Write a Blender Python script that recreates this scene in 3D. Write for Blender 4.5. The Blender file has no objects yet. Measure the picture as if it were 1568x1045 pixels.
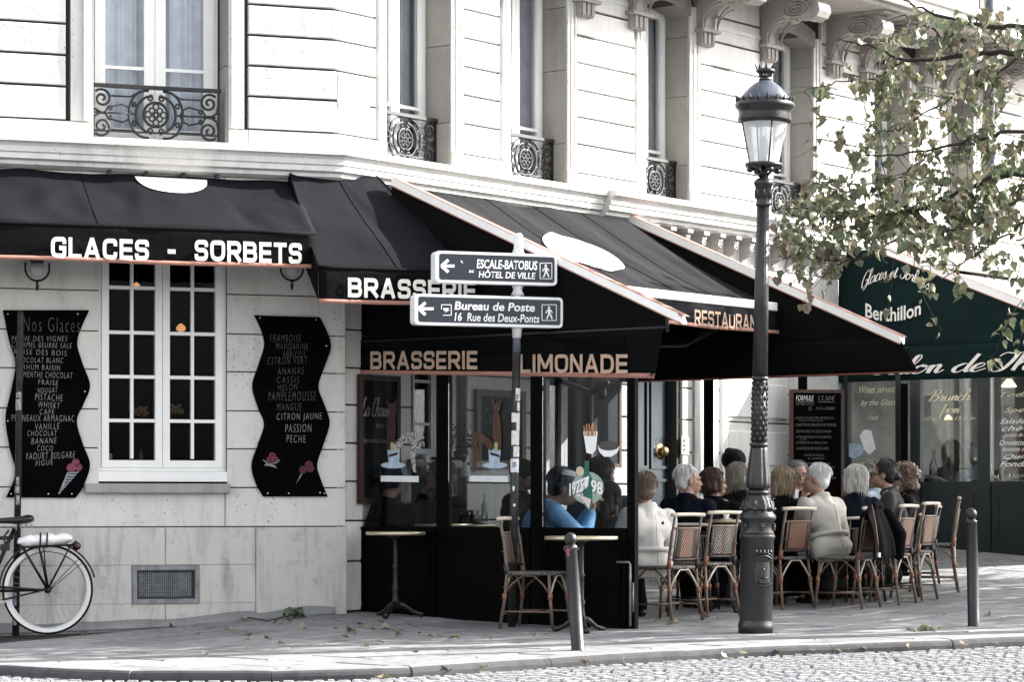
import bpy, bmesh, math, random
from mathutils import Vector, Matrix, noise
rnd = random.Random(7)
scene = bpy.context.scene
# ---------------------------------------------------------------- camera, light, exposure
F, HZ, CH = 4200.0, 775.0, 1.03          # focal length (px of the 1568 px picture), horizon row, eye height
cam = bpy.data.cameras.new('camera'); camo = bpy.data.objects.new('camera', cam); scene.collection.objects.link(camo)
camo.location = (0, 0, CH); camo.rotation_euler = (math.pi/2, 0, 0)
cam.sensor_width = 36; cam.lens = 36*F/1568; cam.shift_y = (HZ-522.5)/1568
cam.clip_start = .5; cam.clip_end = 500
scene.camera = camo
SUN_EL, SUN_H = math.radians(29), Vector((.96, .25)).normalized()
SKY_STRENGTH, SUN_STRENGTH, EXPOSURE = .13, 4.9, 2.05
w = bpy.data.worlds.new('World'); scene.world = w; w.use_nodes = True
nt = w.node_tree
sky = nt.nodes.new('ShaderNodeTexSky'); sky.sky_type = 'NISHITA'; sky.sun_disc = False
sky.sun_elevation = SUN_EL; sky.sun_rotation = math.atan2(SUN_H.x, SUN_H.y); sky.air_density = 1.0; sky.dust_density = 2.5; sky.ozone_density = .6
hsv = nt.nodes.new('ShaderNodeHueSaturation'); hsv.inputs['Saturation'].default_value = .18
nt.links.new(sky.outputs[0], hsv.inputs['Color']); nt.links.new(hsv.outputs[0], nt.nodes['Background'].inputs[0])
nt.nodes['Background'].inputs[1].default_value = SKY_STRENGTH
sl = bpy.data.lights.new('sun', 'SUN'); so = bpy.data.objects.new('sun', sl); scene.collection.objects.link(so)
sl.energy = SUN_STRENGTH; sl.angle = math.radians(.6); sl.color = (1, .965, .92)
sd = Vector((SUN_H.x*math.cos(SUN_EL), SUN_H.y*math.cos(SUN_EL), math.sin(SUN_EL)))
so.rotation_euler = sd.to_track_quat('Z', 'Y').to_euler(); so.location = (20, 5, 20)
vs = scene.view_settings; vs.view_transform = 'Standard'; vs.look = 'None'; vs.exposure = EXPOSURE; vs.gamma = 1
vs.use_curve_mapping = False
scene.cycles.max_bounces = 8; scene.cycles.diffuse_bounces = 3; scene.cycles.transparent_max_bounces = 12
scene.cycles.use_denoising = True
# ---------------------------------------------------------------- helpers
def V(*a): return Vector(a)
class Fr:
    """vertical plane: s runs along it, o outward from it, z up"""
    def __init__(s, P, d, n=None):
        s.P = Vector(P[:2]); s.d = Vector(d[:2]).normalized()
        s.n = Vector(n[:2]).normalized() if n is not None else Vector((s.d.y, -s.d.x))
    def at(s, a, o=0, z=0):
        p = s.P + s.d*a + s.n*o
        return Vector((p.x, p.y, z))
    def su(s, u, o=0):
        k = (u-784)/F; p = s.P + s.n*o
        return (k*p.y - p.x)/(s.d.x - k*s.d.y)
    def sz(s, u, v, o=0):
        a = s.su(u, o); y = s.at(a, o).y
        return a, CH + (HZ-v)/F*y
    def zv(s, u, v, o=0): return s.sz(u, v, o)[1]
    def pt(s, u, v, o=0, dz=0):
        a, z = s.sz(u, v, o); return s.at(a, o, z+dz)
dL = Vector((.9395, .3427)); dR = Vector((.608, .794)).normalized(); nR = Vector((dR.y, -dR.x))
LF = Fr((-3.545, 22.77), dL); RF = Fr((-1.528, 23.505), dR)
SC = Fr(RF.at(.335).xy, nR, -dR)       # glass screen at the near end of the terrace
FC = Fr(RF.at(4.2).xy, nR, -dR)        # far end of the brasserie awning
TC = Fr(RF.at(8.37).xy, nR, -dR)       # side of the tea room front
def gz(x, y):
    z = .02 + .012*x + .0229*(y-21.7)
    z += .07*math.exp(-((x+1.45)**2 + (y-23.5)**2)/1.1)
    if y > 24: z += .0115*min(y-24, 6)**2
    return z
def gp(u, v, dz=0):
    k = (u-784)/F; y = 22.0
    for _ in range(40):
        z = gz(k*y, y)+dz
        y = y*.5 + .5*(CH-z)*F/max(v-HZ, 1)
    return Vector((k*y, y, gz(k*y, y)))
def xy(u, Y): return (u-784)/F*Y
def pz(v, Y): return CH+(HZ-v)/F*Y

coll = scene.collection
def tag(o, label=None, cat=None, group=None, kind=None):
    if label: o['label'] = label
    if cat: o['category'] = cat
    if group: o['group'] = group
    if kind: o['kind'] = kind
    return o
def thing(name, label, cat, loc=(0, 0, 0), rz=0, group=None):
    o = bpy.data.objects.new(name, None); coll.objects.link(o); o.empty_display_size = .1
    o.location = loc; o.rotation_euler = (0, 0, rz)
    return tag(o, label, cat, group)
def root_of(p):
    while p.parent: p = p.parent
    return p
def link(name, me, parent=None):
    o = bpy.data.objects.new(name, me); coll.objects.link(o)
    if parent: o.parent = parent
    return o
def copy_tree(o, parent=None):
    c = o.copy(); coll.objects.link(c); c.parent = parent
    for ch in o.children: copy_tree(ch, c)
    return c
class MB:
    def __init__(s): s.v = []; s.f = []; s.m = []; s.mi = 0; s.sm = []; s.smooth = False
    def add(s, vs_, fs, smooth=None):
        b = len(s.v); s.v += [Vector(q) for q in vs_]; s.f += [tuple(i+b for i in f) for f in fs]
        s.m += [s.mi]*len(fs); s.sm += [s.smooth if smooth is None else smooth]*len(fs)
    def hexa(s, p):  # 8 points: bottom 4, top 4
        s.add(p, [(3, 2, 1, 0), (4, 5, 6, 7), (0, 1, 5, 4), (1, 2, 6, 5), (2, 3, 7, 6), (3, 0, 4, 7)], False)
    def box(s, a, b):
        x0, y0, z0 = a; x1, y1, z1 = b
        s.hexa([V(x0, y0, z0), V(x1, y0, z0), V(x1, y1, z0), V(x0, y1, z0), V(x0, y0, z1), V(x1, y0, z1), V(x1, y1, z1), V(x0, y1, z1)])
    def fbox(s, fr, s0, s1, o0, o1, z0, z1):
        s.hexa([fr.at(s0, o1, z0), fr.at(s1, o1, z0), fr.at(s1, o0, z0), fr.at(s0, o0, z0), fr.at(s0, o1, z1), fr.at(s1, o1, z1), fr.at(s1, o0, z1), fr.at(s0, o0, z1)])
    def cbox(s, fr, s0, s1, o0, o1, z0, z1, c=.008, j=0):
        """box whose front edges are chamfered"""
        r = lambda: rnd.uniform(-j, j)
        A = [(s0, z0), (s1, z0), (s1, z1), (s0, z1)]
        B = [(s0+c, z0+c), (s1-c, z0+c), (s1-c, z1-c), (s0+c, z1-c)]
        back = [fr.at(a, o0, z) for a, z in A]; mid = [fr.at(a, o1-c, z) for a, z in A]
        fro = [fr.at(a, o1+r(), z) for a, z in B]
        fs = [(8, 9, 10, 11)]
        for i in range(4):
            k = (i+1) % 4
            fs += [(i, k, 4+k, 4+i), (4+i, 4+k, 8+k, 8+i)]
        s.add(back+mid+fro, fs, False)
    def tube(s, pts, r, n=8, closed=False, caps=True, flat=1.0):
        pts = [Vector(p) for p in pts]; N = len(pts)
        if N < 2: return
        rs = r if isinstance(r, (list, tuple)) else [r]*N
        vs_ = []; up = None
        for i, p in enumerate(pts):
            if closed: t = pts[(i+1) % N]-pts[i-1]
            else: t = pts[min(i+1, N-1)]-pts[max(i-1, 0)]
            if t.length < 1e-9: t = V(0, 0, 1)
            t.normalize()
            if up is None: up = V(0, 0, 1) if abs(t.z) < .9 else V(1, 0, 0)
            a = t.cross(up)
            if a.length < 1e-6: a = t.cross(V(0, 1, 0))
            a.normalize(); b = a.cross(t); up = b if not closed else up
            for k in range(n):
                q = 2*math.pi*k/n
                vs_.append(p + a*math.cos(q)*rs[i] + b*math.sin(q)*rs[i]*flat)
        fs = []
        for i in range(N if closed else N-1):
            j = (i+1) % N
            for k in range(n):
                l = (k+1) % n
                fs.append((i*n+k, i*n+l, j*n+l, j*n+k))
        if caps and not closed:
            fs.append(tuple(range(n-1, -1, -1))); fs.append(tuple((N-1)*n+k for k in range(n)))
        s.add(vs_, fs, True)
    def lathe(s, prof, c=(0, 0, 0), n=24, rot=None, mod=None, closed=False):
        c = Vector(c); vs_ = []
        for r, z in prof:
            for k in range(n):
                q = 2*math.pi*k/n
                rr = r*(mod(q, z) if mod else 1)
                p = V(rr*math.cos(q), rr*math.sin(q), z)
                if rot: p = rot @ p
                vs_.append(c+p)
        fs = []
        for i in range(len(prof)-1):
            for k in range(n):
                l = (k+1) % n
                fs.append((i*n+k, i*n+l, (i+1)*n+l, (i+1)*n+k))
        if prof[0][0] > 1e-5: fs.append(tuple(range(n-1, -1, -1)))
        if prof[-1][0] > 1e-5: fs.append(tuple((len(prof)-1)*n+k for k in range(n)))
        s.add(vs_, fs, True)
    def ell(s, c, r, nu=12, nv=8, rot=None):
        c = Vector(c); r = Vector(r) if not isinstance(r, (int, float)) else V(r, r, r)
        vs_ = []; fs = []
        for i in range(nv+1):
            a = math.pi*i/nv
            for k in range(nu):
                q = 2*math.pi*k/nu
                p = V(math.sin(a)*math.cos(q)*r.x, math.sin(a)*math.sin(q)*r.y, -math.cos(a)*r.z)
                if rot: p = rot @ p
                vs_.append(c+p)
        for i in range(nv):
            for k in range(nu):
                l = (k+1) % nu
                fs.append((i*nu+k, i*nu+l, (i+1)*nu+l, (i+1)*nu+k))
        s.add(vs_, fs, True)
    def cap(s, p0, r0, p1, r1, n=12):
        """tapered capsule"""
        p0 = Vector(p0); p1 = Vector(p1); t = p1-p0
        if t.length < 1e-5: s.ell(p0, r0); return
        t.normalize(); pts = []; rs = []
        for a in (0.12, .45, .8, 1.15): pts.append(p0-t*r0*math.cos(a)); rs.append(r0*math.sin(a))
        pts.append(p0); rs.append(r0); pts.append(p1); rs.append(r1)
        for a in (1.15, .8, .45, .12): pts.append(p1+t*r1*math.cos(a)); rs.append(r1*math.sin(a))
        s.tube(pts, rs, n)
    def surf(s, fn, nu, nv):
        vs_ = [fn(i/nu, j/nv) for j in range(nv+1) for i in range(nu+1)]
        fs = [(j*(nu+1)+i, j*(nu+1)+i+1, (j+1)*(nu+1)+i+1, (j+1)*(nu+1)+i) for j in range(nv) for i in range(nu)]
        s.add(vs_, fs, True)
    def prism(s, pts, f0, f1):
        """closed outline pts (2D); f0/f1 map a 2D point to the back/front 3D point"""
        n = len(pts)
        s.add([f0(p) for p in pts]+[f1(p) for p in pts],
              [tuple(range(n-1, -1, -1)), tuple(range(n, 2*n))]+[(i, (i+1) % n, n+(i+1) % n, n+i) for i in range(n)], False)
    def build(s, name, mats, parent=None, fix=True, solid=0):
        if parent is not None: org = root_of(parent).location.copy()
        else:
            org = Vector((0, 0, 0))
            if s.v:
                xs = [q.x for q in s.v]; ys = [q.y for q in s.v]; org = V((min(xs)+max(xs))/2, (min(ys)+max(ys))/2, min(q.z for q in s.v))
        if parent is not None and root_of(parent).get('_local'): org = V(0, 0, 0)
        me = bpy.data.meshes.new(name); me.from_pydata([q-org for q in s.v], [], s.f)
        mats = mats if isinstance(mats, (list, tuple)) else [mats]
        for m_ in mats: me.materials.append(m_)
        me.polygons.foreach_set('use_smooth', s.sm)
        if len(mats) > 1: me.polygons.foreach_set('material_index', s.m)
        if fix:
            bm = bmesh.new(); bm.from_mesh(me); bmesh.ops.recalc_face_normals(bm, faces=bm.faces); bm.to_mesh(me); bm.free()
        me.update()
        o = link(name, me, parent)
        if parent is None: o.location = org
        if solid:
            md = o.modifiers.new('solid', 'SOLIDIFY'); md.thickness = solid; md.offset = 0
        return o
def lthing(*a, **k):
    """a thing built in its own local space"""
    o = thing(*a, **k); o['_local'] = 1; return o
# ---------------------------------------------------------------- materials
def mnode(nt, op, a=None, b=None, c=None):
    n = nt.nodes.new('ShaderNodeMath'); n.operation = op
    for i, x in enumerate((a, b, c)):
        if x is None: continue
        if isinstance(x, (int, float)): n.inputs[i].default_value = x
        else: nt.links.new(x, n.inputs[i])
    return n.outputs[0]
def mixc(nt, f, a, b, mode='MIX'):
    n = nt.nodes.new('ShaderNodeMix'); n.data_type = 'RGBA'; n.blend_type = mode
    if isinstance(f, (int, float)): n.inputs[0].default_value = f
    else: nt.links.new(f, n.inputs[0])
    for i, x in ((6, a), (7, b)):
        if isinstance(x, (tuple, list)): n.inputs[i].default_value = (*x[:3], 1)
        else: nt.links.new(x, n.inputs[i])
    return n.outputs[2]
def ramp(nt, f, p0, p1):
    n = nt.nodes.new('ShaderNodeMapRange'); n.inputs[1].default_value = p0; n.inputs[2].default_value = p1
    nt.links.new(f, n.inputs[0]); return n.outputs[0]
def tex(nt, co, scale, detail=4, rough=.6, kind='noise', sv=None):
    if sv:
        mp = nt.nodes.new('ShaderNodeMapping'); mp.inputs['Scale'].default_value = sv; nt.links.new(co, mp.inputs[0]); co = mp.outputs[0]
    if kind == 'noise':
        n = nt.nodes.new('ShaderNodeTexNoise'); n.inputs['Detail'].default_value = detail; n.inputs['Roughness'].default_value = rough
        o = n.outputs[0]
    else:
        n = nt.nodes.new('ShaderNodeTexVoronoi'); o = n.outputs['Distance']
    n.inputs['Scale'].default_value = scale; nt.links.new(co, n.inputs['Vector']); return o
_m = {}
def newmat(name):
    m = bpy.data.materials.new(name); m.use_nodes = True; nt = m.node_tree
    b = nt.nodes['Principled BSDF']; _m[name] = m
    tc = nt.nodes.new('ShaderNodeTexCoord')
    return m, nt, b, tc.outputs['Object']
def bump(nt, b, h, strength, dist=.01):
    n = nt.nodes.new('ShaderNodeBump'); n.inputs['Strength'].default_value = strength; n.inputs['Distance'].default_value = dist
    nt.links.new(h, n.inputs['Height']); nt.links.new(n.outputs[0], b.inputs['Normal'])
def M(name, col, rough=.6, spec=.3, metal=0, var=.12, scale=6, bmp=0, bscale=60, rnds=0, emit=0, sheen=0, coat=0, alpha=1):
    if name in _m: return _m[name]
    m, nt, b, co = newmat(name)
    c2 = tuple(min(1, x*(1+var)) for x in col); c1 = tuple(x*(1-var) for x in col)
    out = mixc(nt, ramp(nt, tex(nt, co, scale), .3, .7), c1, c2)
    if rnds:
        oi = nt.nodes.new('ShaderNodeObjectInfo')
        g = mnode(nt, 'MULTIPLY_ADD', oi.outputs['Random'], rnds, 1-rnds/2)
        cc = nt.nodes.new('ShaderNodeCombineColor')
        for i in range(3): nt.links.new(g, cc.inputs[i])
        out = mixc(nt, 1.0, out, cc.outputs[0], 'MULTIPLY')
    nt.links.new(out, b.inputs['Base Color'])
    b.inputs['Roughness'].default_value = rough; b.inputs['Specular IOR Level'].default_value = spec
    b.inputs['Metallic'].default_value = metal
    b.inputs['Sheen Weight'].default_value = sheen; b.inputs['Coat Weight'].default_value = coat
    if emit:
        b.inputs['Emission Color'].default_value = (*col, 1); b.inputs['Emission Strength'].default_value = emit
    if bmp: bump(nt, b, tex(nt, co, bscale), bmp, .005)
    return m
def stone(name, col, dirt, pits, streak, rnds=.12, spots=.5):
    m, nt, b, co = newmat(name)
    base = mixc(nt, ramp(nt, tex(nt, co, 1.6, 6, .65), .35, .7), tuple(x*.9 for x in col), col)
    st = ramp(nt, tex(nt, co, 2.2, 5, .7, sv=(3.2, 3.2, .5)), .48, .78)
    base = mixc(nt, mnode(nt, 'MULTIPLY', st, streak), base, dirt)
    bl = ramp(nt, tex(nt, co, 5, 8, .75), .55, .8)
    base = mixc(nt, mnode(nt, 'MULTIPLY', bl, streak*1.0), base, tuple(x*.75 for x in dirt))
    # dark pits gathered in patches
    vo = tex(nt, co, pits, kind='vor'); reg = ramp(nt, tex(nt, co, 1.3, 3), .44, .60)
    sp = mnode(nt, 'MULTIPLY', mnode(nt, 'LESS_THAN', vo, .15), mnode(nt, 'GREATER_THAN', tex(nt, co, pits*.4, 2), .5))
    base = mixc(nt, mnode(nt, 'MULTIPLY', mnode(nt, 'MULTIPLY', sp, reg), spots), base, (.05, .048, .045))
    oi = nt.nodes.new('ShaderNodeObjectInfo'); g = mnode(nt, 'MULTIPLY_ADD', oi.outputs['Random'], rnds, 1-rnds)
    cc = nt.nodes.new('ShaderNodeCombineColor')
    for i in range(3): nt.links.new(g, cc.inputs[i])
    nt.links.new(mixc(nt, 1.0, base, cc.outputs[0], 'MULTIPLY'), b.inputs['Base Color'])
    b.inputs['Roughness'].default_value = .85; b.inputs['Specular IOR Level'].default_value = .2
    bump(nt, b, mnode(nt, 'ADD', tex(nt, co, 90, 5, .7), mnode(nt, 'MULTIPLY', tex(nt, co, 9, 4), 1.5)), .45, .004)
    return m
STU = stone('upper limestone', (.70, .69, .67), (.36, .345, .33), 30, .55, .10, 1.0)
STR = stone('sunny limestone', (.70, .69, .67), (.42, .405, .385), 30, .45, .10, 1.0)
STV = stone('shaded reveal limestone', (.30, .285, .265), (.17, .158, .145), 22, .6, .22, .6)  # darker copy of the wall stone, shade of the openings in its colour
STL = stone('lower limestone', (.68, .668, .635), (.36, .35, .33), 28, .55, .08, 1.0)
STP = stone('plinth limestone', (.56, .548, .52), (.20, .195, .185), 24, .85, .12, .5)
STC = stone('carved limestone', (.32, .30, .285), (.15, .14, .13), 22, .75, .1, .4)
SIL = stone('sill limestone', (.36, .35, .335), (.2, .195, .19), 20, .7)
MORT = M('joint mortar', (.045, .043, .04), .95, .1)
WHT = M('white painted wood', (.78, .78, .77), .45, .4, var=.04, bmp=.1, bscale=30)
GRW = M('grey white painted wood', (.46, .465, .47), .5, .35, var=.08, bmp=.1)
CRM = M('cream painted metal', (.86, .84, .82), .4, .4, var=.05)
IRON = M('black wrought iron', (.0024, .0024, .0032), .55, .5, var=.3, bmp=.2, bscale=120)
IRG = M('weathered cast iron', (.007, .007, .0085), .42, .5, var=.35, scale=9, bmp=.35, bscale=70)
LMP = M('lamp cast iron', (.0095, .0095, .011), .38, .55, var=.45, scale=12, bmp=.5, bscale=55)
ZINC = M('lantern zinc', (.06, .072, .095), .38, .5, var=.35, scale=10, bmp=.2)
BLK = M('black lacquered frame', (.0009, .0009, .0012), .5, .035, var=.3)
DARK = M('dark interior', (.006, .006, .007), .9, .05)
ROOM = M('unlit room black', (.0022, .002, .0019), .9, .05)  # near-black, so the darkness of unlit rooms is in the colour
def fabric(name, col, var=.25, sc=260, folds=.25):
    m, nt, b, co = newmat(name)
    a = mixc(nt, ramp(nt, tex(nt, co, 3.5, 6, .7), .3, .75), tuple(x*(1-var) for x in col), tuple(x*(1+var) for x in col))
    dust = mnode(nt, 'MULTIPLY', mnode(nt, 'GREATER_THAN', tex(nt, co, 38, 2), .74), .25)
    a = mixc(nt, dust, a, tuple(min(1, x*3+.03) for x in col))
    nt.links.new(a, b.inputs['Base Color']); b.inputs['Roughness'].default_value = .85; b.inputs['Specular IOR Level'].default_value = .12
    bump(nt, b, mnode(nt, 'ADD', mnode(nt, 'MULTIPLY', tex(nt, co, sc, 2), .25), mnode(nt, 'MULTIPLY', tex(nt, co, 7, 4), folds*6)), .55, .008)
    return m
AWN = fabric('blue black awning canvas', (.0032, .0041, .0068))
AWS = fabric('black side canvas', (.0008, .0008, .0011))
GRN = fabric('dark green awning canvas', (.0046, .0150, .0152))
TRIM = M('salmon piping', (.36, .18, .14), .7, .2, var=.12, scale=20)
PRW = M('white awning print', (.78, .75, .70), .7, .1, var=.05, scale=30)
PRP = M('pale peach awning print', (.42, .30, .225), .7, .1, var=.15, scale=12)
CHK = M('chalk', (.30, .30, .30), .9, .05, var=.25, scale=60)
CHD = M('faded chalk', (.10, .10, .10), .9, .05, var=.4, scale=40)
GOLD = M('cream painted glass lettering', (.62, .58, .42), .6, .2, var=.1)
BRD = M('black board paint', (.0016, .0016, .002), .85, .03, var=.35, scale=5)
SLATE = M('grey chalkboard', (.008, .009, .010), .8, .1, var=.35, scale=3)
WOOD = M('varnished brown wood', (.05, .022, .012), .45, .4, var=.35, scale=14, bmp=.1)
BRASS = M('brass', (.42, .30, .14), .3, .5, metal=1, var=.15)
def glass(name, refl=.5, tint=(1, 1, 1), rough=0.0):
    m, nt, b, co = newmat(name)
    nt.nodes.remove(b); out = nt.nodes['Material Output']
    tr = nt.nodes.new('ShaderNodeBsdfTransparent'); tr.inputs[0].default_value = (*tint, 1)
    gl = nt.nodes.new('ShaderNodeBsdfGlossy'); gl.inputs['Roughness'].default_value = rough
    fr = nt.nodes.new('ShaderNodeFresnel'); fr.inputs[0].default_value = 1.45
    mx = nt.nodes.new('ShaderNodeMixShader')
    nt.links.new(mnode(nt, 'MULTIPLY', fr.outputs[0], refl), mx.inputs[0]); nt.links.new(tr.outputs[0], mx.inputs[1]); nt.links.new(gl.outputs[0], mx.inputs[2])
    nt.links.new(mx.outputs[0], out.inputs[0]); return m
GLS = glass('dimmed screen glass', .22, (.60, .62, .64)); GLU = glass('window glass', .5, (.88, .90, .93)); GLK = glass('dark window glass', .10, (.8, .8, .8)); GLB = glass('clear bottle glass', 2.2, (.72, .75, .75), .05)  # screen tint is greyed to stand in for the shade behind it
GLG = M('green bottle glass', (.01, .12, .05), .1, .6)
# ---------------------------------------------------------------- lettering
_texts = []
def text(s, fr, s0, s1, z0, z1, o, mat, parent, name='lettering', bold=0, shear=0, th=.002, space=1.0, tilt=0, warp=None):
    """flat lettering filling the rectangle s0..s1, z0..z1 of a plane, standing proud by o"""
    cu = bpy.data.curves.new(name, 'FONT'); cu.body = s; cu.size = 1; cu.offset = bold; cu.shear = shear; cu.space_character = space
    cu.resolution_u = 3; cu.align_x = 'LEFT'
    ob = bpy.data.objects.new('tmp', cu); coll.objects.link(ob)
    _texts.append((ob, fr, s0, s1, z0, z1, o, mat, parent, name, th, tilt, warp))
def flush_texts():
    dg = bpy.context.evaluated_depsgraph_get()
    for ob, fr, s0, s1, z0, z1, o, mat, parent, name, th, tilt, warp in _texts:
        me = bpy.data.meshes.new_from_object(ob.evaluated_get(dg))
        vs_ = [q.co.copy() for q in me.vertices]
        if vs_:
            x0 = min(q.x for q in vs_); x1 = max(q.x for q in vs_); y0 = min(q.y for q in vs_); y1 = max(q.y for q in vs_)
            org = root_of(parent).location if not root_of(parent).get('_local') else V(0, 0, 0)
            for q in me.vertices:
                a = (q.co.x-x0)/max(x1-x0, 1e-6); b = (q.co.y-y0)/max(y1-y0, 1e-6)
                if warp: p = warp(a, b)
                else: p = fr.at(s0+(s1-s0)*a, o, z0+(z1-z0)*b + tilt*(a-.5))
                q.co = p-org
            me.update()
            me.materials.clear(); me.materials.append(mat)
            me.name = name
            ob2 = link(name, me, parent)
        bpy.data.objects.remove(ob)
    _texts.clear()
# broad square-shouldered capitals drawn as strokes, for the awnings
def _rc(P, r, sharp=()):
    out = []
    for i, p in enumerate(P):
        p = Vector(p)
        if i in (0, len(P)-1) or i in sharp: out.append(p); continue
        a = Vector(P[i-1]); b = Vector(P[i+1]); ra = min(r, (a-p).length*.5, (b-p).length*.5)
        s_, e = p+(a-p).normalized()*ra, p+(b-p).normalized()*ra
        for k in range(6): t = k/5; out.append(s_*(1-t)**2+p*2*t*(1-t)+e*t*t)
    return out
R_ = .26
GL = {'L': (.74, [([(0, 1), (0, 0), (1, 0)], 0)]), 'A': (.95, [([(0, 0), (.5, 1)], 0), ([(.5, 1), (1, 0)], 0), ([(.2, .27), (.8, .27)], 0)]),
 'C': (.84, [([(1, .68), (1, 1), (0, 1), (0, 0), (1, 0), (1, .32)], R_)]), 'G': (.88, [([(1, .72), (1, 1), (0, 1), (0, 0), (1, 0), (1, .32)], R_), ([(1, .2), (1, .47), (.55, .47)], 0)]),
 'E': (.76, [([(1, 1), (0, 1), (0, 0), (1, 0)], 0), ([(0, .5), (.93, .5)], 0)]), 'S': (.82, [([(1, .72), (1, 1), (0, 1), (0, .52), (1, .52), (1, 0), (0, 0), (0, .28)], R_)]),
 'O': (.92, [([(.5, 1), (1, 1), (1, 0), (0, 0), (0, 1), (.5, 1)], .34)]), 'R': (.86, [([(0, 0), (0, 1), (1, 1), (1, .45), (0, .45)], 'r'), ([(.5, .45), (1, 0)], 0)]),
 'B': (.86, [([(0, 0), (0, 1), (.95, 1), (.95, .52), (0, .52)], 'r'), ([(0, .52), (1, .52), (1, 0), (0, 0)], R_)]), 'T': (.80, [([(0, 1), (1, 1)], 0), ([(.5, 1), (.5, 0)], 0)]),
 'I': (.2, [([(.5, -.0), (.5, 1)], 0)]), 'M': (1.05, [([(0, 0), (0, 1)], 0), ([(0, 1), (.5, .2)], 0), ([(.5, .2), (1, 1)], 0), ([(1, 1), (1, 0)], 0)]),
 'N': (.88, [([(0, 0), (0, 1)], 0), ([(0, 1), (1, 0)], 0), ([(1, 0), (1, 1)], 0)]), 'D': (.88, [([(0, 0), (0, 1), (1, 1), (1, 0), (0, 0)], 'd')]), 'U': (.86, [([(0, 1), (0, 0), (1, 0), (1, 1)], R_)]), '-': (.5, [([(0, .45), (1, .45)], 0)])}
def broad(word, s0, s1, z0, z1, fmap, mat, parent, t=.21):
    adv = []; x = 0; g = .14
    for ch in word: adv.append(x); x += GL[ch][0]+g
    total = x-g; mb = MB()
    X = lambda q: s0+(s1-s0)*q/total; Z = lambda q: z0+(z1-z0)*q
    for k, ch in enumerate(word):
        w_, sts = GL[ch]
        for j, (P, r) in enumerate(sts):
            W = max(w_-t, 0); P = [(t/2+px*W if ch != 'I' else .1, t/2+py*(1-t)) for px, py in P]
            if ch in 'INM' or (ch == 'A' and j < 2): P = [(px, -.0 if py < .15 else (1. if py > .85 else py)) for px, py in P]
            if ch in 'TLERB-':
                P = [Vector(p) for p in P]; P[0] = P[0]+(P[0]-P[1]).normalized()*t/2; P[-1] = P[-1]+(P[-1]-P[-2]).normalized()*t/2
            if r == 'r': Q = _rc(P, .26, (1,))
            elif r == 'd': Q = _rc(P, .34, (1,))
            else: Q = _rc(P, r) if r else [Vector(p) for p in P]
            closed = (Q[0]-Q[-1]).length < 1e-6; n = len(Q); ring = []
            if closed: Q = Q[:-1]; n -= 1
            for i, p in enumerate(Q):
                a = Q[i-1] if (i or closed) else None; b = Q[(i+1) % n] if (i < n-1 or closed) else None
                d0 = (p-a).normalized() if a is not None and (p-a).length > 1e-6 else None; d1 = (b-p).normalized() if b is not None and (b-p).length > 1e-6 else None
                d0 = d0 or d1; d1 = d1 or d0
                n0 = Vector((-d0.y, d0.x)); n1 = Vector((-d1.y, d1.x)); m_ = (n0+n1).normalized(); m_ = m_/max(.5, m_.dot(n0))
                ring.append((p+m_*t/2, p-m_*t/2))
            b_ = len(mb.v); pts = []
            for L, R2 in ring: pts += [fmap(X(adv[k]+L.x), Z(L.y), j*.0006), fmap(X(adv[k]+R2.x), Z(R2.y), j*.0006)]
            N = n if closed else n-1
            mb.add(pts, [(2*i, 2*i+1, 2*((i+1) % n)+1, 2*((i+1) % n)) for i in range(N)], False)
    return mb.build('lettering', mat, parent, fix=False)
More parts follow.
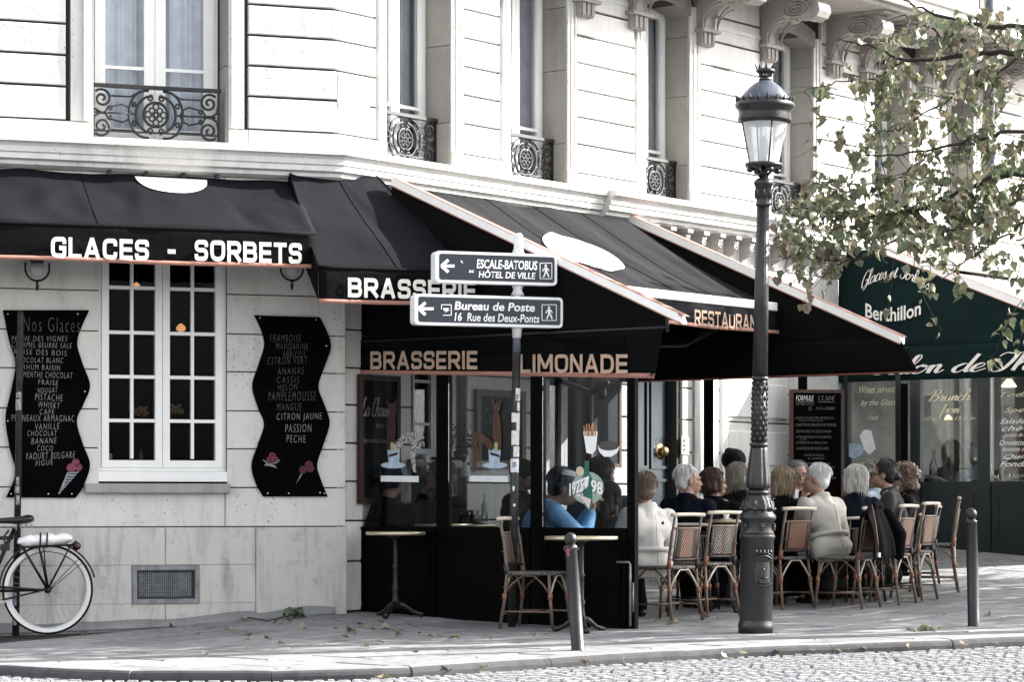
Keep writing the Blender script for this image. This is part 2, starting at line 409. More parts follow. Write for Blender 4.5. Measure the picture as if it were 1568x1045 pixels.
# flowing script drawn with a slanted nib
SG_ = {'a': (1.1, [[(.9, .75), (.55, 1), (.1, .6), (.1, .15), (.4, 0), (.8, .4), (.95, .95)], [(.95, .95), (.85, .3), (1.0, .02), (1.3, .35)]]),
 'b': (.95, [[(0, .3), (.45, 1.5), (.45, 2.1), (.2, 2.1), (.1, 1.5), (.1, .3), (.35, 0), (.75, .2), (.8, .8), (.6, .95), (1.1, .85)]]),
 'c': (.8, [[(.8, .75), (.7, .98), (.35, .95), (.08, .5), (.2, .05), (.6, .02), (1.0, .35)]]),
 'd': (1.15, [[(.9, .75), (.55, 1), (.1, .6), (.1, .15), (.4, 0), (.8, .4)], [(1.05, 2.1), (.92, 1.0), (.85, .3), (1.0, .02), (1.3, .35)]]),
 'e': (.8, [[(0, .3), (.5, .5), (.72, .8), (.5, 1), (.15, .7), (.1, .2), (.4, 0), (.95, .35)]]), 'f': (.6, [[(0, .3), (.5, 1.3), (.6, 2.0), (.4, 2.1), (.25, 1.5), (.15, 0), (.1, -.8), (.3, -.8), (.4, -.1), (.7, .3)]]),
 'h': (1.0, [[(0, .3), (.45, 1.5), (.45, 2.1), (.2, 2.1), (.1, 1.2), (.05, 0)], [(.08, .4), (.4, .95), (.7, .9), (.7, .3), (.85, .02), (1.15, .35)]]),
 'i': (.5, [[(0, .3), (.25, .95), (.2, .3), (.35, .02), (.65, .35)], [(.30, 1.38), (.38, 1.48)]]), 'l': (.5, [[(0, .3), (.45, 1.5), (.45, 2.1), (.2, 2.1), (.1, 1.2), (.1, .3), (.3, .02), (.6, .35)]]),
 'm': (1.35, [[(0, .4), (.2, .95), (.2, 0)], [(.2, .5), (.5, .97), (.65, .8), (.6, 0)], [(.62, .5), (.9, .97), (1.08, .8), (1.03, .25), (1.2, .02), (1.45, .35)]]),
 'n': (1.0, [[(0, .4), (.22, .95), (.2, 0)], [(.2, .5), (.55, .98), (.72, .8), (.68, .25), (.85, .02), (1.15, .35)]]), 'o': (.9, [[(.5, 1), (.1, .7), (.1, .15), (.4, 0), (.75, .35), (.75, .85), (.5, 1), (.6, .8), (1.0, .85)]]),
 'r': (.8, [[(0, .4), (.2, 1.05), (.3, .9), (.6, .92), (.5, .3), (.65, .02), (.95, .35)]]), 's': (.7, [[(0, .3), (.4, 1.05), (.5, .7), (.65, .25), (.4, 0), (.1, .15)]]),
 't': (.6, [[(0, .3), (.4, 1.6), (.25, .4), (.4, .02), (.75, .35)], [(.05, 1.15), (.6, 1.2)]]), 'u': (1.05, [[(0, .4), (.2, .95), (.15, .3), (.35, .02), (.7, .4), (.8, .95)], [(.8, .95), (.75, .3), (.9, .02), (1.2, .35)]]),
 'T': (1.2, [[(-.2, 1.7), (.1, 2.1), (.8, 2.0), (1.6, 2.25)], [(.9, 2.05), (.8, 1.0), (.5, .1), (0, -.05), (-.2, .3)]]), 'B': (1.35, [[(.5, 2.0), (.35, 1.0), (.1, 0)], [(-.1, 1.5), (.2, 2.1), (.9, 2.2), (1.2, 1.8), (.9, 1.25), (.4, 1.1), (1.05, 1.0), (1.2, .5), (.8, 0), (.2, 0), (-.1, .3)]]),
 'G': (1.35, [[(1.3, 1.8), (1.0, 2.2), (.4, 1.9), (.05, 1.0), (.2, .15), (.7, 0), (1.1, .4), (1.2, .9), (.7, .85)], [(1.2, .9), (1.1, -.1), (.6, -.4)]]), 'S': (1.15, [[(1.1, 1.8), (.9, 2.2), (.4, 2.0), (.35, 1.5), (.85, 1.0), (.9, .4), (.5, 0), (0, .2), (.1, .6)]]),
 'L': (1.15, [[(.9, 1.9), (.6, 2.2), (.35, 1.6), (.35, .6), (.1, .05), (-.1, .25), (.3, .15), (.8, 0), (1.2, .35)]]), 'C': (1.15, [[(1.15, 1.7), (.9, 2.15), (.35, 1.9), (.05, 1.0), (.25, .1), (.7, 0), (1.2, .45)]]), ' ': (.75, [])}
SG_['\u00e9'] = (.8, SG_['e'][1]+[[(.5, 1.35), (.8, 1.8)]]); SG_['\u00e8'] = (.8, SG_['e'][1]+[[(.4, 1.8), (.6, 1.35)]])
def script(word, fmap, mat, parent, nib=.16, hair=.035, shear=.38, name='script_lettering'):
    # fmap(a, b, e): a 0..1 along the word, b height with 1 = ascender
    x = 0; S_ = []
    for ch in word:
        w_, st = SG_[ch]
        for P in st: S_.append([(x+px+py*shear, py) for px, py in P])
        x += w_
    x1 = max(p[0] for P in S_ for p in P); mb = MB()
    for j, P in enumerate(S_):
        P = [Vector(p) for p in P]; Q = []
        for i in range(len(P)-1):
            p0, p1, p2, p3 = P[max(i-1, 0)], P[i], P[i+1], P[min(i+2, len(P)-1)]
            for k in range(7):
                t = k/7; Q.append(.5*((2*p1)+(p2-p0)*t+(2*p0-5*p1+4*p2-p3)*t*t+(3*p1-p0-3*p2+p3)*t**3))
        Q.append(P[-1]); pts = []
        for i, p in enumerate(Q):
            d = (Q[min(i+1, len(Q)-1)]-Q[max(i-1, 0)])
            d = d.normalized() if d.length > 1e-6 else Vector((1, 0)); n = Vector((-d.y, d.x)); ww = hair+nib*max(0, -d.y)**1.3*.8+.01
            for sg in (1, -1): q = p+n*ww*sg; pts.append(fmap(q.x/x1, q.y/2.1, (j % 9)*.00025+i*.00001))
        mb.add(pts, [(2*i, 2*i+1, 2*i+3, 2*i+2) for i in range(len(Q)-1)], False)
    return mb.build(name, mat, parent, fix=False)
def text_uv(s, fr, u0, v0, u1, v1, o, mat, parent, **k):
    """rectangle given by where its corners fall in the photograph (u0,v1 lower left)"""
    s0 = fr.su(u0, o); s1 = fr.su(u1, o)
    # use one height at the middle so that the lettering stays level in the place
    um = (u0+u1)/2
    text(s, fr, s0, s1, fr.zv(um, v1, o), fr.zv(um, v0, o), o, mat, parent, **k)
# ================================================================ ground, kerb, road
PAV = stone('pavement granite', (.26, .261, .267), (.08, .081, .085), 60, 1.0, .30, .6)
KRB = stone('kerb granite', (.24, .243, .25), (.10, .101, .105), 50, .6, .2, .3)
ASP = M('road surface', (.035, .035, .037), .85, .2, var=.3, scale=30, bmp=.5, bscale=80)
def inner(off=0):
    return [gp(u, v) for u, v in [(-700, 985), (-300, 1003), (0, 1016), (160, 1024), (400, 1025), (600, 1020), (800, 1008), (1100, 991), (1400, 980), (1568, 973), (2100, 955)]]
KI0 = inner(); KI = []
for i in range(len(KI0)-1):
    p0, p1, p2, p3 = KI0[max(i-1, 0)], KI0[i], KI0[i+1], KI0[min(i+2, len(KI0)-1)]
    for k in range(5):
        t = k/5; KI.append(.5*((2*p1)+(p2-p0)*t+(2*p0-5*p1+4*p2-p3)*t*t+(3*p1-p0-3*p2+p3)*t**3))
KI.append(KI0[-1])
def kerb_y(x):
    for a, b in zip(KI, KI[1:]):
        if a.x <= x <= b.x: return a.y+(b.y-a.y)*(x-a.x)/(b.x-a.x)
    return KI[0].y if x < KI[0].x else KI[-1].y
pav = None
mb = MB()
NX, NY = 60, 26
def pf(a, b):
    x = -12+26*a; yk = kerb_y(x); y = yk + (46-yk)*b**1.6
    return V(x, y, gz(x, y)-.028)
mb.surf(pf, NX, NY)
pav = tag(mb.build('pavement', M('pavement joints', (.04, .04, .042), .95, .1)), kind='structure')
slabs = []
SA, SB = .86, .60
for i in range(-9, 16):
    for j in range(-7, 14):
        ox = (.43 if j % 2 else 0)
        # slab grid follows the right facade
        c = [RF.at(i*SA+ox+a, j*SB-.6+b) for a, b in ((.013, .013), (SA-.013, .013), (SA-.013, SB-.013), (.013, SB-.013))]
        poly = [Vector((p.x, p.y)) for p in c]
        cx = sum(p.x for p in poly)/4; cy = sum(p.y for p in poly)/4
        if cx < -5.0 or cx > 6.6 or cy > 30 or cy < 18: continue
        # clip on the kerb line
        for a, b in zip(KI, KI[1:]):
            if not (a.x-.35 <= cx <= b.x+.35): continue
            d = Vector((b.x-a.x, b.y-a.y)).normalized(); n = Vector((-d.y, d.x)); out = []
            for q in range(len(poly)):
                p0, p1 = poly[q], poly[(q+1) % len(poly)]
                h0 = (p0-a.xy).dot(n)-.004; h1 = (p1-a.xy).dot(n)-.004
                if h0 >= 0: out.append(p0)
                if (h0 >= 0) != (h1 >= 0): out.append(p0.lerp(p1, h0/(h0-h1)))
            poly = out
            if len(poly) < 3: break
        if len(poly) < 3: continue
        # keep clear of the left house
        if all((p-LF.P).dot(LF.n) < -.05 for p in poly) and cx < -1.5: continue
        if all((p-RF.P).dot(RF.n) < -.05 for p in poly): continue
        mb = MB(); dz = rnd.uniform(-.0025, .0025); cen = sum(poly, Vector((0, 0)))/len(poly)
        top = [V(p.x, p.y, gz(p.x, p.y)+dz) for p in poly]
        ins = [V(*(p.lerp(cen, .014)), 0) for p in poly]
        ins = [V(p.x, p.y, gz(p.x, p.y)+dz+.001) for p in ins]
        n = len(poly); low = [q-V(0, 0, .03) for q in top]; top = [q-V(0, 0, .004) for q in top]
        mb.add(low+top+ins, [(k, (k+1) % n, n+(k+1) % n, n+k) for k in range(n)]+[(n+k, n+(k+1) % n, 2*n+(k+1) % n, 2*n+k) for k in range(n)]+[tuple(range(2*n, 3*n))], False)
        if len(slabs) < 290: slabs.append(mb.build('paving_slab', PAV, pav))
# kerb stones
kerb = thing('kerb', None, None, (0, 0, 0)); kerb['kind'] = 'structure'
KGR = stone('grimy shaded kerb face', (.075, .076, .08), (.025, .025, .027), 50, .8, .2, .6)  # face tone darkened for its shade as well as gutter grime
KX0, KX1 = KI[0].x, KI[-1].x; x = KX0
def kp(x, oo, zz):
    y = kerb_y(x); dn = Vector((.2, kerb_y(x+.1)-kerb_y(x-.1))).normalized(); o = Vector((dn.y, -dn.x))
    return V(x+o.x*oo, y+o.y*oo, gz(x, y)+zz)
prof = [(.0, -.14), (0, 0), (.0, .004), (.125, .004), (.155, -.003), (.178, -.018), (.19, -.04), (.195, -.14)]
while x < KX1-.3:
    L = rnd.uniform(.85, 1.15); x1 = min(x+L, KX1); mb = MB(); P = []; n = 5; dz = rnd.uniform(-.003, .003); do = rnd.uniform(-.004, .004)
    for q in range(n+1):
        xx = x+.003+(x1-x-.006)*q/n
        for oo, zz in prof: P.append(kp(xx, oo+do*(oo > .1), zz+dz*(zz > -.1)-.004*((q in (0, n)) and zz > -.05)))
    m_ = len(prof)
    mb.add(P, [(i*m_+k, i*m_+k+1, (i+1)*m_+k+1, (i+1)*m_+k) for i in range(n) for k in range(m_-1)]+[tuple(range(m_)), tuple(range((n+1)*m_-1, n*m_-1, -1))], False)
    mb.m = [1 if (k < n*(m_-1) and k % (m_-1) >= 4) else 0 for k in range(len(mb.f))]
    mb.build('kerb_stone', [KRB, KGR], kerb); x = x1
mb = MB(); mb.surf(lambda a, b: kp(KX0+(KX1-KX0)*a, .01+.17*b, -.03), 60, 1); mb.build('kerb_bed', KRB, kerb)
# road
mb = MB()
def rf(a, b):
    x = -60+120*a; y = kerb_y(max(-11, min(13, x)))+.1 - 60*b
    return V(x, y, (.012*max(-12, min(14, x)) + .0229*(max(y, 16)-21.7)+.02)-.085)
mb.surf(rf, 60, 60)
tag(mb.build('road', ASP), kind='structure')
# cobbles along the gutter, and small setts of the road
mb = MB()
y = 0
for r in range(44):
    off = rnd.uniform(0, .1); x = -5.5
    while x < 5.5:
        L = rnd.uniform(.06, .11); yy = kerb_y(x)-.22-r*.075
        z = .02+.012*x+.0229*(yy-21.7)-.082 + rnd.uniform(0, .010)
        a, b2 = x+.006, x+L-.006; y0, y1 = yy-.068, yy
        t = [V(a+.012, y0+.012, z+.014), V(b2-.012, y0+.012, z+.014), V(b2-.012, y1-.012, z+.014), V(a+.012, y1-.012, z+.014)]
        l = [V(a, y0, z-.006), V(b2, y0, z-.006), V(b2, y1, z-.006), V(a, y1, z-.006)]
        mb.add(l+t, [(4, 5, 6, 7), (0, 1, 5, 4), (1, 2, 6, 5), (2, 3, 7, 6), (3, 0, 4, 7)], False)
        x += L
o = mb.build('cobbles', stone('cobble granite', (.30, .303, .31), (.07, .071, .075), 70, .7, .0, .8)); tag(o, 'grey granite cobbles of the roadway in front of the kerb', 'cobbles', kind='stuff')
# distant plain ground behind everything
mb = MB(); mb.box((-80, -60, -1.4), (80, 90, -1.38)); tag(mb.build('ground', ASP), kind='structure')

# ================================================================ the corner building
BLD = thing('corner_building', 'pale limestone corner building with iron window guards and carved balcony brackets above the brasserie', 'building', (-1.528, 23.505, 0))
def bx(fr, s0, s1, o0, o1, z0, z1, mat, name, parent=BLD, c=0, j=0):
    mb = MB()
    if c: mb.cbox(fr, s0, s1, o0, o1, z0, z1, c, j)
    else: mb.fbox(fr, s0, s1, o0, o1, z0, z1)
    return mb.build(name, mat, parent)
ZC, ZT = 4.07, 7.4          # top of the string course, top of what is built
HEAD = 6.08
# floors and back walls, so that daylight only enters through the openings
_co = RF.at(0, -.02); PL = [LF.at(-3.0, -.02), V(_co.x, _co.y, 0)+V(0, .05, 0), RF.at(13.5, -.02), RF.at(13.5, -8), LF.at(-3.0, -8)]
for zf_ in (3.845, 7.401, .03):
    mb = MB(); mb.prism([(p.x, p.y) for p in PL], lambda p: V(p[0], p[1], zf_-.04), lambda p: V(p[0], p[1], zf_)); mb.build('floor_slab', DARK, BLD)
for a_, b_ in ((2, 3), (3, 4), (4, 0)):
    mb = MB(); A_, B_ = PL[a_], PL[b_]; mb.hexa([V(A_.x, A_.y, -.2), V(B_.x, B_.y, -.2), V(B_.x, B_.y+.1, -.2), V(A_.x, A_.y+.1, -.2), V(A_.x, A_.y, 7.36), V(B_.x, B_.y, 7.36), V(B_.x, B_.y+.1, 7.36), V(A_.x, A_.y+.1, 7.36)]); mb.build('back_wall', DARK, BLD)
# ---- windows of the upper storey: opening edges in s, given where they fall in the photograph
LW = (LF.su(139), LF.su(349))
RW = [(RF.su(a), RF.su(b)) for a, b in ((588, 688), (778, 866), (985, 1053), (1176, 1243), (1335, 1390), (1447, 1488))]
SEND = 13.5
def wall_piers(fr, wins, s0, s1, zb, ztop, head):
    mb = MB(); cur = s0
    for a, b in wins:
        mb.fbox(fr, cur, a, -.5, 0, zb, ztop); mb.fbox(fr, a, b, -.5, -.001, head, ztop); cur = b
    mb.fbox(fr, cur, s1, -.5, 0, zb, ztop)
    return mb
# corner: the two walls meet at C; left wall ends at its own corner
tC = LF.su(511)
wall_piers(LF, [LW], -3.0, tC, ZC-.3, ZT, ZT).build('upper_wall', MORT, BLD)
wall_piers(RF, RW, 0.0, SEND, ZC-.3, ZT, HEAD+.0).build('upper_wall', MORT, BLD)
# limestone lining of each opening: reveals, sill and head
def lining(fr, a, b, z0, z1, parent=BLD, arch=True):
    H = [z0, z0+.42, z0+1.12, z0+1.72, z1] if z1 < 6.5 else [z0, 4.75, 5.5, 6.4, z1]
    for k in range(len(H)-1):
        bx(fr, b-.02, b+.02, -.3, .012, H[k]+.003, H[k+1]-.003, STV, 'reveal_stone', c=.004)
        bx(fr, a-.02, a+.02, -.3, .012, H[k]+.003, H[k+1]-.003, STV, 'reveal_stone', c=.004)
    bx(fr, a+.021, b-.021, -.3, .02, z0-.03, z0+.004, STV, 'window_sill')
# string courses between joints
J = [4.22, 4.50, 4.76, 5.02, 5.28, 5.54, 5.80, 6.06, 6.32, 6.58, 6.84, 7.10, 7.36]
def courses(fr, a, b, mat, zmin=4.22, zmax=7.3, corner=None):
    ln = b-a
    for z0, z1 in zip(J, J[1:]):
        if z0 < zmin-.01 or z1 > zmax+.1: continue
        bx(fr, a, b, 0, .045, z0+.010, z1-.010, mat, 'stone_block', c=.007, j=.0015)
def architrave(fr, a, b, z0, z1, wl, wr, mat):
    """stepped moulding down each side of an opening"""
    for sgn, e, w_ in ((-1, a, wl), (1, b, wr)):
        mb = MB()
        for k, (f0, f1, o) in enumerate(((0, .34, .030), (.34, .62, .044), (.62, .8, .03), (.8, 1, .05))):
            p, q = sorted((e+sgn*w_*f0, e+sgn*w_*f1))
            mb.fbox(fr, p, q, 0, o, z0, z1)
        mb.build('architrave', mat, BLD)
# left facade
courses(LF, -3.0, LF.su(99), STU); courses(LF, LF.su(379), tC+.012, STU)
bx(LF, LF.su(107), LW[0], 0, .045, 4.22, 7.3, STU, 'architrave'); bx(LF, LF.su(126), LF.su(131), .0451, .065, 4.22, 7.3, STU, 'architrave')
bx(LF, LW[1], LF.su(372), 0, .045, 4.22, 7.3, STU, 'architrave'); bx(LF, LF.su(352), LF.su(357), .0451, .06, 4.22, 7.3, STU, 'architrave')
for k, (a, b) in enumerate(((-3.0, -.1), (-.095, LF.su(105)), (LF.su(105)+.005, LW[0]), (LW[1], LF.su(378)), (LF.su(378)+.005, tC+.014))):
    bx(LF, a, b, 0, .042, ZC+.002, 4.215, STU, 'base_course_stone', c=.006, j=.002)
lining(LF, LW[0], LW[1], ZC, 7.3)
# right facade
edges = [(0.012, RF.su(570)), (RF.su(704), RF.su(760)), (RF.su(878), RF.su(966)), (RF.su(1067), RF.su(1158)), (RF.su(1253), RF.su(1318)), (RF.su(1402), RF.su(1434)), (RF.su(1500), SEND)]
for k, (a, b) in enumerate(edges): courses(RF, a, b, STR, zmax=7.3)
for k, (a, b) in enumerate(RW):
    pl = edges[k][1]; pr = edges[k+1][0]
    architrave(RF, a-.0, b, 4.22, HEAD+.02, max(.06, a-pl-.045), max(.05, pr-b-.012), STR)
    lining(RF, a, b, ZC, HEAD)
    # segmental head: soffit and moulded face
    mb = MB(); n = 10
    def hd(t): return HEAD+.02+.10*math.sin(math.pi*t)
    for q in range(n):
        t0, t1 = q/n, (q+1)/n; s0 = a+(b-a)*t0; s1 = a+(b-a)*t1
        z0, z1 = hd(t0)-.1, hd(t1)-.1
        mb.add([RF.at(s0, .045, z0), RF.at(s1, .045, z1), RF.at(s1, -.3, z1), RF.at(s0, -.3, z0),
                RF.at(s0, .045, z0+.16), RF.at(s1, .045, z1+.16), RF.at(s1, -.3, z1+.16), RF.at(s0, -.3, z0+.16)],
               [(3, 2, 1, 0), (4, 5, 6, 7), (0, 1, 5, 4), (2, 3, 7, 6)], False)
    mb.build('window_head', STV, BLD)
    bx(RF, a-.08, b+.08, 0, .05, HEAD+.23, ZT-.2, STR, 'stone_block', c=.01)
for k in range(len(edges)):
    a, b = edges[k]
    a2 = a if k == 0 else RW[k-1][1]; b2 = RW[k][0] if k < len(RW) else b
    bx(RF, a2+.003, b2-.003, 0, .042, ZC+.002, 4.215, STR, 'base_course_stone', c=.006, j=.002)
# string course swept round the corner
def sweep(path, prof, mat, name, parent=BLD, z0=0):
    P = [Vector(p[:2]) for p in path]; N = []
    for i in range(len(P)):
        d0 = (P[i]-P[i-1]).normalized() if i else (P[1]-P[0]).normalized()
        d1 = (P[i+1]-P[i]).normalized() if i < len(P)-1 else d0
        n0 = Vector((d0.y, -d0.x)); n1 = Vector((d1.y, -d1.x)); m_ = (n0+n1).normalized()
        N.append(m_/max(.3, m_.dot(n0)))
    mb = MB(); k = len(prof)
    mb.add([V(*(P[i]+N[i]*o), z) for i in range(len(P)) for o, z in prof],
           [(i*k+q, i*k+(q+1) % k, (i+1)*k+(q+1) % k, (i+1)*k+q) for i in range(len(P)-1) for q in range(k)]+[tuple(range(k)), tuple(range((len(P)-1)*k+k-1, (len(P)-1)*k-1, -1))], False)
    return mb.build(name, mat, parent)
profC = [(-.1, ZC), (.20, ZC), (.215, ZC-.01), (.215, ZC-.055), (.18, ZC-.07), (.165, ZC-.09), (.165, ZC-.135), (.15, ZC-.145), (.15, ZC-.19), (.11, ZC-.205), (.11, ZC-.235), (.06, ZC-.26), (-.1, ZC-.26)]
brk = RF.su(930, .2)
sweep([LF.at(-3.0), LF.at(tC), RF.at(brk)], profC, STU, 'string_course')
sweep([RF.at(brk+.002), RF.at(SEND)], [(o*1.25+.04 if o > 0 else o, z) for o, z in profC], STR, 'string_course')
sweep([LF.at(-3.0), LF.at(tC), RF.at(brk)], [(-.1, ZC+.012), (.13, ZC+.012), (.15, ZC+.002), (-.1, ZC+.002)], STL, 'weathered_ledge')
# modillions under the string course to the right of the awning, on a plain frieze
for k in range(13):
    s_ = 4.55+k*.30
    mb = MB(); mb.fbox(RF, s_, s_+.10, 0, .20, ZC-.30, ZC-.262); mb.fbox(RF, s_+.012, s_+.088, 0, .17, ZC-.34, ZC-.301)
    pr = [(0, -.34), (.16, -.34), (.165, -.40), (.13, -.44), (.08, -.46), (.055, -.52), (0, -.56)]
    mb.prism(pr, lambda p: RF.at(s_+.015, p[0], ZC+p[1]-.001), lambda p: RF.at(s_+.085, p[0], ZC+p[1]-.001))
    mb.tube([RF.at(s_+.05, .168+.014*math.cos(q), ZC-.39+.02*math.sin(q)) for q in [x*math.pi/5 for x in range(10)]], .007, 5, closed=True)
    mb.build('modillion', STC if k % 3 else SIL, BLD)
# ---- carved brackets and balcony above the right facade
def console(s0, wd=.27):
    mb = MB()
    out = [(0, 0), (.10, 0), (.12, .03), (.12, .17), (.16, .19), (.15, .22), (.12, .24), (.13, .36), (.18, .47), (.27, .55), (.38, .585), (.50, .56), (.60, .50), (.70, .48), (.78, .52), (.82, .60), (.80, .70), (.74, .76), (.74, .80), (0, .80)]
    zb = 5.72; sc = .76
    f = lambda e: (lambda p: RF.at(s0+e, p[0]*.93, zb+p[1]*sc))
    mb.prism(out, f(.02), f(wd-.02))
    # raised side scrolls and face fillets
    for e, d in ((.02, -.014), (wd-.02, .014)):
        for rr in (.115, .075, .04):
            ring = [RF.at(s0+e+d*.6, .93*(.52+rr*1.5*math.cos(q)), zb+sc*(.655+rr*math.sin(q))) for q in [x*math.pi/9 for x in range(18)]]
            mb.tube(ring, .011, 6, closed=True)
        arc = [RF.at(s0+e+d*.4, .93*(.15+.22*(1-math.cos(q))), zb+sc*(.26+.27*math.sin(q))) for q in [x*math.pi/16 for x in range(9)]]
        mb.tube(arc, .012, 6); mb.tube([p+V(0, 0, -.045) for p in arc], .008, 6)
    for q in range(3):
        e0 = s0+.035+q*.075; mb.fbox(RF, e0, e0+.045, .111, .128, zb+.012, zb+.125)
    # leaf drop under the volute
    mb.ell(RF.at(s0+wd/2, .40, zb+sc*.54), V(.06, .06, .05)); mb.ell(RF.at(s0+wd/2, .46, zb+sc*.56), V(.045, .05, .04))
    mb.fbox(RF, s0-.03, s0+wd+.03, 0, .155, zb+.131, zb+.165)
    mb.fbox(RF, s0-.02, s0+wd+.02, 0, .80, zb+sc*.80+.002, zb+sc*.80+.035)
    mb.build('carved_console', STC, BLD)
for u in (873, 954, 1060, 1158, 1258, 1310, 1400, 1436, 1500): console(RF.su(u))
bx(RF, RF.su(850), SEND, 0, .86, 6.365, 6.42, STC, 'balcony_slab'); bx(RF, RF.su(850), SEND, 0, .93, 6.422, 6.52, STR, 'balcony_slab'); bx(RF, RF.su(850), SEND, 0, .98, 6.522, 6.60, STR, 'balcony_slab')
# band under the brackets
for k in range(1, len(edges)):
    bx(RF, edges[k][0]+.0, edges[k][1]-.0, .035, .055, 5.93, 5.97, STR, 'moulding_band')
# downpipe at the far right
mb = MB(); mb.tube([RF.at(RF.su(1517, .1), .1, 4.15), RF.at(RF.su(1517, .1), .1, 7.3)], .05, 12)
for z in (4.9, 5.9): mb.tube([RF.at(RF.su(1517, .1), .1, z), RF.at(RF.su(1517, .1), .1, z+.06)], .062, 12)
tag(mb.build('downpipe', ZINC), 'dark zinc downpipe fixed to the facade at the upper right behind the leaves', 'downpipe')
# ---- wrought iron window guard
def spiral(cx, cy, r0, r1, a0, turns, n=22):
    return [(cx+(r0+(r1-r0)*i/n)*math.cos(a0+turns*2*math.pi*i/n), cy+(r0+(r1-r0)*i/n)*math.sin(a0+turns*2*math.pi*i/n)) for i in range(n+1)]
def ring2(cx, cy, rx, ry, n=22): return [(cx+rx*math.cos(2*math.pi*i/n), cy+ry*math.sin(2*math.pi*i/n)) for i in range(n)]
def guard_meshes(W, H):
    """local: x along, y depth, z up; origin at the lower left"""
    fr = MB(); fr.box((-.012, -.025, H-.03), (W+.012, .025, H)); fr.box((0, -.012, .0), (W, .012, .014)); fr.box((0, -.008, .07), (W, .008, .084))
    fr.box((0, -.012, .0), (.016, .012, H-.03)); fr.box((W-.016, -.012, .0), (W, .012, H-.03))
    sc = MB(); t = .0112
    def P(l): return [V(x, 0, z) for x, z in l]
    cx, cz = W/2, H*.49
    sc.tube(P(ring2(cx, cz, H*.22, H*.22)), t*1.2, 6, closed=True)
    for k in range(4):
        a = math.pi/2*k+math.pi/4
        sc.tube(P(ring2(cx+H*.1*math.cos(a), cz+H*.1*math.sin(a), H*.05, H*.05, 12)), t*.7, 5, closed=True)
        a += math.pi/4
        sc.tube(P(ring2(cx+H*.14*math.cos(a), cz+H*.14*math.sin(a), H*.055, H*.055, 12)), t*.7, 5, closed=True)
    sc.tube(P(ring2(cx, cz, H*.045, H*.045, 12)), t*.8, 5, closed=True)
    for sg in (-1, 1):
        # big C round the circle
        pts = [(cx+sg*(H*.06+H*.30*math.sin(math.pi*i/20)), cz+H*.33*math.cos(math.pi*i/20)) for i in range(21)]
        sc.tube(P(pts), t*1.1, 6)
        pts = [(cx+sg*(H*.13+H*.36*math.sin(math.pi*i/20)**.8), cz+H*.42*math.cos(math.pi*i/20)) for i in range(21)]
        sc.tube(P(pts), t, 6)
        for e in (1, -1):
            sc.tube(P([(cx+sg*x, cz+e*y) for x, y in spiral(H*.11, H*.29, H*.06, H*.012, math.pi*.5, 1.2, 14)]), t*.8, 5)
            sc.tube(P([(cx+sg*x, cz+e*y) for x, y in spiral(H*.40, H*.16, H*.06, H*.012, 0, 1.2, 14)]), t*.8, 5)
            sc.tube(P([(cx+sg*x, cz+e*y) for x, y in spiral(W*.5-H*.19, H*.25, H*.17, H*.025, math.pi*.25, 1.6, 30)]), t, 6)
            sc.tube(P([(cx+sg*x, cz+e*y) for x, y in [(W*.5-H*.02, H*.2), (W*.5-H*.04, H*.08), (W*.5-H*.14, H*.015), (W*.5-H*.26, 0)]]), t, 6)
            sc.tube(P([(cx+sg*x, cz+e*y) for x, y in [(W*.5-H*.35, H*.30), (H*.46, H*.30), (H*.36, H*.36)]]), t*.7, 5)
            sc.tube(P([(cx+sg*x, cz+e*y) for x, y in spiral(W*.5-H*.34, H*.08, H*.05, H*.01, 0, 1.1, 12)]), t*.7, 5)
            sc.tube(P([(cx+sg*x, cz+e*y) for x, y in [(H*.44, 0), (H*.5, H*.11), (H*.60, H*.16), (W*.5-H*.30, H*.10), (W*.5-H*.25, 0)]]), t*.8, 5)
        sc.tube(P([(cx+sg*H*.36, cz), (cx+sg*(W*.5-.03), cz)]), t*.7, 5)
        sc.ell(V(cx+sg*(W*.5-H*.25), 0, cz), V(H*.05, .02, H*.035), 8, 6)
    return fr, sc
GUARDS = {}
def guard(fr, a, b, o, z, H, label_group):
    W = round(b-a, 2)
    f_, s_ = guard_meshes(W, H)
    ang = math.atan2(fr.d.y, fr.d.x); Mx = Matrix.Translation(fr.at(a, o, z)) @ Matrix.Rotation(ang, 4, 'Z')
    for q in f_.v: q[:] = (Mx @ q)[:]
    for q in s_.v: q[:] = (Mx @ q)[:]
    g = f_.build('window_guard', IRON, BLD); s_.build('scrollwork', IRON, g)
guard(LF, LF.su(140, -.03), LF.su(335, -.03), -.03, ZC+.012, .47, 0)
for a, b in RW[:5]: guard(RF, a+.02, b-.02, -.14, ZC+.012, .45, 0)
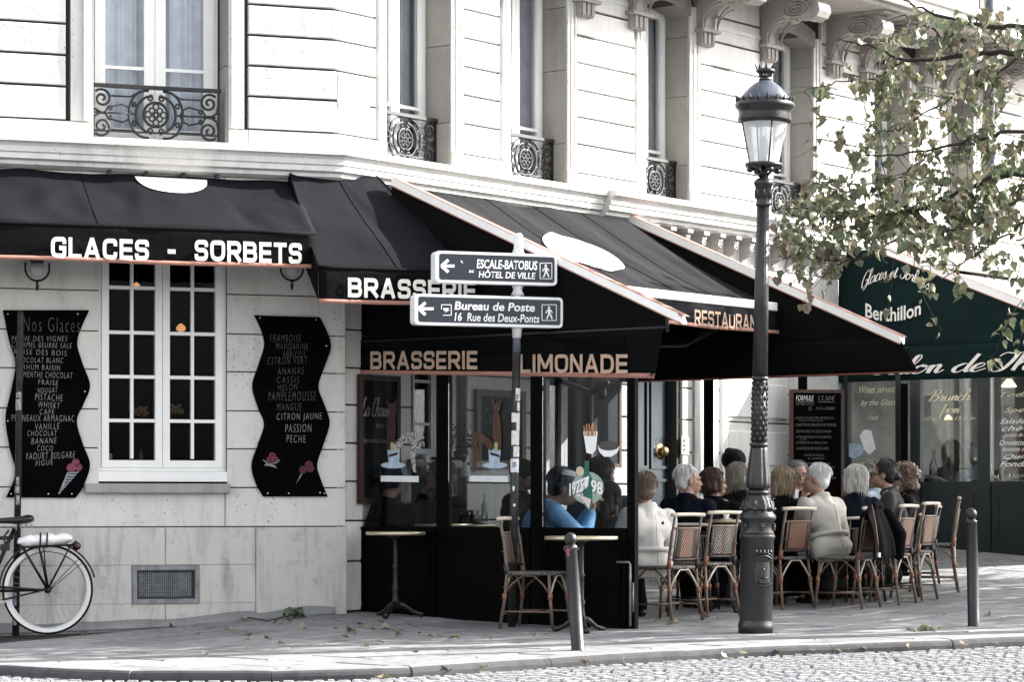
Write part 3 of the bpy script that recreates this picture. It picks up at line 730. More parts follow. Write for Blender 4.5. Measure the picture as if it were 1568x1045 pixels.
# ---- upper windows
CURT = M('pale grey curtain', (.90, .90, .90), .9, .1, var=.12, scale=8)
CURD = M('grey net curtain', (.48, .485, .49), .9, .1, var=.15, scale=8)
def frame_box(mb, fr, a, b, o0, o1, z0, z1, t):
    mb.fbox(fr, a, a+t, o0, o1, z0, z1); mb.fbox(fr, b-t, b, o0, o1, z0, z1); mb.fbox(fr, a+t, b-t, o0, o1, z0, z0+t); mb.fbox(fr, a+t, b-t, o0, o1, z1-t, z1)
def window(fr, a, b, o, z0, z1, leafs, bars, mat, curtain=None, tf=.05, ts=.045, name='window', glassm=None, dark=True, muntin=0, parent=BLD, cur=None):
    mb = MB(); frame_box(mb, fr, a, b, o-.06, o, z0, z1, tf)
    root = mb.build(name, mat, parent)
    lw = (b-a-2*tf)/leafs
    for k in range(leafs):
        la = a+tf+lw*k+.002; lb = la+lw-.004
        mb = MB(); frame_box(mb, fr, la, lb, o-.05, o+.012, z0+tf, z1-tf, ts)
        for zz in bars: mb.fbox(fr, la+ts, lb-ts, o-.04, o+.004, zz-.014, zz+.014)
        if muntin:
            for q in range(1, muntin+1):
                c = la+ts+(lb-la-2*ts)*q/(muntin+1); zs = [z0+tf+ts]+list(bars)+[z1-tf-ts]
                for za, zb in zip(zs, zs[1:]): mb.fbox(fr, c-.013, c+.013, o-.04, o+.003, za+.0145, zb-.0145)
        mb.build('sash', mat, root)
        zs = [z0+tf+ts]+[q for q in bars]+[z1-tf-ts]
        xs = [la+ts]+[la+ts+(lb-la-2*ts)*q/(muntin+1) for q in range(1, muntin+1)]+[lb-ts]
        for xa, xb in zip(xs, xs[1:]):
            for za, zb in zip(zs, zs[1:]):
                mb = MB(); mb.fbox(fr, xa, xb, o-.026, o-.022, za, zb); mb.build('pane', glassm or GLU, root)
    if dark:
        mb = MB(); mb.fbox(fr, a-.3, b+.9, -.56, -.53, z0-.1, z1+.1); mb.build('room_wall_backing', ROOM, root)  # near-black sheet behind the panes stands in for the unlit room
    return root
def curtain(fr, a, b, o, z0, z1, mat, root, waves=5, amp=.03, taper=0, seed=0):
    mb = MB(); r = random.Random(seed); ph = [r.uniform(0, 6) for _ in range(3)]
    def fn(x, y):
        x2 = x*(1-taper*(1-y)) if taper else x
        return fr.at(a+(b-a)*x2, o+amp*(math.sin(waves*6.28*x+ph[0])+.5*math.sin(waves*14*x+ph[1]+y*.7)), z0+(z1-z0)*y)
    mb.surf(fn, 70, 8); return mb.build('curtain', mat, root, fix=False)
la, lb = LW[0]+.015, LF.su(333, -.2)+.02
wl = window(LF, LF.su(139, -.2), LF.su(333, -.2), -.2, ZC+.02, 7.3, 2, [4.72], WHT, tf=.03, ts=.09)
curtain(LF, LF.su(158, -.32), LF.su(222, -.32), -.33, ZC+.1, 7.3, CURT, wl, 3, .022, seed=1); curtain(LF, LF.su(243, -.32), LF.su(330, -.32), -.33, ZC+.1, 7.3, CURT, wl, 3.4, .022, seed=5)
for k, (a, b) in enumerate(RW):
    zt = HEAD-.01
    r_ = window(RF, a+.01, b-.02, -.26, ZC+.02, zt, 2, [4.62], WHT, tf=.035, ts=.055)
    m_ = a+(b-a)*.62
    if k == 0: curtain(RF, a+.05, b-.1, -.36, ZC+.1, zt, CURD, r_, 3, .02, seed=2)
    elif k == 1: curtain(RF, a+.05, b-.08, -.36, ZC+.1, zt, CURD, r_, 2, .02, seed=3)
    elif k == 2: curtain(RF, a+.05, b-.06, -.36, ZC+.1, zt, CURD, r_, 2.5, .02, taper=-.3, seed=4)
    else: curtain(RF, a+.05, b-.08, -.36, ZC+.1, zt, CURD, r_, 2, .02, seed=6+k)
# ---- lower left wall
LJ = [LF.zv(130, v) for v in (808, 747, 686.5, 627, 566, 507, 445, 383, 320, 262)]
LWIN = (LF.su(150), LF.su(347)); WZ0, WZ1 = LF.zv(150, 738), LF.zv(150, 345)
tE = LF.su(529, .03)
mb = MB(); mb.fbox(LF, -3.0, LWIN[0], -.5, 0, -.3, ZC-.3); mb.fbox(LF, LWIN[1], tE-.03, -.5, 0, -.3, ZC-.3); mb.fbox(LF, LWIN[0], LWIN[1], -.5, 0, -.3, WZ0-.06); mb.fbox(LF, LWIN[0], LWIN[1], -.5, 0, WZ1, ZC-.3)
mb.build('lower_wall', MORT, BLD)
for k, (z0, z1) in enumerate(zip(LJ, LJ[1:])):
    if z0 > 3.8: break
    segs = [(-3.0, -1.2), (-1.19, LWIN[0]), (LWIN[1], tE)] if (z1 > WZ0+.01 and z0 < WZ1-.1) else [(-3.0, -1.0), (-.99, LF.su(343)-.003), (LF.su(343)+.002, tE)]
    if k == 0: segs = [(-3, -.8), (-.79, LF.su(343)), (LF.su(343)+.006, tE)]
    for a, b in segs:
        bx(LF, a, b, 0, .03, z0+.0045, z1-.0045, STL, 'stone_block', c=.005, j=.002)
# the sill band between joints beside the window
zp = LJ[0]; cuts = [-3.0, -1.1, LF.su(-40), LF.su(251), LF.su(389), tE+.01]
for a, b in zip(cuts, cuts[1:]):
    if a < LF.su(200) < LF.su(303) < b or True:
        vs0, vs1, vz0, vz1 = LF.su(200), LF.su(303), LF.zv(250, 925), LF.zv(250, 866)
        if b <= vs0 or a >= vs1: bx(LF, a+.002, b-.002, 0, .055, -.3, zp-.004, STP, 'plinth_stone', c=.008, j=.003)
        else:
            aa, bb = max(a, vs0), min(b, vs1)
            bx(LF, a+.002, b-.002, 0, .055, vz1, zp-.004, STP, 'plinth_stone', c=.006, j=.002); bx(LF, a+.002, b-.002, 0, .055, -.3, vz0, STP, 'plinth_stone', c=.006, j=.002)
            if a < vs0: bx(LF, a+.002, vs0, 0, .055, vz0+.001, vz1-.001, STP, 'plinth_stone', c=.003)
            if b > vs1: bx(LF, vs1, b-.002, 0, .055, vz0+.001, vz1-.001, STP, 'plinth_stone', c=.003)
# skirting of cement at the foot of the plinth
mb = MB()
def sk(a, b):
    s_ = -2.5+(tE+2.4)*a; o = .055+(.05+.02*noise.noise(V(s_*3, 0, 1)))*b**2; p = LF.at(s_, o)
    return V(p.x, p.y, gz(p.x, p.y)+.07*(1-b)**2*(1+.6*noise.noise(V(s_*2, 3, 1)))-.003)
mb.surf(sk, 60, 4); mb.build('cement_fillet', KRB, BLD)
# vent grille
VZ = M('zinc frame', (.19, .20, .215), .5, .5, var=.35, scale=14, metal=.3)
vr = thing('vent_grille', 'grey metal ventilation grille with wire mesh low in the wall beneath the paned window', 'vent', LF.at(vs0, .05, vz0))
mb = MB(); frame_box(mb, LF, vs0+.002, vs1-.002, -.02, .068, vz0+.002, vz1-.002, .038); mb.build('outer_frame', VZ, vr)
mb = MB(); frame_box(mb, LF, vs0+.041, vs1-.041, -.02, .055, vz0+.041, vz1-.041, .014); mb.build('inner_frame', IRG, vr)
mb = MB(); a, b = vs0+.055, vs1-.055; n = 26
for k in range(1, n): mb.fbox(LF, a+(b-a)*k/n-.0026, a+(b-a)*k/n+.0026, .031, .035, vz0+.055, vz1-.055)
n = 14
for k in range(1, n): z = vz0+.055+(vz1-vz0-.11)*k/n; mb.fbox(LF, a, b, .035, .039, z-.0026, z+.0026)
mb.build('wire_mesh', VZ, vr); mb = MB(); mb.fbox(LF, a, b, -.03, -.02, vz0+.05, vz1-.05); mb.build('backing', DARK, vr)
# lower left window: two sashes of 2 x 4 panes
rows = [LF.zv(240, v, -.02) for v in (645, 578, 510.5, 442, 375)]
wlow = window(LF, LWIN[0]+.002, LWIN[1]-.002, -.02, LF.zv(240, 722, -.02), WZ1, 2, rows[:4][::1], WHT, tf=.03, ts=.06, muntin=1, dark=False, glassm=GLK)
bx(LF, LWIN[0], LWIN[1], -.1, .02, LF.zv(240, 738), LF.zv(240, 722.5), WHT, 'sill_board', parent=wlow)
bx(LF, LF.su(131, .1), LF.su(353, .1), .0, .10, LF.zv(240, 756, .1), LF.zv(240, 741, .1), SIL, 'window_sill', c=.008)
mb = MB(); a, b, z0, z1 = LWIN[0]-.3, LWIN[1]+.3, .9, 3.74
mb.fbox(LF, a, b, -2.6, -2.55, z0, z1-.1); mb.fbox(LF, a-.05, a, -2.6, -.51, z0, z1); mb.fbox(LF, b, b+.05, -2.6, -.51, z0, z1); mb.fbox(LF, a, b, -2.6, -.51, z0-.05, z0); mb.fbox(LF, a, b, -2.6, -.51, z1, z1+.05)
mb.build('room_wall_backing', ROOM, wlow)
LMPG = M('glowing orange lamp shade', (.9, .42, .18), .5, .2, emit=.30, var=.9, scale=60)
def glow_lamp(u, v, o, r, lab):
    p = LF.pt(u, v, o); mb = MB(); t = thing('hanging_lamp', lab, 'lamp', p); r *= .8
    mb.lathe([(r*.3, r*.8), (r, 0), (r*.9, -r*.5), (r*.2, -r*.9)], p, 14); mb.build('lamp_shade', LMPG, t)
    mb = MB(); mb.tube([p+V(0, 0, r*.8), V(p.x, p.y, 3.9)], .006, 6); mb.build('cord', IRON, t)
glow_lamp(277, 502, -1.2, .055, 'small glowing amber lamp seen through the second row of panes on the right sash')
glow_lamp(209, 438, -1.2, .045, 'small glowing amber lamp at the top of the left sash behind the glass')
bk = M('gilt basket', (.34, .24, .15), .7, .3, var=.5, scale=30)
for u, v, l in ((268, 630, 'gilt ornament on a dark shelf behind the third row of panes of the right sash'), (214, 634, 'dull gilt ornament behind the third row of panes of the left sash')):
    p = LF.pt(u, v, -.7); mb = MB(); r2 = random.Random(u)
    for q in range(16): mb.tube([p+V(r2.uniform(-.09, .09), r2.uniform(-.04, .04), r2.uniform(-.02, .02)), p+V(r2.uniform(-.08, .08), 0, r2.uniform(-.03, .07))], .008, 5)
    tag(mb.build('ornament', bk), l, 'ornament')
def bottle(p, h, r, mat, label, group=None, name='bottle', cat='bottle', prof=None):
    mb = MB(); prof = prof or [(r*.9, 0), (r, h*.03), (r, h*.55), (r*.75, h*.66), (r*.36, h*.78), (r*.34, h*.96), (r*.42, h*.97), (r*.42, h)]
    mb.lathe(prof, p, 14); return tag(mb.build(name, mat), label, cat, group)
p = LF.pt(216, 706, -.2); bottle(p, .11, .025, GLB, 'little clear bottle standing inside the bottom row of panes of the left sash')
p = LF.pt(166, 706, -.2); mb = MB(); mb.lathe([(.0, 0), (.03, .0), (.034, .03), (.03, .06), (0, .06)], p, 14); tag(mb.build('clock', M('pale dial', (.35, .36, .36), .5)), 'small round pale object inside the bottom left pane of the paned window', 'ornament')
# ---- lower right facade (back of the terrace)
def rsz(u, v, o=0): return RF.sz(u, v, o)
TW = (RF.su(632), RF.su(706)); TZ0, TZ1 = RF.zv(668, 700), RF.zv(668, 560)
DO = (RF.su(972), RF.su(1036)); GO = (RF.su(834), RF.su(906))
mb = MB()
def seg(a, b, z0=-.3, z1=ZC-.3): mb.fbox(RF, a, b, -.5, 0, z0, z1)
seg(0.02, TW[0]); seg(TW[0], TW[1], -.3, TZ0-.03); seg(TW[0], TW[1], TZ1, ZC-.3); seg(TW[1], GO[0]); seg(GO[0], GO[1], 2.65); seg(GO[1], DO[0]); seg(DO[0], DO[1], 2.75); seg(DO[1], SEND)
mb.build('lower_wall', MORT, BLD)
RJ = [.12, .55, .90, 1.24, 1.57, 1.90, 2.22, 2.55, 2.88, 3.20, 3.52, 3.78]
for z0, z1 in zip(RJ, RJ[1:]):
    for a, b in ((.02, TW[0]-.05), (TW[1]+.05, GO[0]-.02), (GO[1]+.02, DO[0]-.01), (DO[1]+.06, RF.su(1062)), (RF.su(1082), SEND)):
        if b-a < .08: continue
        n = max(1, round((b-a)/1.6))
        for q in range(n):
            bx(RF, a+(b-a)*q/n+.003, a+(b-a)*(q+1)/n-.003, 0, .03, z0+.007, z1-.007, STL if a < 3 else STR, 'stone_block', c=.007)
for u0, u1 in ((1084, 1092), (1099, 1106)):
    bx(RF, RF.su(u0), RF.su(u1), .0301, .07, .5, 3.0, STR, 'pilaster')
for z in (1.45, 1.95): bx(RF, RF.su(1108), RF.su(1200), .0302, .055, z, z+.36, STR, 'raised_panel', c=.012)
tw = window(RF, TW[0], TW[1], -.05, TZ0, TZ1, 2, [RF.zv(668, 650), RF.zv(668, 585)], GRW, tf=.03, ts=.04, muntin=0, glassm=GLK)
bx(RF, TW[0]-.12, TW[1]+.4, 0, .14, TZ0-.1, TZ0-.031, SIL, 'window_sill', c=.006)
# tall dark service door with grey posts, seen through the screen
gr = window(RF, GO[0], GO[1], -.06, .15, 2.64, 2, [1.2], GRW, tf=.09, ts=.05, name='service_door', glassm=GLK)
# dark blue entrance door
DBL = M('dark blue door paint', (.005, .011, .017), .28, .5, var=.2)
dr = thing('entrance_door', 'dark blue panelled house door with a round brass knob behind the terrace', 'door', RF.at(DO[0], 0, .1))
bx(RF, DO[0], DO[1], -.14, -.09, .1, 2.74, DBL, 'door_leaf', parent=dr)
w3 = (DO[1]-DO[0])
for q in range(2):
    a = DO[0]+w3*(.04+.49*q); b = a+w3*.43
    for z0, z1 in ((.25, .85), (.95, 1.3), (1.4, 2.6)):
        mb = MB(); frame_box(mb, RF, a, b, -.0895, -.07, z0, z1, .03); mb.build('door_moulding', DBL, dr)
p = RF.pt(1016, 692, -.05); mb = MB(); mb.ell(p, .055, 14, 10); mb.lathe([(.085, -.01), (.085, .01), (.05, .02)], p-V(*(nR*.05), 0), 16, Matrix.Rotation(math.atan2(nR.y, nR.x), 3, 'Z') @ Matrix.Rotation(math.pi/2, 3, 'Y')); mb.build('door_knob', BRASS, dr)
ic = thing('intercom', 'small grey intercom plate on the stone pier right of the blue door', 'intercom', RF.pt(1048, 690, .03))
bx(RF, RF.su(1043, .04), RF.su(1055, .04), .031, .045, RF.zv(1048, 697), RF.zv(1048, 670), VZ, 'plate', parent=ic)
mb = MB()
for k in range(3): mb.ell(RF.pt(1048, 675+7*k, .047), .012, 8, 6)
mb.build('button', BRASS, ic)
mb = MB(); mb.tube([RF.at(RF.su(1070, .08), .08, .2), RF.at(RF.su(1070, .08), .08, 3.7)], .045, 12); tag(mb.build('drainpipe', WHT), 'white drainpipe running down the wall right of the blue door', 'drainpipe')
# street plaque on the corner, washed out
PLW = M('bleached plaque enamel', (.70, .71, .73), .4, .4); PLB = M('bleached blue enamel', (.45, .47, .60), .5, .4)
pq = thing('wall_plaque', 'bleached bluish enamel plaque with worn writing at the corner of the upper wall', 'plaque', RF.pt(520, 165, .05))
pa, pb, z0, z1 = RF.su(518, .05), RF.su(566, .05), RF.zv(540, 163, .05), RF.zv(540, 116, .05)
bx(RF, pa, pb, .0345, .05, z0, z1, PLW, 'enamel_plate', parent=pq)
mb = MB(); frame_box(mb, RF, pa+.008, pb-.008, .0501, .0515, z0+.008, z1-.008, .012); mb.build('border', PLB, pq)
for k, (f0, f1, h) in enumerate(((.15, .8, .62), (.2, .9, .36), (.25, .75, .14))):
    mb = MB(); q = pa+(pb-pa)*f0
    while q < pa+(pb-pa)*f1:
        mb.fbox(RF, q, q+.014, .0502, .0515, z0+(z1-z0)*h, z0+(z1-z0)*(h+.13)); q += rnd.uniform(.03, .045)
    mb.build('worn_line', PLB, pq)
# ================================================================ awnings
def wr(x, y, s=0, k=1.0):
    cr = 0
    for i in range(9):
        x0 = (i*.613+s*.37) % 5.2; sl = (.16, -.12, .24, .07, -.2)[(i+int(s)) % 5]; w_ = .028+.012*(i % 3)
        cr += (1 if i % 3 else -.7)*math.exp(-((x-x0-sl*y)/(w_*(.5+1.3*y)))**2)*min(1, 3*y)*min(1, 4*(1-y))
    return .010*cr+.010*k*noise.noise(V(x*2.2, y*1.5, s))+.006*k*math.sin(x*7+1.5*noise.noise(V(x*2, y*2, s+4))*3+s)*max(0, (1-abs(y-.55)*1.5))
def quadfn(a, b, c, d, sag=.02, seed=0, k=1.0):
    """a b upper edge, d c lower edge"""
    n = (b-a).cross(d-a).normalized()
    if n.z < 0: n = -n
    L = (b-a).length
    def fn(x, y):
        p = a.lerp(b, x).lerp(d.lerp(c, x), y)
        return p + n*(wr(x*L, y, seed, k)-sag*math.sin(math.pi*y)*1.0)
    return fn, n
def patch(mb, fn, n, pts, off=.012):
    c = Vector((sum(p[0] for p in pts)/len(pts), sum(p[1] for p in pts)/len(pts))); vs_ = []; N = len(pts); K = 8
    vs_.append(fn(*c)+n*off)
    for k in range(1, K+1):
        for p in pts: q = c.lerp(Vector(p), k/K); vs_.append(fn(q.x, q.y)+n*off)
    fs = [(0, 1+i, 1+(i+1) % N) for i in range(N)]
    for k in range(K-1):
        b = 1+k*N
        fs += [(b+i, b+N+i, b+N+(i+1) % N, b+(i+1) % N) for i in range(N)]
    mb.add(vs_, fs, True)
# -- awning over the paned window
oA, zt, zf, zv_ = .78, LF.zv(200, 268, .05), LF.zv(200, 347, .78), LF.zv(200, 403, .78)
sA, sB = -3.0, LF.su(484, .78)
A1 = thing('awning', 'blue black awning reading GLACES - SORBETS over the paned window at the left', 'awning', LF.at(0, .4, zv_))
fn, n = quadfn(LF.at(sA, .06, zt), LF.at(sB, .06, zt), LF.at(sB, oA, zf), LF.at(sA, oA, zf), .015, 1, 2.2)
mb = MB(); mb.surf(fn, 120, 14); mb.build('canopy', AWN, A1, solid=.005)
mb = MB(); cx = (LF.su(257)-sA)/(sB-sA); hw = (LF.su(311)-LF.su(201))/2/(sB-sA)
patch(mb, fn, n, [(cx+hw*math.cos(q), .06+.27*math.sin(q)**.9 if math.sin(q) > 0 else .06) for q in [math.pi*i/24 for i in range(25)]]); mb.build('logo_panel', PRW, A1)
def dash(k, fn=fn, n=n, cx=cx): return lambda a, b: fn(cx-.012+.012*k+a*.004, .22-b*.05)+n*.016
for k, ch in enumerate('ULU'): text(ch, None, 0, 1, 0, 1, 0, M('grey awning print', (.25, .25, .25)), A1, warp=dash(k))
def seams(fn, n, xs, mat, parent):
    for x in xs:
        mb = MB(); mb.tube([fn(x, j/14)+n*.004 for j in range(15)], .0045, 5); mb.build('seam', mat, parent)
seams(fn, n, (.62,), AWN, A1)
def val(fr, s0, s1, o, ztop, zbot, seed, flare=.0, amp=.01):
    L = s1-s0
    def f(x, y): 
        s_ = s0+L*x
        return fr.at(s_, o+amp*math.sin(s_*5+seed)*y+flare*y+.006*noise.noise(V(s_*3, y*3, seed)), ztop+(zbot-ztop)*y+.004*math.sin(s_*3+seed)*y)
    return f
def valance(fr, s0, s1, o, z1, z0, mat, parent, seed, trim=.03, flare=0, amp=.01, trimm=None):
    f = val(fr, s0, s1, o, z1, z0, seed, flare, amp)
    mb = MB(); mb.surf(f, max(8, int((s1-s0)*14)), 6); mb.build('valance', mat, parent, solid=.004)
    if trim:
        mb = MB(); g = val(fr, s0, s1, o, z1, z0, seed, flare, amp)
        h = z1-z0
        mb.surf(lambda x, y: g(x, 1-(trim/h)*(1-y))+V(*(fr.n*.006), 0)+V(0, 0, -.004*y), max(8, int((s1-s0)*14)), 1); mb.build('piping', trimm or TRIM, parent, solid=.006)
    mb = MB(); mb.tube([fr.at(s0+(s1-s0)*i/10, o-.012, z1-.008) for i in range(11)], .020, 8); mb.build('front_bar', mat, parent)
    return f
f = valance(LF, sA, sB, oA+.014, zf, zv_, AWS, A1, 3)
def on_val(fr, u0, u1, v0, v1, o, off=.012):
    s0, s1 = fr.su(u0, o), fr.su(u1, o); um = (u0+u1)/2
    return s0, s1, fr.zv(um, v1, o), fr.zv(um, v0, o)
for t_, u0, u1, v0, v1 in (('GLACES', 78, 228, 365, 397), ('-', 257, 269, 368, 400), ('SORBETS', 298, 462, 370, 402)):
    s0, s1, z0, z1 = on_val(LF, u0, u1, v0, v1, oA+.034); broad(t_, s0, s1, z0, z1, lambda s, z, e: LF.at(s, oA+.034+e+.004*math.sin(s*9), z), PRW, A1)
for u in (162, 218, 275, 326):  # fixing brackets
    bx(LF, LF.su(u), LF.su(u)+.03, .05, .09, zt-.01, zt+.045, IRON, 'bracket', parent=A1)
# -- corner awning
zt2 = LF.zv(500, 262); s0, s1 = LF.su(487, .98), LF.su(722, .98); o2 = .98
zf2, zb2 = LF.zv(560, 411, .98), LF.zv(560, 465, .98)
A2 = thing('awning', 'steep blue black corner awning reading BRASSERIE between the left awning and the black side sheet', 'awning', LF.at(LF.su(560, .98), .5, zb2))
tl = LF.pt(441, 259, .07); tr = RF.pt(572, 263, .10)
fn2, n2 = quadfn(tl, tr, LF.at(s1, o2, zf2), LF.at(s0, o2, zf2), .02, 7, 2.0)
mb = MB(); mb.surf(fn2, 60, 24); mb.build('canopy', AWN, A2, solid=.005); seams(fn2, n2, (.012, .52, .985), AWN, A2)
valance(LF, s0, s1, o2+.012, zf2, zb2, AWS, A2, 5)
a, b, z0, z1 = on_val(LF, 533, 728, 428, 458, o2+.034); broad('BRASSERIE', a, b, z0, z1, lambda s, z, e: LF.at(s, o2+.034+e+.004*math.sin(s*9), z), PRW, A2)
mb = MB(); P4 = [tr, LF.at(s1, o2, zf2), LF.at(s1, o2, zb2+.02), RF.at(RF.su(600, .1), .1, zt2-.5)]; mb.add(P4, [(0, 1, 2, 3)], False); mb.build('side_sheet', AWS, A2, solid=.004)
mb = MB(); P4 = [tl, LF.at(s0, o2, zf2), LF.at(s0, o2, zb2+.02), LF.at(LF.su(441), .07, zt2-.5)]; mb.add(P4, [(0, 1, 2, 3)], False); mb.build('side_sheet', AWS, A2, solid=.004)
# -- near side sheet of the brasserie awning: BRASSERIE LIMONADE
A3 = thing('awning', 'black side sheet reading BRASSERIE LIMONADE hanging under a white edged bar above the glass screen', 'awning', SC.at(1.6, 0, 2.0))
p0 = SC.sz(600, 283); p1 = SC.sz(1020, 483); zl = SC.zv(760, 514); zlow = SC.zv(760, 576)
def strip(fr, q0, q1, parent, w_=.060, th=.06, tail=.18):
    """cream edge profile running down the side of an awning, lined in salmon below"""
    d = Vector((q1[0]-q0[0], q1[1]-q0[1])); d.normalize(); nn = Vector((-d.y, d.x))
    def pr(a0, a1, h0, h1, o0, o1):
        pts = [(q0[0]+d.x*a0+nn.x*h0, q0[1]+d.y*a0+nn.y*h0), (q1[0]+d.x*a1+nn.x*h0, q1[1]+d.y*a1+nn.y*h0), (q1[0]+d.x*a1*.6+nn.x*h1, q1[1]+d.y*a1*.6+nn.y*h1), (q0[0]+d.x*a0+nn.x*h1, q0[1]+d.y*a0+nn.y*h1)]
        mb = MB(); mb.prism(pts, lambda p: fr.at(p[0], o0, p[1]), lambda p: fr.at(p[0], o1, p[1])); return mb
    pr(0, tail, 0, w_, -th, .02).build('edge_bar', CRM, parent)
    pr(0, tail, -.010, -.001, -th, .022).build('piping', TRIM, parent)
    pr(0, tail, w_+.001, w_+.006, -th, .020).build('piping', TRIM, parent)
strip(SC, p0, p1, A3)
mb = MB()
def sh(x, y):
    s_ = p0[0]+(p1[0]-p0[0]+.02)*x; zt_ = p0[1]+(p1[1]-p0[1])*x-.005
    return SC.at(s_, .004*math.sin(s_*6)+.012*noise.noise(V(s_*1.5, y*2, 2)), zt_+(zl+.0-zt_)*y)
mb.surf(sh, 50, 14); mb.build('side_sheet', AWS, A3, solid=.004)
mb = MB(); mb.surf(lambda x, y: SC.at(-.08+(p0[0]+.1)*x, .004+.006*noise.noise(V(x, y, 5)), 3.45+(zl-3.45)*y), 12, 10); mb.build('side_sheet', AWS, A3, solid=.004)
sV0, sV1 = SC.su(520, .03), SC.su(1014, .03)
def vf(x, y):
    s_ = sV0+(sV1-sV0)*x - (.09*y if x > .98 else 0)
    zb_ = SC.zv(520, 571)+(SC.zv(990, 580, .03)-SC.zv(520, 571, .03))*x
    return SC.at(s_, .012+.012*math.sin(s_*4)*y, zl+.01+(zb_-zl-.01)*y)
mb = MB(); mb.surf(vf, 60, 6); mb.build('valance', AWS, A3, solid=.004)
mb = MB(); mb.surf(lambda x, y: vf(x, 1-.085*(1-y))+V(*(SC.n*.007), -.006*y), 60, 1); mb.build('piping', TRIM, A3, solid=.006)
for t_, u0, u1, v0, v1 in (('BRASSERIE', 568, 731, 538, 566), ('LIMONADE', 797, 961, 543, 572)):
    a, b = SC.su(u0, .04), SC.su(u1, .04); um = (u0+u1)/2
    broad(t_, a, b, SC.zv(um, v1, .04), SC.zv(um, v0, .04), lambda s, z, e, a=a, b=b: SC.at(s, .044+e+.004*math.sin(s*8), z-.035*((s-a)/(b-a)-.5)), PRP, A3, t=.19)
mb = MB(); mb.tube([SC.at(p0[0]*0, .01, zl), SC.at(p1[0], .01, zl)], .012, 8); mb.tube([SC.at(p1[0]+.01, 0, p1[1]), SC.at(p1[0]+.01, 0, zl-.04)], .014, 8); mb.build('lower_bar', IRON, A3)
# -- the brasserie canopy with the RESTAURANT valance
A4 = thing('awning', 'sloping grey black canopy with a long white oval panel and a valance reading RESTAURANT', 'awning', RF.at(2.2, .9, 2.6))
q0, q1, pj = .36, 4.14, 1.85
zt4 = ZC-.29; zf4 = RF.zv(1060, 456, pj)
fn4, n4 = quadfn(RF.at(q0, .16, zt4+.03), RF.at(q1, .16, zt4+.03), RF.at(q1, pj, zf4), RF.at(q0, pj, zf4), .03, 3, 3.6)
mb = MB(); mb.surf(fn4, 90, 24); mb.build('canopy', fabric('grey black canopy canvas', (.0085, .0088, .0105)), A4, solid=.005)
seams(fn4, n4, (.2, .4, .6, .8), AWN, A4)
bx(RF, q0, q1, pj-.02, pj+.035, zf4-.045, zf4+.035, CRM, 'front_bar', parent=A4, c=.008)
f4 = val(RF, q0, q1, pj+.02, zf4-.045, zf4-.045-.215, 2, .03, .014)
mb = MB(); mb.surf(f4, 70, 6); mb.build('valance', AWN, A4, solid=.004)
mb = MB(); mb.surf(lambda x, y: f4(x, 1-.13*(1-y))+V(*(nR*.006), -.004*y), 70, 1); mb.build('piping', TRIM, A4, solid=.006)
o_ = pj+.055
broad('RESTAURANT', RF.su(1062, o_), RF.su(1166, o_), RF.zv(1100, 502, o_), RF.zv(1100, 478, o_), lambda s, z, e: RF.at(s, o_+.012+e, z), PRP, A4, t=.17)
# oval panel: long axis given on the canopy
def inv4(u, v):
    best = None
    for i in range(81):
        for j in range(41):
            p = fn4(i/80, j/40); uu = 784+F*p.x/p.y; vv = HZ-(p.z-CH)*F/p.y; d = (uu-u)**2+(vv-v)**2
            if best is None or d < best[0]: best = (d, i/80, j/40)
    return Vector(best[1:])
e0, e1, e2, e3 = inv4(831, 362), inv4(953, 416), inv4(905, 378), inv4(872, 398)
c = (e0+e1)/2; ax = (e1-e0)/2; bx_ = (e2-e3)/2
mb = MB(); patch(mb, fn4, n4, [tuple(c+ax*math.cos(q)*1.0+bx_*math.sin(q)*1.1) for q in [2*math.pi*i/36 for i in range(36)]], .016); mb.build('logo_panel', PRW, A4)
mb = MB()
for k in range(7):
    q = c+ax*(-.55+.17*k); mb.tube([fn4(q.x, q.y-.012)+n4*.02, fn4(q.x+.004, q.y+.012)+n4*.02], .006, 4)
mb.build('faint_print', M('grey awning print', (.3, .3, .3)), A4)
mb = MB()
for s_ in (1.2, 2.6, 3.9): mb.tube([RF.at(s_, .05, 2.6), RF.at(s_, 1.0, 2.55), RF.at(s_, pj-.03, zf4-.02)], .02, 8)
mb.build('folding_arm', IRON, A4)
# -- far side sheet
A5 = thing('awning', "plain black side sheet under a salmon edged white bar at the terrace's far end", 'awning', FC.at(1.6, 0, 2.2))
r0 = FC.sz(943, 331); r1 = FC.sz(1372, 523)
strip(FC, r0, r1, A5, w_=.066, tail=.06)
zm = FC.zv(1200, 527)
def s5(x, y):
    s_ = r0[0]+(r1[0]-r0[0])*x; a = r0[1]+(r1[1]-r0[1])*x-.005
    return FC.at(s_, .012*noise.noise(V(s_*2, y*2, 2)), a+(min(zm, a-.02)-a)*y)
mb = MB(); mb.surf(s5, 50, 12); mb.build('side_sheet', AWS, A5, solid=.004)
def v5(x, y):
    s_ = -.25+(FC.su(1378)+.25)*x+(.2*y if x > .98 else 0); zb_ = FC.zv(1200, 579)
    return FC.at(s_, .01+.01*math.sin(s_*4)*y, zm+.01+(zb_-zm)*y)
mb = MB(); mb.surf(v5, 60, 6); mb.build('valance', AWS, A5, solid=.004)
mb = MB(); mb.surf(lambda x, y: v5(x, 1-.03*(1-y))+V(*(FC.n*.006), -.004*y), 60, 1); mb.build('piping', M('dull salmon piping', (.20, .07, .05), .7), A5, solid=.005)
mb = MB()
mb.tube([FC.at(.1, -.03, 2.25), FC.at(FC.su(1374), -.03, 2.25)], .02, 6); mb.build('lower_bar', IRON, A5)
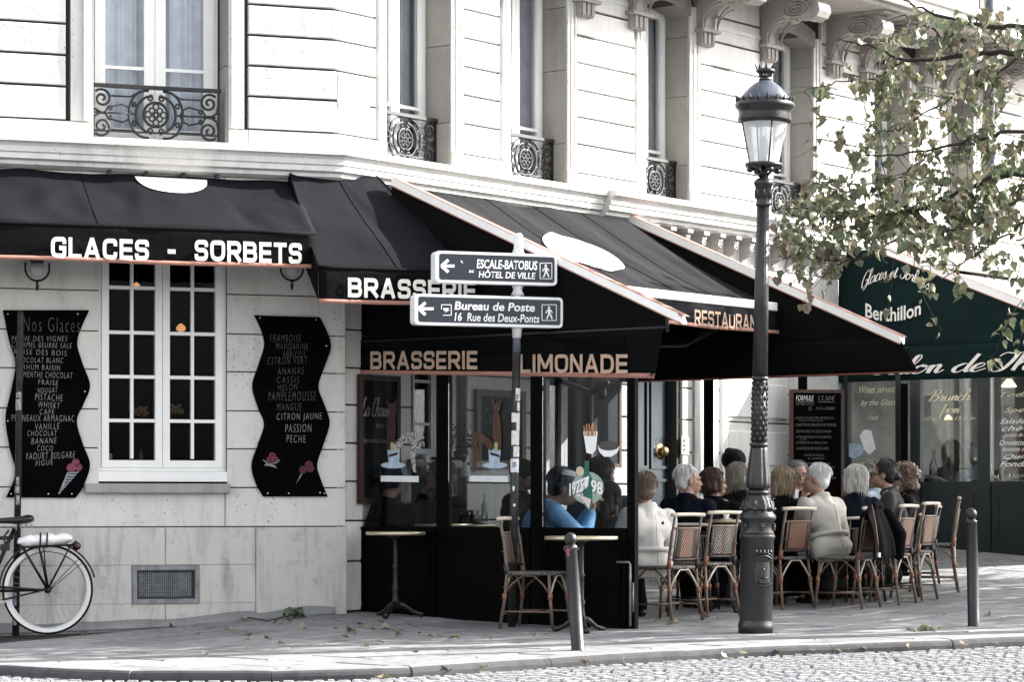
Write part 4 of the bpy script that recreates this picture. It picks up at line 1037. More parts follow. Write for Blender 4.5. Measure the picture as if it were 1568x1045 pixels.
# outer (street side) roll of black canvas between the two side sheets' posts
for u, lab in ((1085, 'left post'), (1229, 'right post')):
    o_ = .75 if u == 1085 else .3
    s_ = RF.su(u, o_); p = RF.at(s_, o_); g_ = gz(p.x, p.y)
    mb = MB(); mb.box((p.x-.045, p.y-.045, g_), (p.x+.045, p.y+.045, 2.62 if u == 1085 else 2.5)); mb.box((p.x-.06, p.y-.06, g_), (p.x+.06, p.y+.06, g_+.03))
    tag(mb.build('awning_post', BLK), 'black square post under the awning '+('right of the white drainpipe' if u == 1085 else 'just above the framed menu board'), 'post')
p = V(xy(1384, 27.4), 27.4, 0); mb = MB(); mb.box((p.x-.035, p.y-.035, gz(p.x, p.y)), (p.x+.035, p.y+.035, 2.25)); mb.box((p.x-.05, p.y-.05, gz(p.x, p.y)), (p.x+.05, p.y+.05, gz(p.x, p.y)+.02)); tag(mb.build('awning_post', BLK), 'black square post at the outer corner of the far side sheet beside the green shopfront', 'post')
# -- tea room awning
G = thing('awning', 'dark green tea room awning with white script lettering at the right', 'awning', TC.at(1.2, 0, 2.4))
g0 = TC.sz(1284, 386); gA = TC.sz(1352, 388); g1 = (3.3, gA[1]-(3.3-gA[0])*.40)
def gf(x, y):
    s_ = g0[0]+(3.3-g0[0])*x
    a = g0[1] if s_ < gA[0] else gA[1]+(s_-gA[0])*(g1[1]-gA[1])/(g1[0]-gA[0])
    return TC.at(s_, .012*noise.noise(V(s_*2, y*2, 9))+.006*math.sin(s_*5), a+(TC.zv(1480, 528)-a)*y)
mb = MB(); mb.surf(gf, 50, 20); mb.build('side_sheet', GRN, G, solid=.004)
mb = MB(); mb.surf(lambda x, y: TC.at(TC.su(1393)+(3.4-TC.su(1393))*x, .03+.01*math.sin(x*20)*y, TC.zv(1480, 527)+(TC.zv(1480, 580)-TC.zv(1480, 527))*y), 40, 5); mb.build('valance', GRN, G, solid=.004)
mb = MB(); mb.surf(lambda x, y: TC.at(g0[0]+(TC.su(1400)-g0[0])*x, .0, TC.zv(1480, 529)+(TC.zv(1480, 580)-TC.zv(1480, 529))*y), 20, 4); mb.build('valance', GRN, G, solid=.004)
strip(TC, gA, g1, G, w_=.075, tail=.05)
def arcw(u0, u1, v0, v1, rise, o=.035, dv=0):
    s0, s1 = TC.su(u0, o), TC.su(u1, o); um = (u0+u1)/2; za, zb_ = TC.zv(um, v1, o), TC.zv(um, v0, o)
    return lambda a, b: TC.at(s0+(s1-s0)*a, o, za+(zb_-za)*b+rise*(1-(2*a-1)**2)+dv*(a-.5))
SCR = dict(shear=.35)
w1_ = arcw(1318, 1422, 423, 444, .13, dv=-.05); script('Glaces et Sorbets', lambda a, b, e: w1_(a, b)+V(*(TC.n*e), 0), PRW, G, nib=.09)
text('Berthillon', None, 0, 1, 0, 1, 0, PRW, G, bold=.02, warp=arcw(1325, 1410, 462, 484, -.06, dv=.0))
w2_ = arcw(1332, 1610, 543, 570, 0, .055); script('Salon de Th\u00e9', lambda a, b, e: w2_(a, b)+V(*(TC.n*e), 0), PRW, G, nib=.13)

# ================================================================ glass screen
S = thing('glass_screen', 'black framed glass windbreak at the left end of the terrace with solid lower panels', 'glass screen', SC.at(1.5, 0, .05))
zb = lambda s_: gz(*SC.at(s_).xy)
sW, sE = SC.su(531), SC.su(972); zr = SC.zv(760, 808)
posts = [(531, 549), (668, 686), (812, 830), (960, 972)]
for k, (a, b) in enumerate(posts):
    a, b = SC.su(a), SC.su(b); mb = MB(); mb.fbox(SC, a, b, -.05, .0, zb(a)-.02, 2.62); mb.build('post', BLK, S)
for (a, b), (c, d) in zip(posts, posts[1:]):
    x0, x1 = SC.su(b)+.001, SC.su(c)-.001
    mb = MB(); mb.fbox(SC, x0, x1, -.03, .01, zb(x0)+.04, zr-.03); mb.build('kick_panel', BLK, S)
    for za, zb_ in ((zr-.03, zr), (zb(x0)-.05, zb(x0)+.04), (2.28, 2.40)): mb = MB(); mb.fbox(SC, x0, x1, -.045, .016, za, zb_); mb.build('rail', BLK, S)
    mb = MB(); frame_box(mb, SC, x0+.05, x1-.05, .0101, .018, zb(x0)+.10, zr-.09, .02); mb.build('panel_moulding', BLK, S)
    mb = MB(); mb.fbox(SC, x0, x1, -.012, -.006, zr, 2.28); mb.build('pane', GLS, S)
mb = MB(); a = SC.su(966, .04); mb.tube([SC.at(a-.13, .05, SC.zv(966, 862, .05)), SC.at(a-.01, .05, SC.zv(966, 862, .05)), SC.at(a, .05, SC.zv(966, 866, .05)), SC.at(a, .05, SC.zv(966, 960, .05))], .009, 8)
mb.tube([SC.at(a+.03, .05, SC.zv(966, 893, .05)), SC.at(a+.03, .05, SC.zv(966, 938, .05))], .007, 6); mb.build('floor_bolt', VZ, S)
for z in (.55, 1.4): pass
# stickers on the glass (each stuck to the pane, lifts off on its own)
ICE = M('sticker ice blue', (.34, .43, .52), .5, .3, var=.25, scale=25); WST = M('white sticker', (.75, .76, .77), .5, .3, var=.05)
SKN = M('sticker tan print', (.06, .026, .014), .5, .3, var=.4, scale=20); DKP = M('sticker dark print', (.02, .015, .02), .5, .3, var=.5, scale=30); RED = M('sticker dark red', (.03, .006, .009), .5, .3)
def leop():
    m, nt, b, co = newmat('spotted print'); v = tex(nt, co, 55, kind='vor')
    nt.links.new(mixc(nt, mnode(nt, 'GREATER_THAN', v, .42), (.012, .011, .01), (.35, .34, .31)), b.inputs['Base Color']); return m
LEO = leop()
def flat(pts, mat, name, parent, o=.003, fr=SC, th=.0015):
    mb = MB(); q = [fr.sz(u, v, o) for u, v in pts]
    mb.prism(q, lambda p: fr.at(p[0], o-th, p[1]), lambda p: fr.at(p[0], o, p[1])); return mb.build(name, mat, parent)
def circ(u, v, ru, rv, n=20, a0=0, a1=2*math.pi): return [(u+ru*math.cos(a0+(a1-a0)*i/n), v+rv*math.sin(a0+(a1-a0)*i/n)) for i in range(n)]
def ribbon(pts, w_):
    L = []; R_ = []
    for i, p in enumerate(pts):
        a = Vector(pts[max(i-1, 0)]); b = Vector(pts[min(i+1, len(pts)-1)]); d = (b-a).normalized(); n = Vector((-d.y, d.x)); ww = w_[i] if isinstance(w_, (list, tuple)) else w_
        L.append(tuple(Vector(p)+n*ww/2)); R_.append(tuple(Vector(p)-n*ww/2))
    return L+R_[::-1]
def bucket_sticker(u, flip, lab, bodym, legm):
    t = thing('window_sticker', lab, 'sticker', SC.pt(u, 700))
    X = lambda x: u+(x if not flip else -x)
    def fl(pts, m, nm, o=.003): flat([(X(a), b) for a, b in pts], m, nm, t, o)
    fl([(-10, 687), (9, 687), (8, 716), (-7, 716)], ICE, 'bucket'); fl(circ(-1, 713, 19, 5), ICE, 'ice', .0045)
    fl(ribbon([(-6, 690), (-4, 665), (-3, 640), (-2, 628)], [9, 13, 11, 5]), bodym, 'torso', .0045)
    fl(circ(-3, 625, 6, 7), bodym, 'head', .006); fl([(-9, 622), (-12, 612), (-6, 619)], bodym, 'headdress', .0065); fl([(0, 620), (3, 610), (4, 621)], bodym, 'headdress', .0065)
    fl(ribbon([(2, 688), (12, 676), (24, 668), (29, 664)], [10, 11, 10, 8]), legm, 'leg', .006)
    fl(ribbon([(28, 664), (31, 680), (29, 700), (32, 724)], [9, 8, 7, 4]), legm, 'leg', .0065)
    fl([(-5, 678), (0, 678), (0, 690), (-5, 690)], M('sticker lime', (.3, .33, .14)), 'badge', .0075)
    fl([(-8, 697), (6, 693), (6, 697), (-8, 701)], DKP, 'print_bar', .0045)
    return t
bucket_sticker(603, False, 'sticker of a figure with spotted stockings in an ice bucket, on the left pane', RED, LEO)
bucket_sticker(757, True, 'sticker of a tan figure with bent legs in an ice bucket, on the middle pane', SKN, SKN)
for a, b, lab in ((583, 641, 'white strip sticker under the spotted stockings figure'), (719, 778, 'white strip sticker under the tan figure')):
    t = thing('window_sticker', lab, 'sticker', SC.pt(a, 735)); flat([(a, 729), (b, 729.5), (b, 739), (a, 738)], M('white strip', (.62, .64, .66), .5), 'strip', t)
t = thing('window_sticker', 'sticker of a white paper cone of chips on the right pane', 'sticker', SC.pt(905, 670))
flat([(893, 661), (915, 661), (912, 690), (907, 696), (898, 694)], WST, 'cone', t)
FRY = M('golden chips', (.34, .17, .075), .5, var=.3, scale=60)
for k, (x, l, h) in enumerate(((896, -2, 653), (899, -1, 650), (902, 0, 649), (905, 1, 652), (908, 1, 650), (911, 2, 653), (900, 3, 655), (907, -2, 656))): flat([(x-.9, 668), (x+.9, 668), (x+l+.9, h), (x+l-.9, h)], FRY, 'chip', t, .0045+.0003*k)
t = thing('window_sticker', 'sticker of a white bowl of mussels on the right pane', 'sticker', SC.pt(932, 685))
flat([(915, 683), (918, 693), (925, 700), (936, 700), (945, 694), (949, 684)], WST, 'bowl', t)
MUS = M('mussel black', (.012, .011, .012), .3, .6, var=.5)
flat(circ(932, 683, 16, 7.5), MUS, 'mussels', t, .0045)
for k in range(13): flat(circ(919+2.1*k, 680+rnd.uniform(-2.5, 5), 3.1, 1.3, 10), M('mussel sheen', (.06, .055, .05), .3), 'mussel_shell', t, .0052+.0002*k)
t = thing('window_sticker', 'round pale green sticker with a bottle and the numbers 1925 and 98', 'sticker', SC.pt(900, 760))
PG = M('sticker pale green', (.26, .36, .31), .5, var=.2, scale=15); DG = M('sticker bottle green', (.02, .11, .09), .5)
flat(circ(900, 748, 25, 25), PG, 'disc', t); flat([(895, 706), (902, 706), (902, 724), (907, 734), (907, 778), (901, 781), (895, 776), (891, 734), (895, 724)], DG, 'bottle_print', t, .0045)
flat([(878, 740), (902, 729), (900, 745), (884, 762)], WST, 'label_print', t, .006); flat(circ(888, 722, 6, 7), M('sticker beige', (.55, .46, .34)), 'figure_print', t, .005)
flat([(895, 770), (885, 758), (905, 765), (902, 781)], M('sticker pink', (.6, .5, .46)), 'figure_print', t, .0065)
for a, b, s_ in ((872, 894, '1925'), (905, 923, '98')):
    for o_, m_, dx in ((.0085, MUS, 1.2), (.0105, WST, 0)):
        text(s_, SC, SC.su(a+dx, o_), SC.su(b+dx, o_), SC.zv((a+b)/2, 757+dx, o_), SC.zv((a+b)/2, 737+dx, o_), o_, m_, t, bold=.03, tilt=.04 if a < 890 else -.03)
# awning gear box behind the glass
mb = MB(); mb.tube([SC.pt(838, 577, -.25), SC.pt(905, 601, -.25)], .022, 8); mb.tube([SC.pt(922, 596, -.25), SC.pt(924, 613, -.25)], .033, 10); mb.ell(SC.pt(929, 588, -.25), .03); mb.tube([SC.pt(905, 601, -.25), SC.pt(929, 588, -.25)], .026, 8)
tag(mb.build('awning_crank_arm', IRG), 'grey metal awning crank arm hanging behind the right pane under the valance', 'crank arm')

# ================================================================ boards
def wavy(L_, R_):
    def cr(P):
        out = []
        for i in range(len(P)-1):
            p0 = Vector(P[max(i-1, 0)]); p1 = Vector(P[i]); p2 = Vector(P[i+1]); p3 = Vector(P[min(i+2, len(P)-1)])
            for k in range(8):
                t = k/8; out.append(tuple(.5*((2*p1)+(p2-p0)*t+(2*p0-5*p1+4*p2-p3)*t*t+(3*p1-p0-3*p2+p3)*t**3)))
        return out+[tuple(P[-1])]
    return cr(L_)+cr(R_)[::-1]
def icecream_board(lab, L_, R_, lines, umid):
    t = thing('ice_cream_board', lab, 'menu board', LF.pt(umid, 755, .05))
    q = [LF.sz(u, v, .055) for u, v in wavy(L_, R_)]
    mb = MB(); mb.prism(q, lambda p: LF.at(p[0], .034, p[1]), lambda p: LF.at(p[0], .052, p[1])); mb.build('panel', BRD, t)
    for tx, u0, u1, v0, v1, m in lines:
        # hand-drawn capitals, every letter a little off
        n = len(tx); 
        text(tx, LF, LF.su(u0, .054), LF.su(u1, .054), LF.zv(umid, v1, .054), LF.zv(umid, v0, .054), .0535, m, t, bold=-.020, shear=rnd.uniform(.0, .25), tilt=rnd.uniform(-.008, .018), space=1.3)
    return t
L1 = [(5, 475), (14, 520), (24, 558), (17, 600), (9, 640), (15, 685), (24, 725), (10, 762)]
R1 = [(137, 475), (119, 520), (125, 552), (138, 590), (128, 620), (118, 645), (127, 680), (138, 712), (128, 745), (116, 763)]
l1 = [('Nos Glaces', 36, 122, 486, 508, CHD), ('PECHE DES VIGNES', 18, 103, 515, 523, CHK), ('CARAMEL BEURRE SALE', 18, 110, 525, 533, CHK), ('FRAISE DES BOIS', 16, 102, 536, 544, CHK), ('CHOCOLAT BLANC', 22, 97, 548, 556, CHK), ('RHUM RAISIN', 35, 92, 559, 567, CHK), ('MENTHE CHOCOLAT', 36, 111, 570, 579, CHK), ('FRAISE', 59, 89, 582, 590, CHK), ('NOUGAT', 58, 88, 594, 602, CHK), ('PISTACHE', 54, 96, 604, 614, CHK), ('WHISKY', 59, 92, 616, 625, CHK), ('CAFE', 61, 83, 627, 635, CHK), ('PRUNEAUX ARMAGNAC', 18, 114, 636, 646, CHK), ('VANILLE', 54, 91, 649, 658, CHK), ('CHOCOLAT', 42, 87, 660, 668, CHK), ('BANANE', 48, 87, 671, 680, CHK), ('COCO', 57, 81, 683, 691, CHK), ('YAOURT BULGARE', 40, 115, 693, 703, CHK), ('FIGUE', 55, 81, 705, 713, CHK)]
B1 = icecream_board('wavy black board of chalked ice cream flavours behind the pole at the left edge', L1, R1, l1, 70)
L2 = [(390, 483), (401, 507), (405, 530), (396, 560), (387, 592), (396, 625), (405, 650), (396, 680), (386, 712), (392, 740), (404, 761)]
R2 = [(490, 486), (502, 510), (507, 532), (498, 560), (488, 592), (497, 620), (505, 648), (496, 680), (486, 712), (492, 736), (502, 761)]
l2 = [('FRAMBOISE', 414, 461, 513, 524, CHD), ('MANDARINE', 423, 472, 526, 536, CHD), ('ABRICOT', 433, 468, 538, 548, CHD), ('CITRON VERT', 410, 471, 547, 558, CHD), ('ANANAS', 425, 465, 563, 574, CHD), ('CASSIS', 424, 458, 577, 587, CHD), ('MELON', 426, 455, 589, 598, CHD), ('PAMPLEMOUSSE', 411, 484, 600, 614, CHD), ('MANGUE', 424, 462, 618, 629, CHD), ('CITRON JAUNE', 424, 493, 633, 646, CHK), ('PASSION', 437, 477, 650, 662, CHK), ('PECHE', 439, 468, 667, 678, CHK)]
B2 = icecream_board('wavy black board of chalked sorbet flavours between the paned window and the house corner', L2, R2, l2, 447)
PK = M('pink chalk', (.17, .055, .075), .9, .05, var=.3, scale=60); PK2 = M('dusky pink chalk', (.09, .03, .045), .9, .05, var=.3, scale=60)
for c_, R in (((109, 717), 7), ((116, 709), 6), ((120, 716), 6)): flat(circ(c_[0], c_[1], R, R), PK, 'painted_scoop', B1, .0535+.001*R/7, LF)
flat([(103, 724), (121, 723), (91, 757), (89, 757)], M('cone chalk', (.22, .24, .25), .9, var=.4, scale=40), 'painted_cone', B1, .0534, LF)
for k in range(7): flat([(104-1.6*k, 726+4.4*k), (119-3.9*k, 725+4.4*k), (119-3.9*k, 726.2+4.4*k), (104-1.6*k, 727.2+4.4*k)], BRD, 'painted_line', B1, .0542, LF)
for c_ in ((413, 704), (421, 704), (417, 698)): flat(circ(*c_, 5, 4.4), PK, 'painted_scoop', B2, .0535+.0002*c_[0]/400, LF); flat(circ(*c_, 3.4, 2.8), PK2, 'painted_scoop', B2, .0545, LF)
flat(ribbon([(403, 705), (412, 711), (424, 709), (428, 705)], 1.3), CHK, 'painted_dish', B2, .0545, LF); flat(ribbon([(406, 711), (424, 717)], 1.3), CHK, 'painted_dish', B2, .0547, LF); flat(ribbon([(412, 711), (422, 714), (405, 713)], 1.2), CHK, 'painted_dish', B2, .0549, LF)
for c_ in ((464, 720), (473, 712), (475, 718)): flat(circ(*c_, 6, 6), PK2, 'painted_scoop', B2, .0535+.0001*c_[0]/400, LF)
flat([(461, 726), (463, 727), (453, 742)], M('cone chalk', (.22, .24, .25)), 'painted_cone', B2, .0534, LF)
for B, pts in ((B1, ((12, 481), (119, 481), (130, 600), (12, 645), (74, 757), (110, 757), (17, 757))), (B2, ((398, 487), (484, 490), (500, 530), (410, 756), (442, 756), (490, 755), (497, 756)))):
    for u, v in pts: mb = MB(); mb.ell(LF.pt(u, v, .054), .006, 8, 5); mb.build('screw', CRM, B)
def framed_board(fr, u0, v0, u1, v1, o, label, fm, bm_, tf, name='menu_board', th=.03):
    s0, s1 = fr.su(u0, o), fr.su(u1, o); um = (u0+u1)/2; z0, z1 = fr.zv(um, v1, o), fr.zv(um, v0, o)
    t = thing(name, label, 'menu board', fr.at((s0+s1)/2, o, z0))
    mb = MB(); frame_box(mb, fr, s0, s1, o-th, o, z0, z1, tf); mb.build('frame', fm, t)
    mb = MB(); mb.fbox(fr, s0+tf, s1-tf, o-th, o-.012, z0+tf, z1-tf); mb.build('panel', bm_, t)
    return t
def scrib(fr, t, o, rows_, mat, bo=-.012):
    for tx, u0, u1, v0, v1 in rows_: text(tx, fr, fr.su(u0, o), fr.su(u1, o), fr.zv((u0+u1)/2, v1, o), fr.zv((u0+u1)/2, v0, o), o, mat, t, bold=bo, shear=.2, th=.001)
# framed menu FORMULE: faces along the left-house direction, stands on the terrace
pm = RF.at(RF.su(1250, .45), .45); MF = Fr(pm.xy, Vector((.985, .17)))
mbd = framed_board(MF, 1210, 597, 1293, 800, 0, 'tall wooden framed black menu board headed FORMULE behind the seated guests', WOOD, BRD, .035, th=.04)
CHB = M('bright chalk', (.8, .8, .78), .9, .05)
scrib(MF, mbd, -.010, [('FORMULE', 1219, 1246, 606, 614)], CHB); scrib(MF, mbd, -.010, [('13,50€', 1253, 1279, 606, 615), ('ENTREE et PLAT', 1219, 1247, 617, 621), ('OU', 1238, 1243, 623, 629), ('PLAT et DESSERT', 1250, 1279, 624, 628),
  ('LE BOEUF DE CAROTTES, POMMES ET SA', 1218, 1276, 639, 643), ('SAUCE DU MARCHE (20 CL)', 1223, 1260, 643.5, 646.5), ("L'ASSIETTE DE CRUDITES DES MONDES", 1218, 1281, 649, 653), ("SAUMON GRILLE A L'OSEILLE MAISON", 1219, 1273, 659, 663),
  ('LA TRANCHE DE GIGOT ET SA GARNITURE', 1219, 1273, 668, 671.5), ("A L'AIL", 1224, 1235, 672.5, 675), ('LE POISSON DE LA CRIEE DU JOUR', 1219, 1267, 677, 681), ('LA SALADE DE LENTILLES EN CUBES', 1219, 1269, 685, 689), ("L'ENTREE DU MARCHE", 1231, 1262, 696, 699), ('OU LE DESSERT', 1237, 1263, 701, 704), ('FROMAGE (2 SORTES)', 1232, 1272, 709, 713), ('TARTE MAISON', 1258, 1278, 715, 718), ('CREME', 1262, 1274, 723, 726), ('CAFE GOURMAND', 1255, 1280, 731, 734)], M('thin chalk', (.20, .20, .20), .9), -.02)
mb = MB(); s_ = MF.su(1219, -.01); z = MF.zv(1230, 616, -.01); mb.fbox(MF, s_, MF.su(1246, -.01), -.0115, -.010, z, z+.003); mb.fbox(MF, MF.su(1253, -.01), MF.su(1277, -.01), -.0115, -.010, z, z+.003); mb.build('underline', CHK, mbd)
mb = MB()
for u in (1216, 1287): q = MF.at(MF.su(u), -.02); mb.box((q.x-.015, q.y-.015, gz(q.x, q.y)), (q.x+.015, q.y+.015, MF.zv(1250, 799)))
mb.build('leg', WOOD, mbd)
c1 = framed_board(RF, 551, 575, 614, 772, .08, 'tall wooden framed chalkboard with looping script behind the left pane', M('dull dark wood', (.028, .013, .008), .6), SLATE, .05)
script('La Chaumi\u00e8re', lambda a, b, e: RF.at(RF.su(553, .072)+(RF.su(624, .072)-RF.su(553, .072))*a*.86, .072+e, RF.zv(580, 638, .072)+b*(RF.zv(580, 611, .072)-RF.zv(580, 638, .072))), CHK, c1, nib=.05, hair=.05)
scrib(RF, c1, .072, [("en l'Ile", 576, 606, 646, 657), ('service continu', 557, 606, 671, 679)], CHK)
c2 = framed_board(RF, 731, 598, 806, 716, .08, 'dark framed chalkboard with faint looping script behind the middle pane', M('dark stained wood', (.05, .03, .02), .5), SLATE, .06)
scrib(RF, c2, .072, [('Carte', 741, 766, 626, 650), ('saison', 794, 806, 626, 650), ('vins et glaces', 780, 804, 668, 674)], CHD)
c3 = framed_board(RF, 906, 582, 952, 716, .1, 'narrow grey chalkboard in a thin wooden frame near the blue door', M('light oak', (.20, .12, .07), .5, var=.25, scale=18), M('mid grey board', (.03, .032, .034), .8, var=.2), .035)
scrib(RF, c3, .092, [('PLATS DU JOUR', 912, 944, 602, 606), ('OMELETTE', 911, 935, 616, 619), ('QUICHE SALADE', 911, 940, 625, 628), ('TARTINE', 911, 930, 631, 634), ('SOUPE DU SOIR', 911, 942, 637, 640), ('ENTRECOTE', 911, 932, 643, 646), ('CONFIT DE CANARD', 912, 945, 661, 664), ('FROMAGES', 913, 935, 668, 671), ('MOUSSE', 912, 930, 675, 678)], CHD)
def wall_lamp(u, lab):
    p = LF.pt(u, 412, .16); t = thing('wall_lamp', lab, 'wall lamp', LF.pt(u, 412, .0)); R_ = .098
    mb = MB(); d = V(*dL, 0)
    mb.tube([p+d*R_*math.cos(q)+V(0, 0, R_*math.sin(q)) for q in [math.pi*(1.0+i/16) for i in range(17)]], .009, 6)
    mb.tube([p-d*R_+V(0, 0, .05), p-d*R_], .009, 6); mb.tube([p+d*R_+V(0, 0, .05), p+d*R_], .009, 6)
    mb.tube([p+V(0, 0, -R_), p+V(0, 0, -R_-.02), p+V(0, 0, -R_-.05), p+V(0, 0, -R_-.085)], [.018, .008, .016, .003], 8)
    mb.tube([LF.pt(u, 412, .0)+V(0, 0, .02), p+V(0, 0, .08)], .01, 6); mb.build('bracket', IRON, t)
    mb = MB(); mb.ell(p+V(0, 0, .0), .062, 16, 10); mb.build('globe', M('frosted globe', (.5, .5, .5), .3, .5), t)
    mb = MB(); mb.ell(p+V(0, 0, .075), V(.06, .06, .045), 14, 8); mb.build('cap', IRON, t)
wall_lamp(57, 'round globe lamp in an iron hoop on the wall above the left ice cream board')
wall_lamp(447, 'round globe lamp in an iron hoop on the wall above the right ice cream board')
# ================================================================ street furniture
# ---- lamp post
LP = gp(1157, 970); LS = LP.y/F           # metres per picture pixel there
lamp = lthing('street_lamp', 'ornate cast iron Paris lamp post with a glass lantern standing at the kerb', 'street lamp', LP)
lamp.rotation_euler = (0, math.radians(1.0), 0)
k_ = LS
def lp(l): return [(r*k_, (971-v)*k_) for r, v in l]
mb = MB(); mb.lathe(lp([(27, 973), (27, 957), (25, 953), (25.5, 951), (25.5, 828), (27, 826), (27.5, 822), (26, 819)]), n=36); mb.build('base', LMP, lamp)
mb = MB(); mb.lathe(lp([(25.5, 819), (26, 818), (25, 816), (25, 800), (28, 797), (28.5, 793), (27.5, 790), (26, 788), (23, 785), (24, 782)]), n=36); mb.build('collar', LMP, lamp)
mb = MB(); mb.lathe(lp([(24, 783), (23.5, 777), (20, 768), (16.5, 762), (15.5, 759)]), n=48, mod=lambda q, z: 1+.07*abs(math.sin(6*q)))
mb.lathe(lp([(15.5, 759), (17.5, 757.5), (17.8, 755), (16, 753), (14, 751)]), n=24)
for k in range(10):
    q = 2*math.pi*k/10; c = V(math.cos(q), math.sin(q), 0)
    mb.ell(c*21.5*k_+V(0, 0, (971-775)*k_), V(4*k_, 4*k_, 8*k_), 8, 6)
    mb.ell(c*24.5*k_+V(0, 0, (971-781)*k_), V(4*k_, 4*k_, 3.5*k_), 8, 6)
mb.build('leaf_capital', LMP, lamp)
mb = MB(); mb.lathe(lp([(14, 751), (17.5, 748), (18.5, 742), (17.5, 730), (15.5, 712), (13, 690), (12, 686)]), n=64, mod=lambda q, z: 1+.055*math.sin(12*q)); mb.build('fluted_vase', LMP, lamp)
mb = MB(); mb.lathe(lp([(12, 686), (14.5, 684), (14.5, 681), (11.5, 679)]), n=24); mb.lathe(lp([(11.2, 679), (10.6, 584)]), n=24)
for r in range(12):
    for k in range(8):
        q = 2*math.pi*(k+(r % 2)*.5)/8; mb.ell(V(math.cos(q)*10.7*k_, math.sin(q)*10.7*k_, (971-674+r*7.8)*k_), V(2.6*k_, 2.6*k_, 4.2*k_), 6, 5)
mb.build('scaled_shaft', LMP, lamp)
mb = MB(); mb.lathe(lp([(10.6, 584), (13, 582), (13, 579.5), (11, 578)]), n=24); mb.lathe([p for p in lp([(11, 578), (10.2, 450), (9.2, 318)])], n=60, mod=lambda q, z: 1+.06*abs(math.sin(8*q))); mb.build('fluted_shaft', LMP, lamp)
mb = MB(); mb.lathe(lp([(9, 318), (11.5, 316), (11.8, 313), (10, 311), (11, 306), (12, 292), (13.5, 286), (15, 283), (15.2, 279), (12, 276), (9, 274)]), n=24); 
for k in range(8):
    q = 2*math.pi*k/8; mb.ell(V(math.cos(q)*11.5*k_, math.sin(q)*11.5*k_, (971-298)*k_), V(2.5*k_, 2.5*k_, 8*k_), 6, 5)
mb.build('capital', LMP, lamp)
mb = MB()
for k in range(4):
    q = 2*math.pi*k/4+.35; d = V(math.cos(q), math.sin(q), 0)
    mb.tube([d*3*k_+V(0, 0, (971-276)*k_), d*7*k_+V(0, 0, (971-268)*k_), d*13*k_+V(0, 0, (971-262)*k_), d*22*k_+V(0, 0, (971-261)*k_)], [.012, .014, .012, .02], 6)
    mb.ell(d*23*k_+V(0, 0, (971-262)*k_), V(.028, .028, .022), 8, 6)
mb.tube([V(0, 0, (971-276)*k_), V(0, 0, (971-256)*k_)], .022, 8); mb.build('lantern_cradle', LMP, lamp)
L0, L1_ = 256, 189
mb = MB(); mb.lathe(lp([(19, 256), (28, 257), (29, 254), (28.5, 251), (21, 250), (19, 252), (19, 256)]), n=32); mb.build('lantern_ring', LMP, lamp)
mb = MB()
for k in range(8):
    q = 2*math.pi*(k+.3)/8; a = V(math.cos(q)*23*k_, math.sin(q)*23*k_, (971-251)*k_); b = V(math.cos(q)*36*k_, math.sin(q)*36*k_, (971-187)*k_)
    if k % 2 == 0: mb.tube([a, b], .0065, 6)
mb.build('glazing_bar', IRON, lamp)
mb = MB(); mb.lathe(lp([(22.5, 251), (35.5, 188)]), n=40); mb.f = [f for f in mb.f if len(f) == 4]; mb.m = mb.m[:len(mb.f)]; mb.sm = mb.sm[:len(mb.f)]
LGL = glass('lantern glass', 2.6, (.93, .95, .97), .25)
_nt = LGL.node_tree; _o = _nt.nodes['Material Output']; _src = _o.inputs[0].links[0].from_socket
_d = _nt.nodes.new('ShaderNodeBsdfTranslucent'); _d.inputs[0].default_value = (.85, .87, .9, 1); _d2 = _nt.nodes.new('ShaderNodeBsdfDiffuse'); _d2.inputs[0].default_value = (.85, .87, .9, 1)
_a = _nt.nodes.new('ShaderNodeMixShader'); _nt.links.new(_d.outputs[0], _a.inputs[1]); _nt.links.new(_d2.outputs[0], _a.inputs[2])
_b = _nt.nodes.new('ShaderNodeMixShader'); _b.inputs[0].default_value = .62; _nt.links.new(_src, _b.inputs[1]); _nt.links.new(_a.outputs[0], _b.inputs[2]); _nt.links.new(_b.outputs[0], _o.inputs[0]); mb.build('lantern_glass', LGL, lamp, fix=False)
mb = MB(); mb.lathe(lp([(4, 250), (4, 240), (7, 236), (5, 215), (2, 210)]), n=12); mb.build('burner', M('white burner', (.7, .7, .68), .4), lamp)
mb = MB(); mb.lathe(lp([(35, 190), (40, 188), (41, 184), (40, 176), (41, 170), (45, 166), (46, 161), (44, 158), (41, 156), (38, 157)]), n=48, mod=lambda q, z: 1+.006*math.sin(36*q))
for k in range(20):
    q = 2*math.pi*k/20; c = V(math.cos(q)*43*k_, math.sin(q)*43*k_, (971-156)*k_); h = 9 if k % 5 == 0 else 5
    mb.cap(c, 2.6*k_, c+V(c.x*.04, c.y*.04, h*k_), .8*k_, 6)
mb.build('crown_band', LMP, lamp)
mb = MB(); mb.lathe(lp([(41, 157), (37, 150), (31, 142), (22, 133), (14, 127), (10, 125), (9, 124)]), n=40); mb.build('zinc_dome', ZINC, lamp)
mb = MB(); mb.lathe(lp([(9, 125), (11, 123), (8, 120), (8, 117)]), n=20)
for k in range(12): q = 2*math.pi*k/12; mb.box((math.cos(q)*9*k_-.006, math.sin(q)*9*k_-.006, (971-118)*k_), (math.cos(q)*9*k_+.006, math.sin(q)*9*k_+.006, (971-112)*k_))
mb.lathe(lp([(7, 113), (13, 112.5), (15, 110), (14, 107), (12, 106), (4, 105.5)]), n=24)
for k in range(8): q = 2*math.pi*k/8; mb.cap(V(math.cos(q)*13*k_, math.sin(q)*13*k_, (971-106)*k_), 2*k_, V(math.cos(q)*15.5*k_, math.sin(q)*15.5*k_, (971-100)*k_), .8*k_, 6)
mb.build('finial_crown', LMP, lamp)
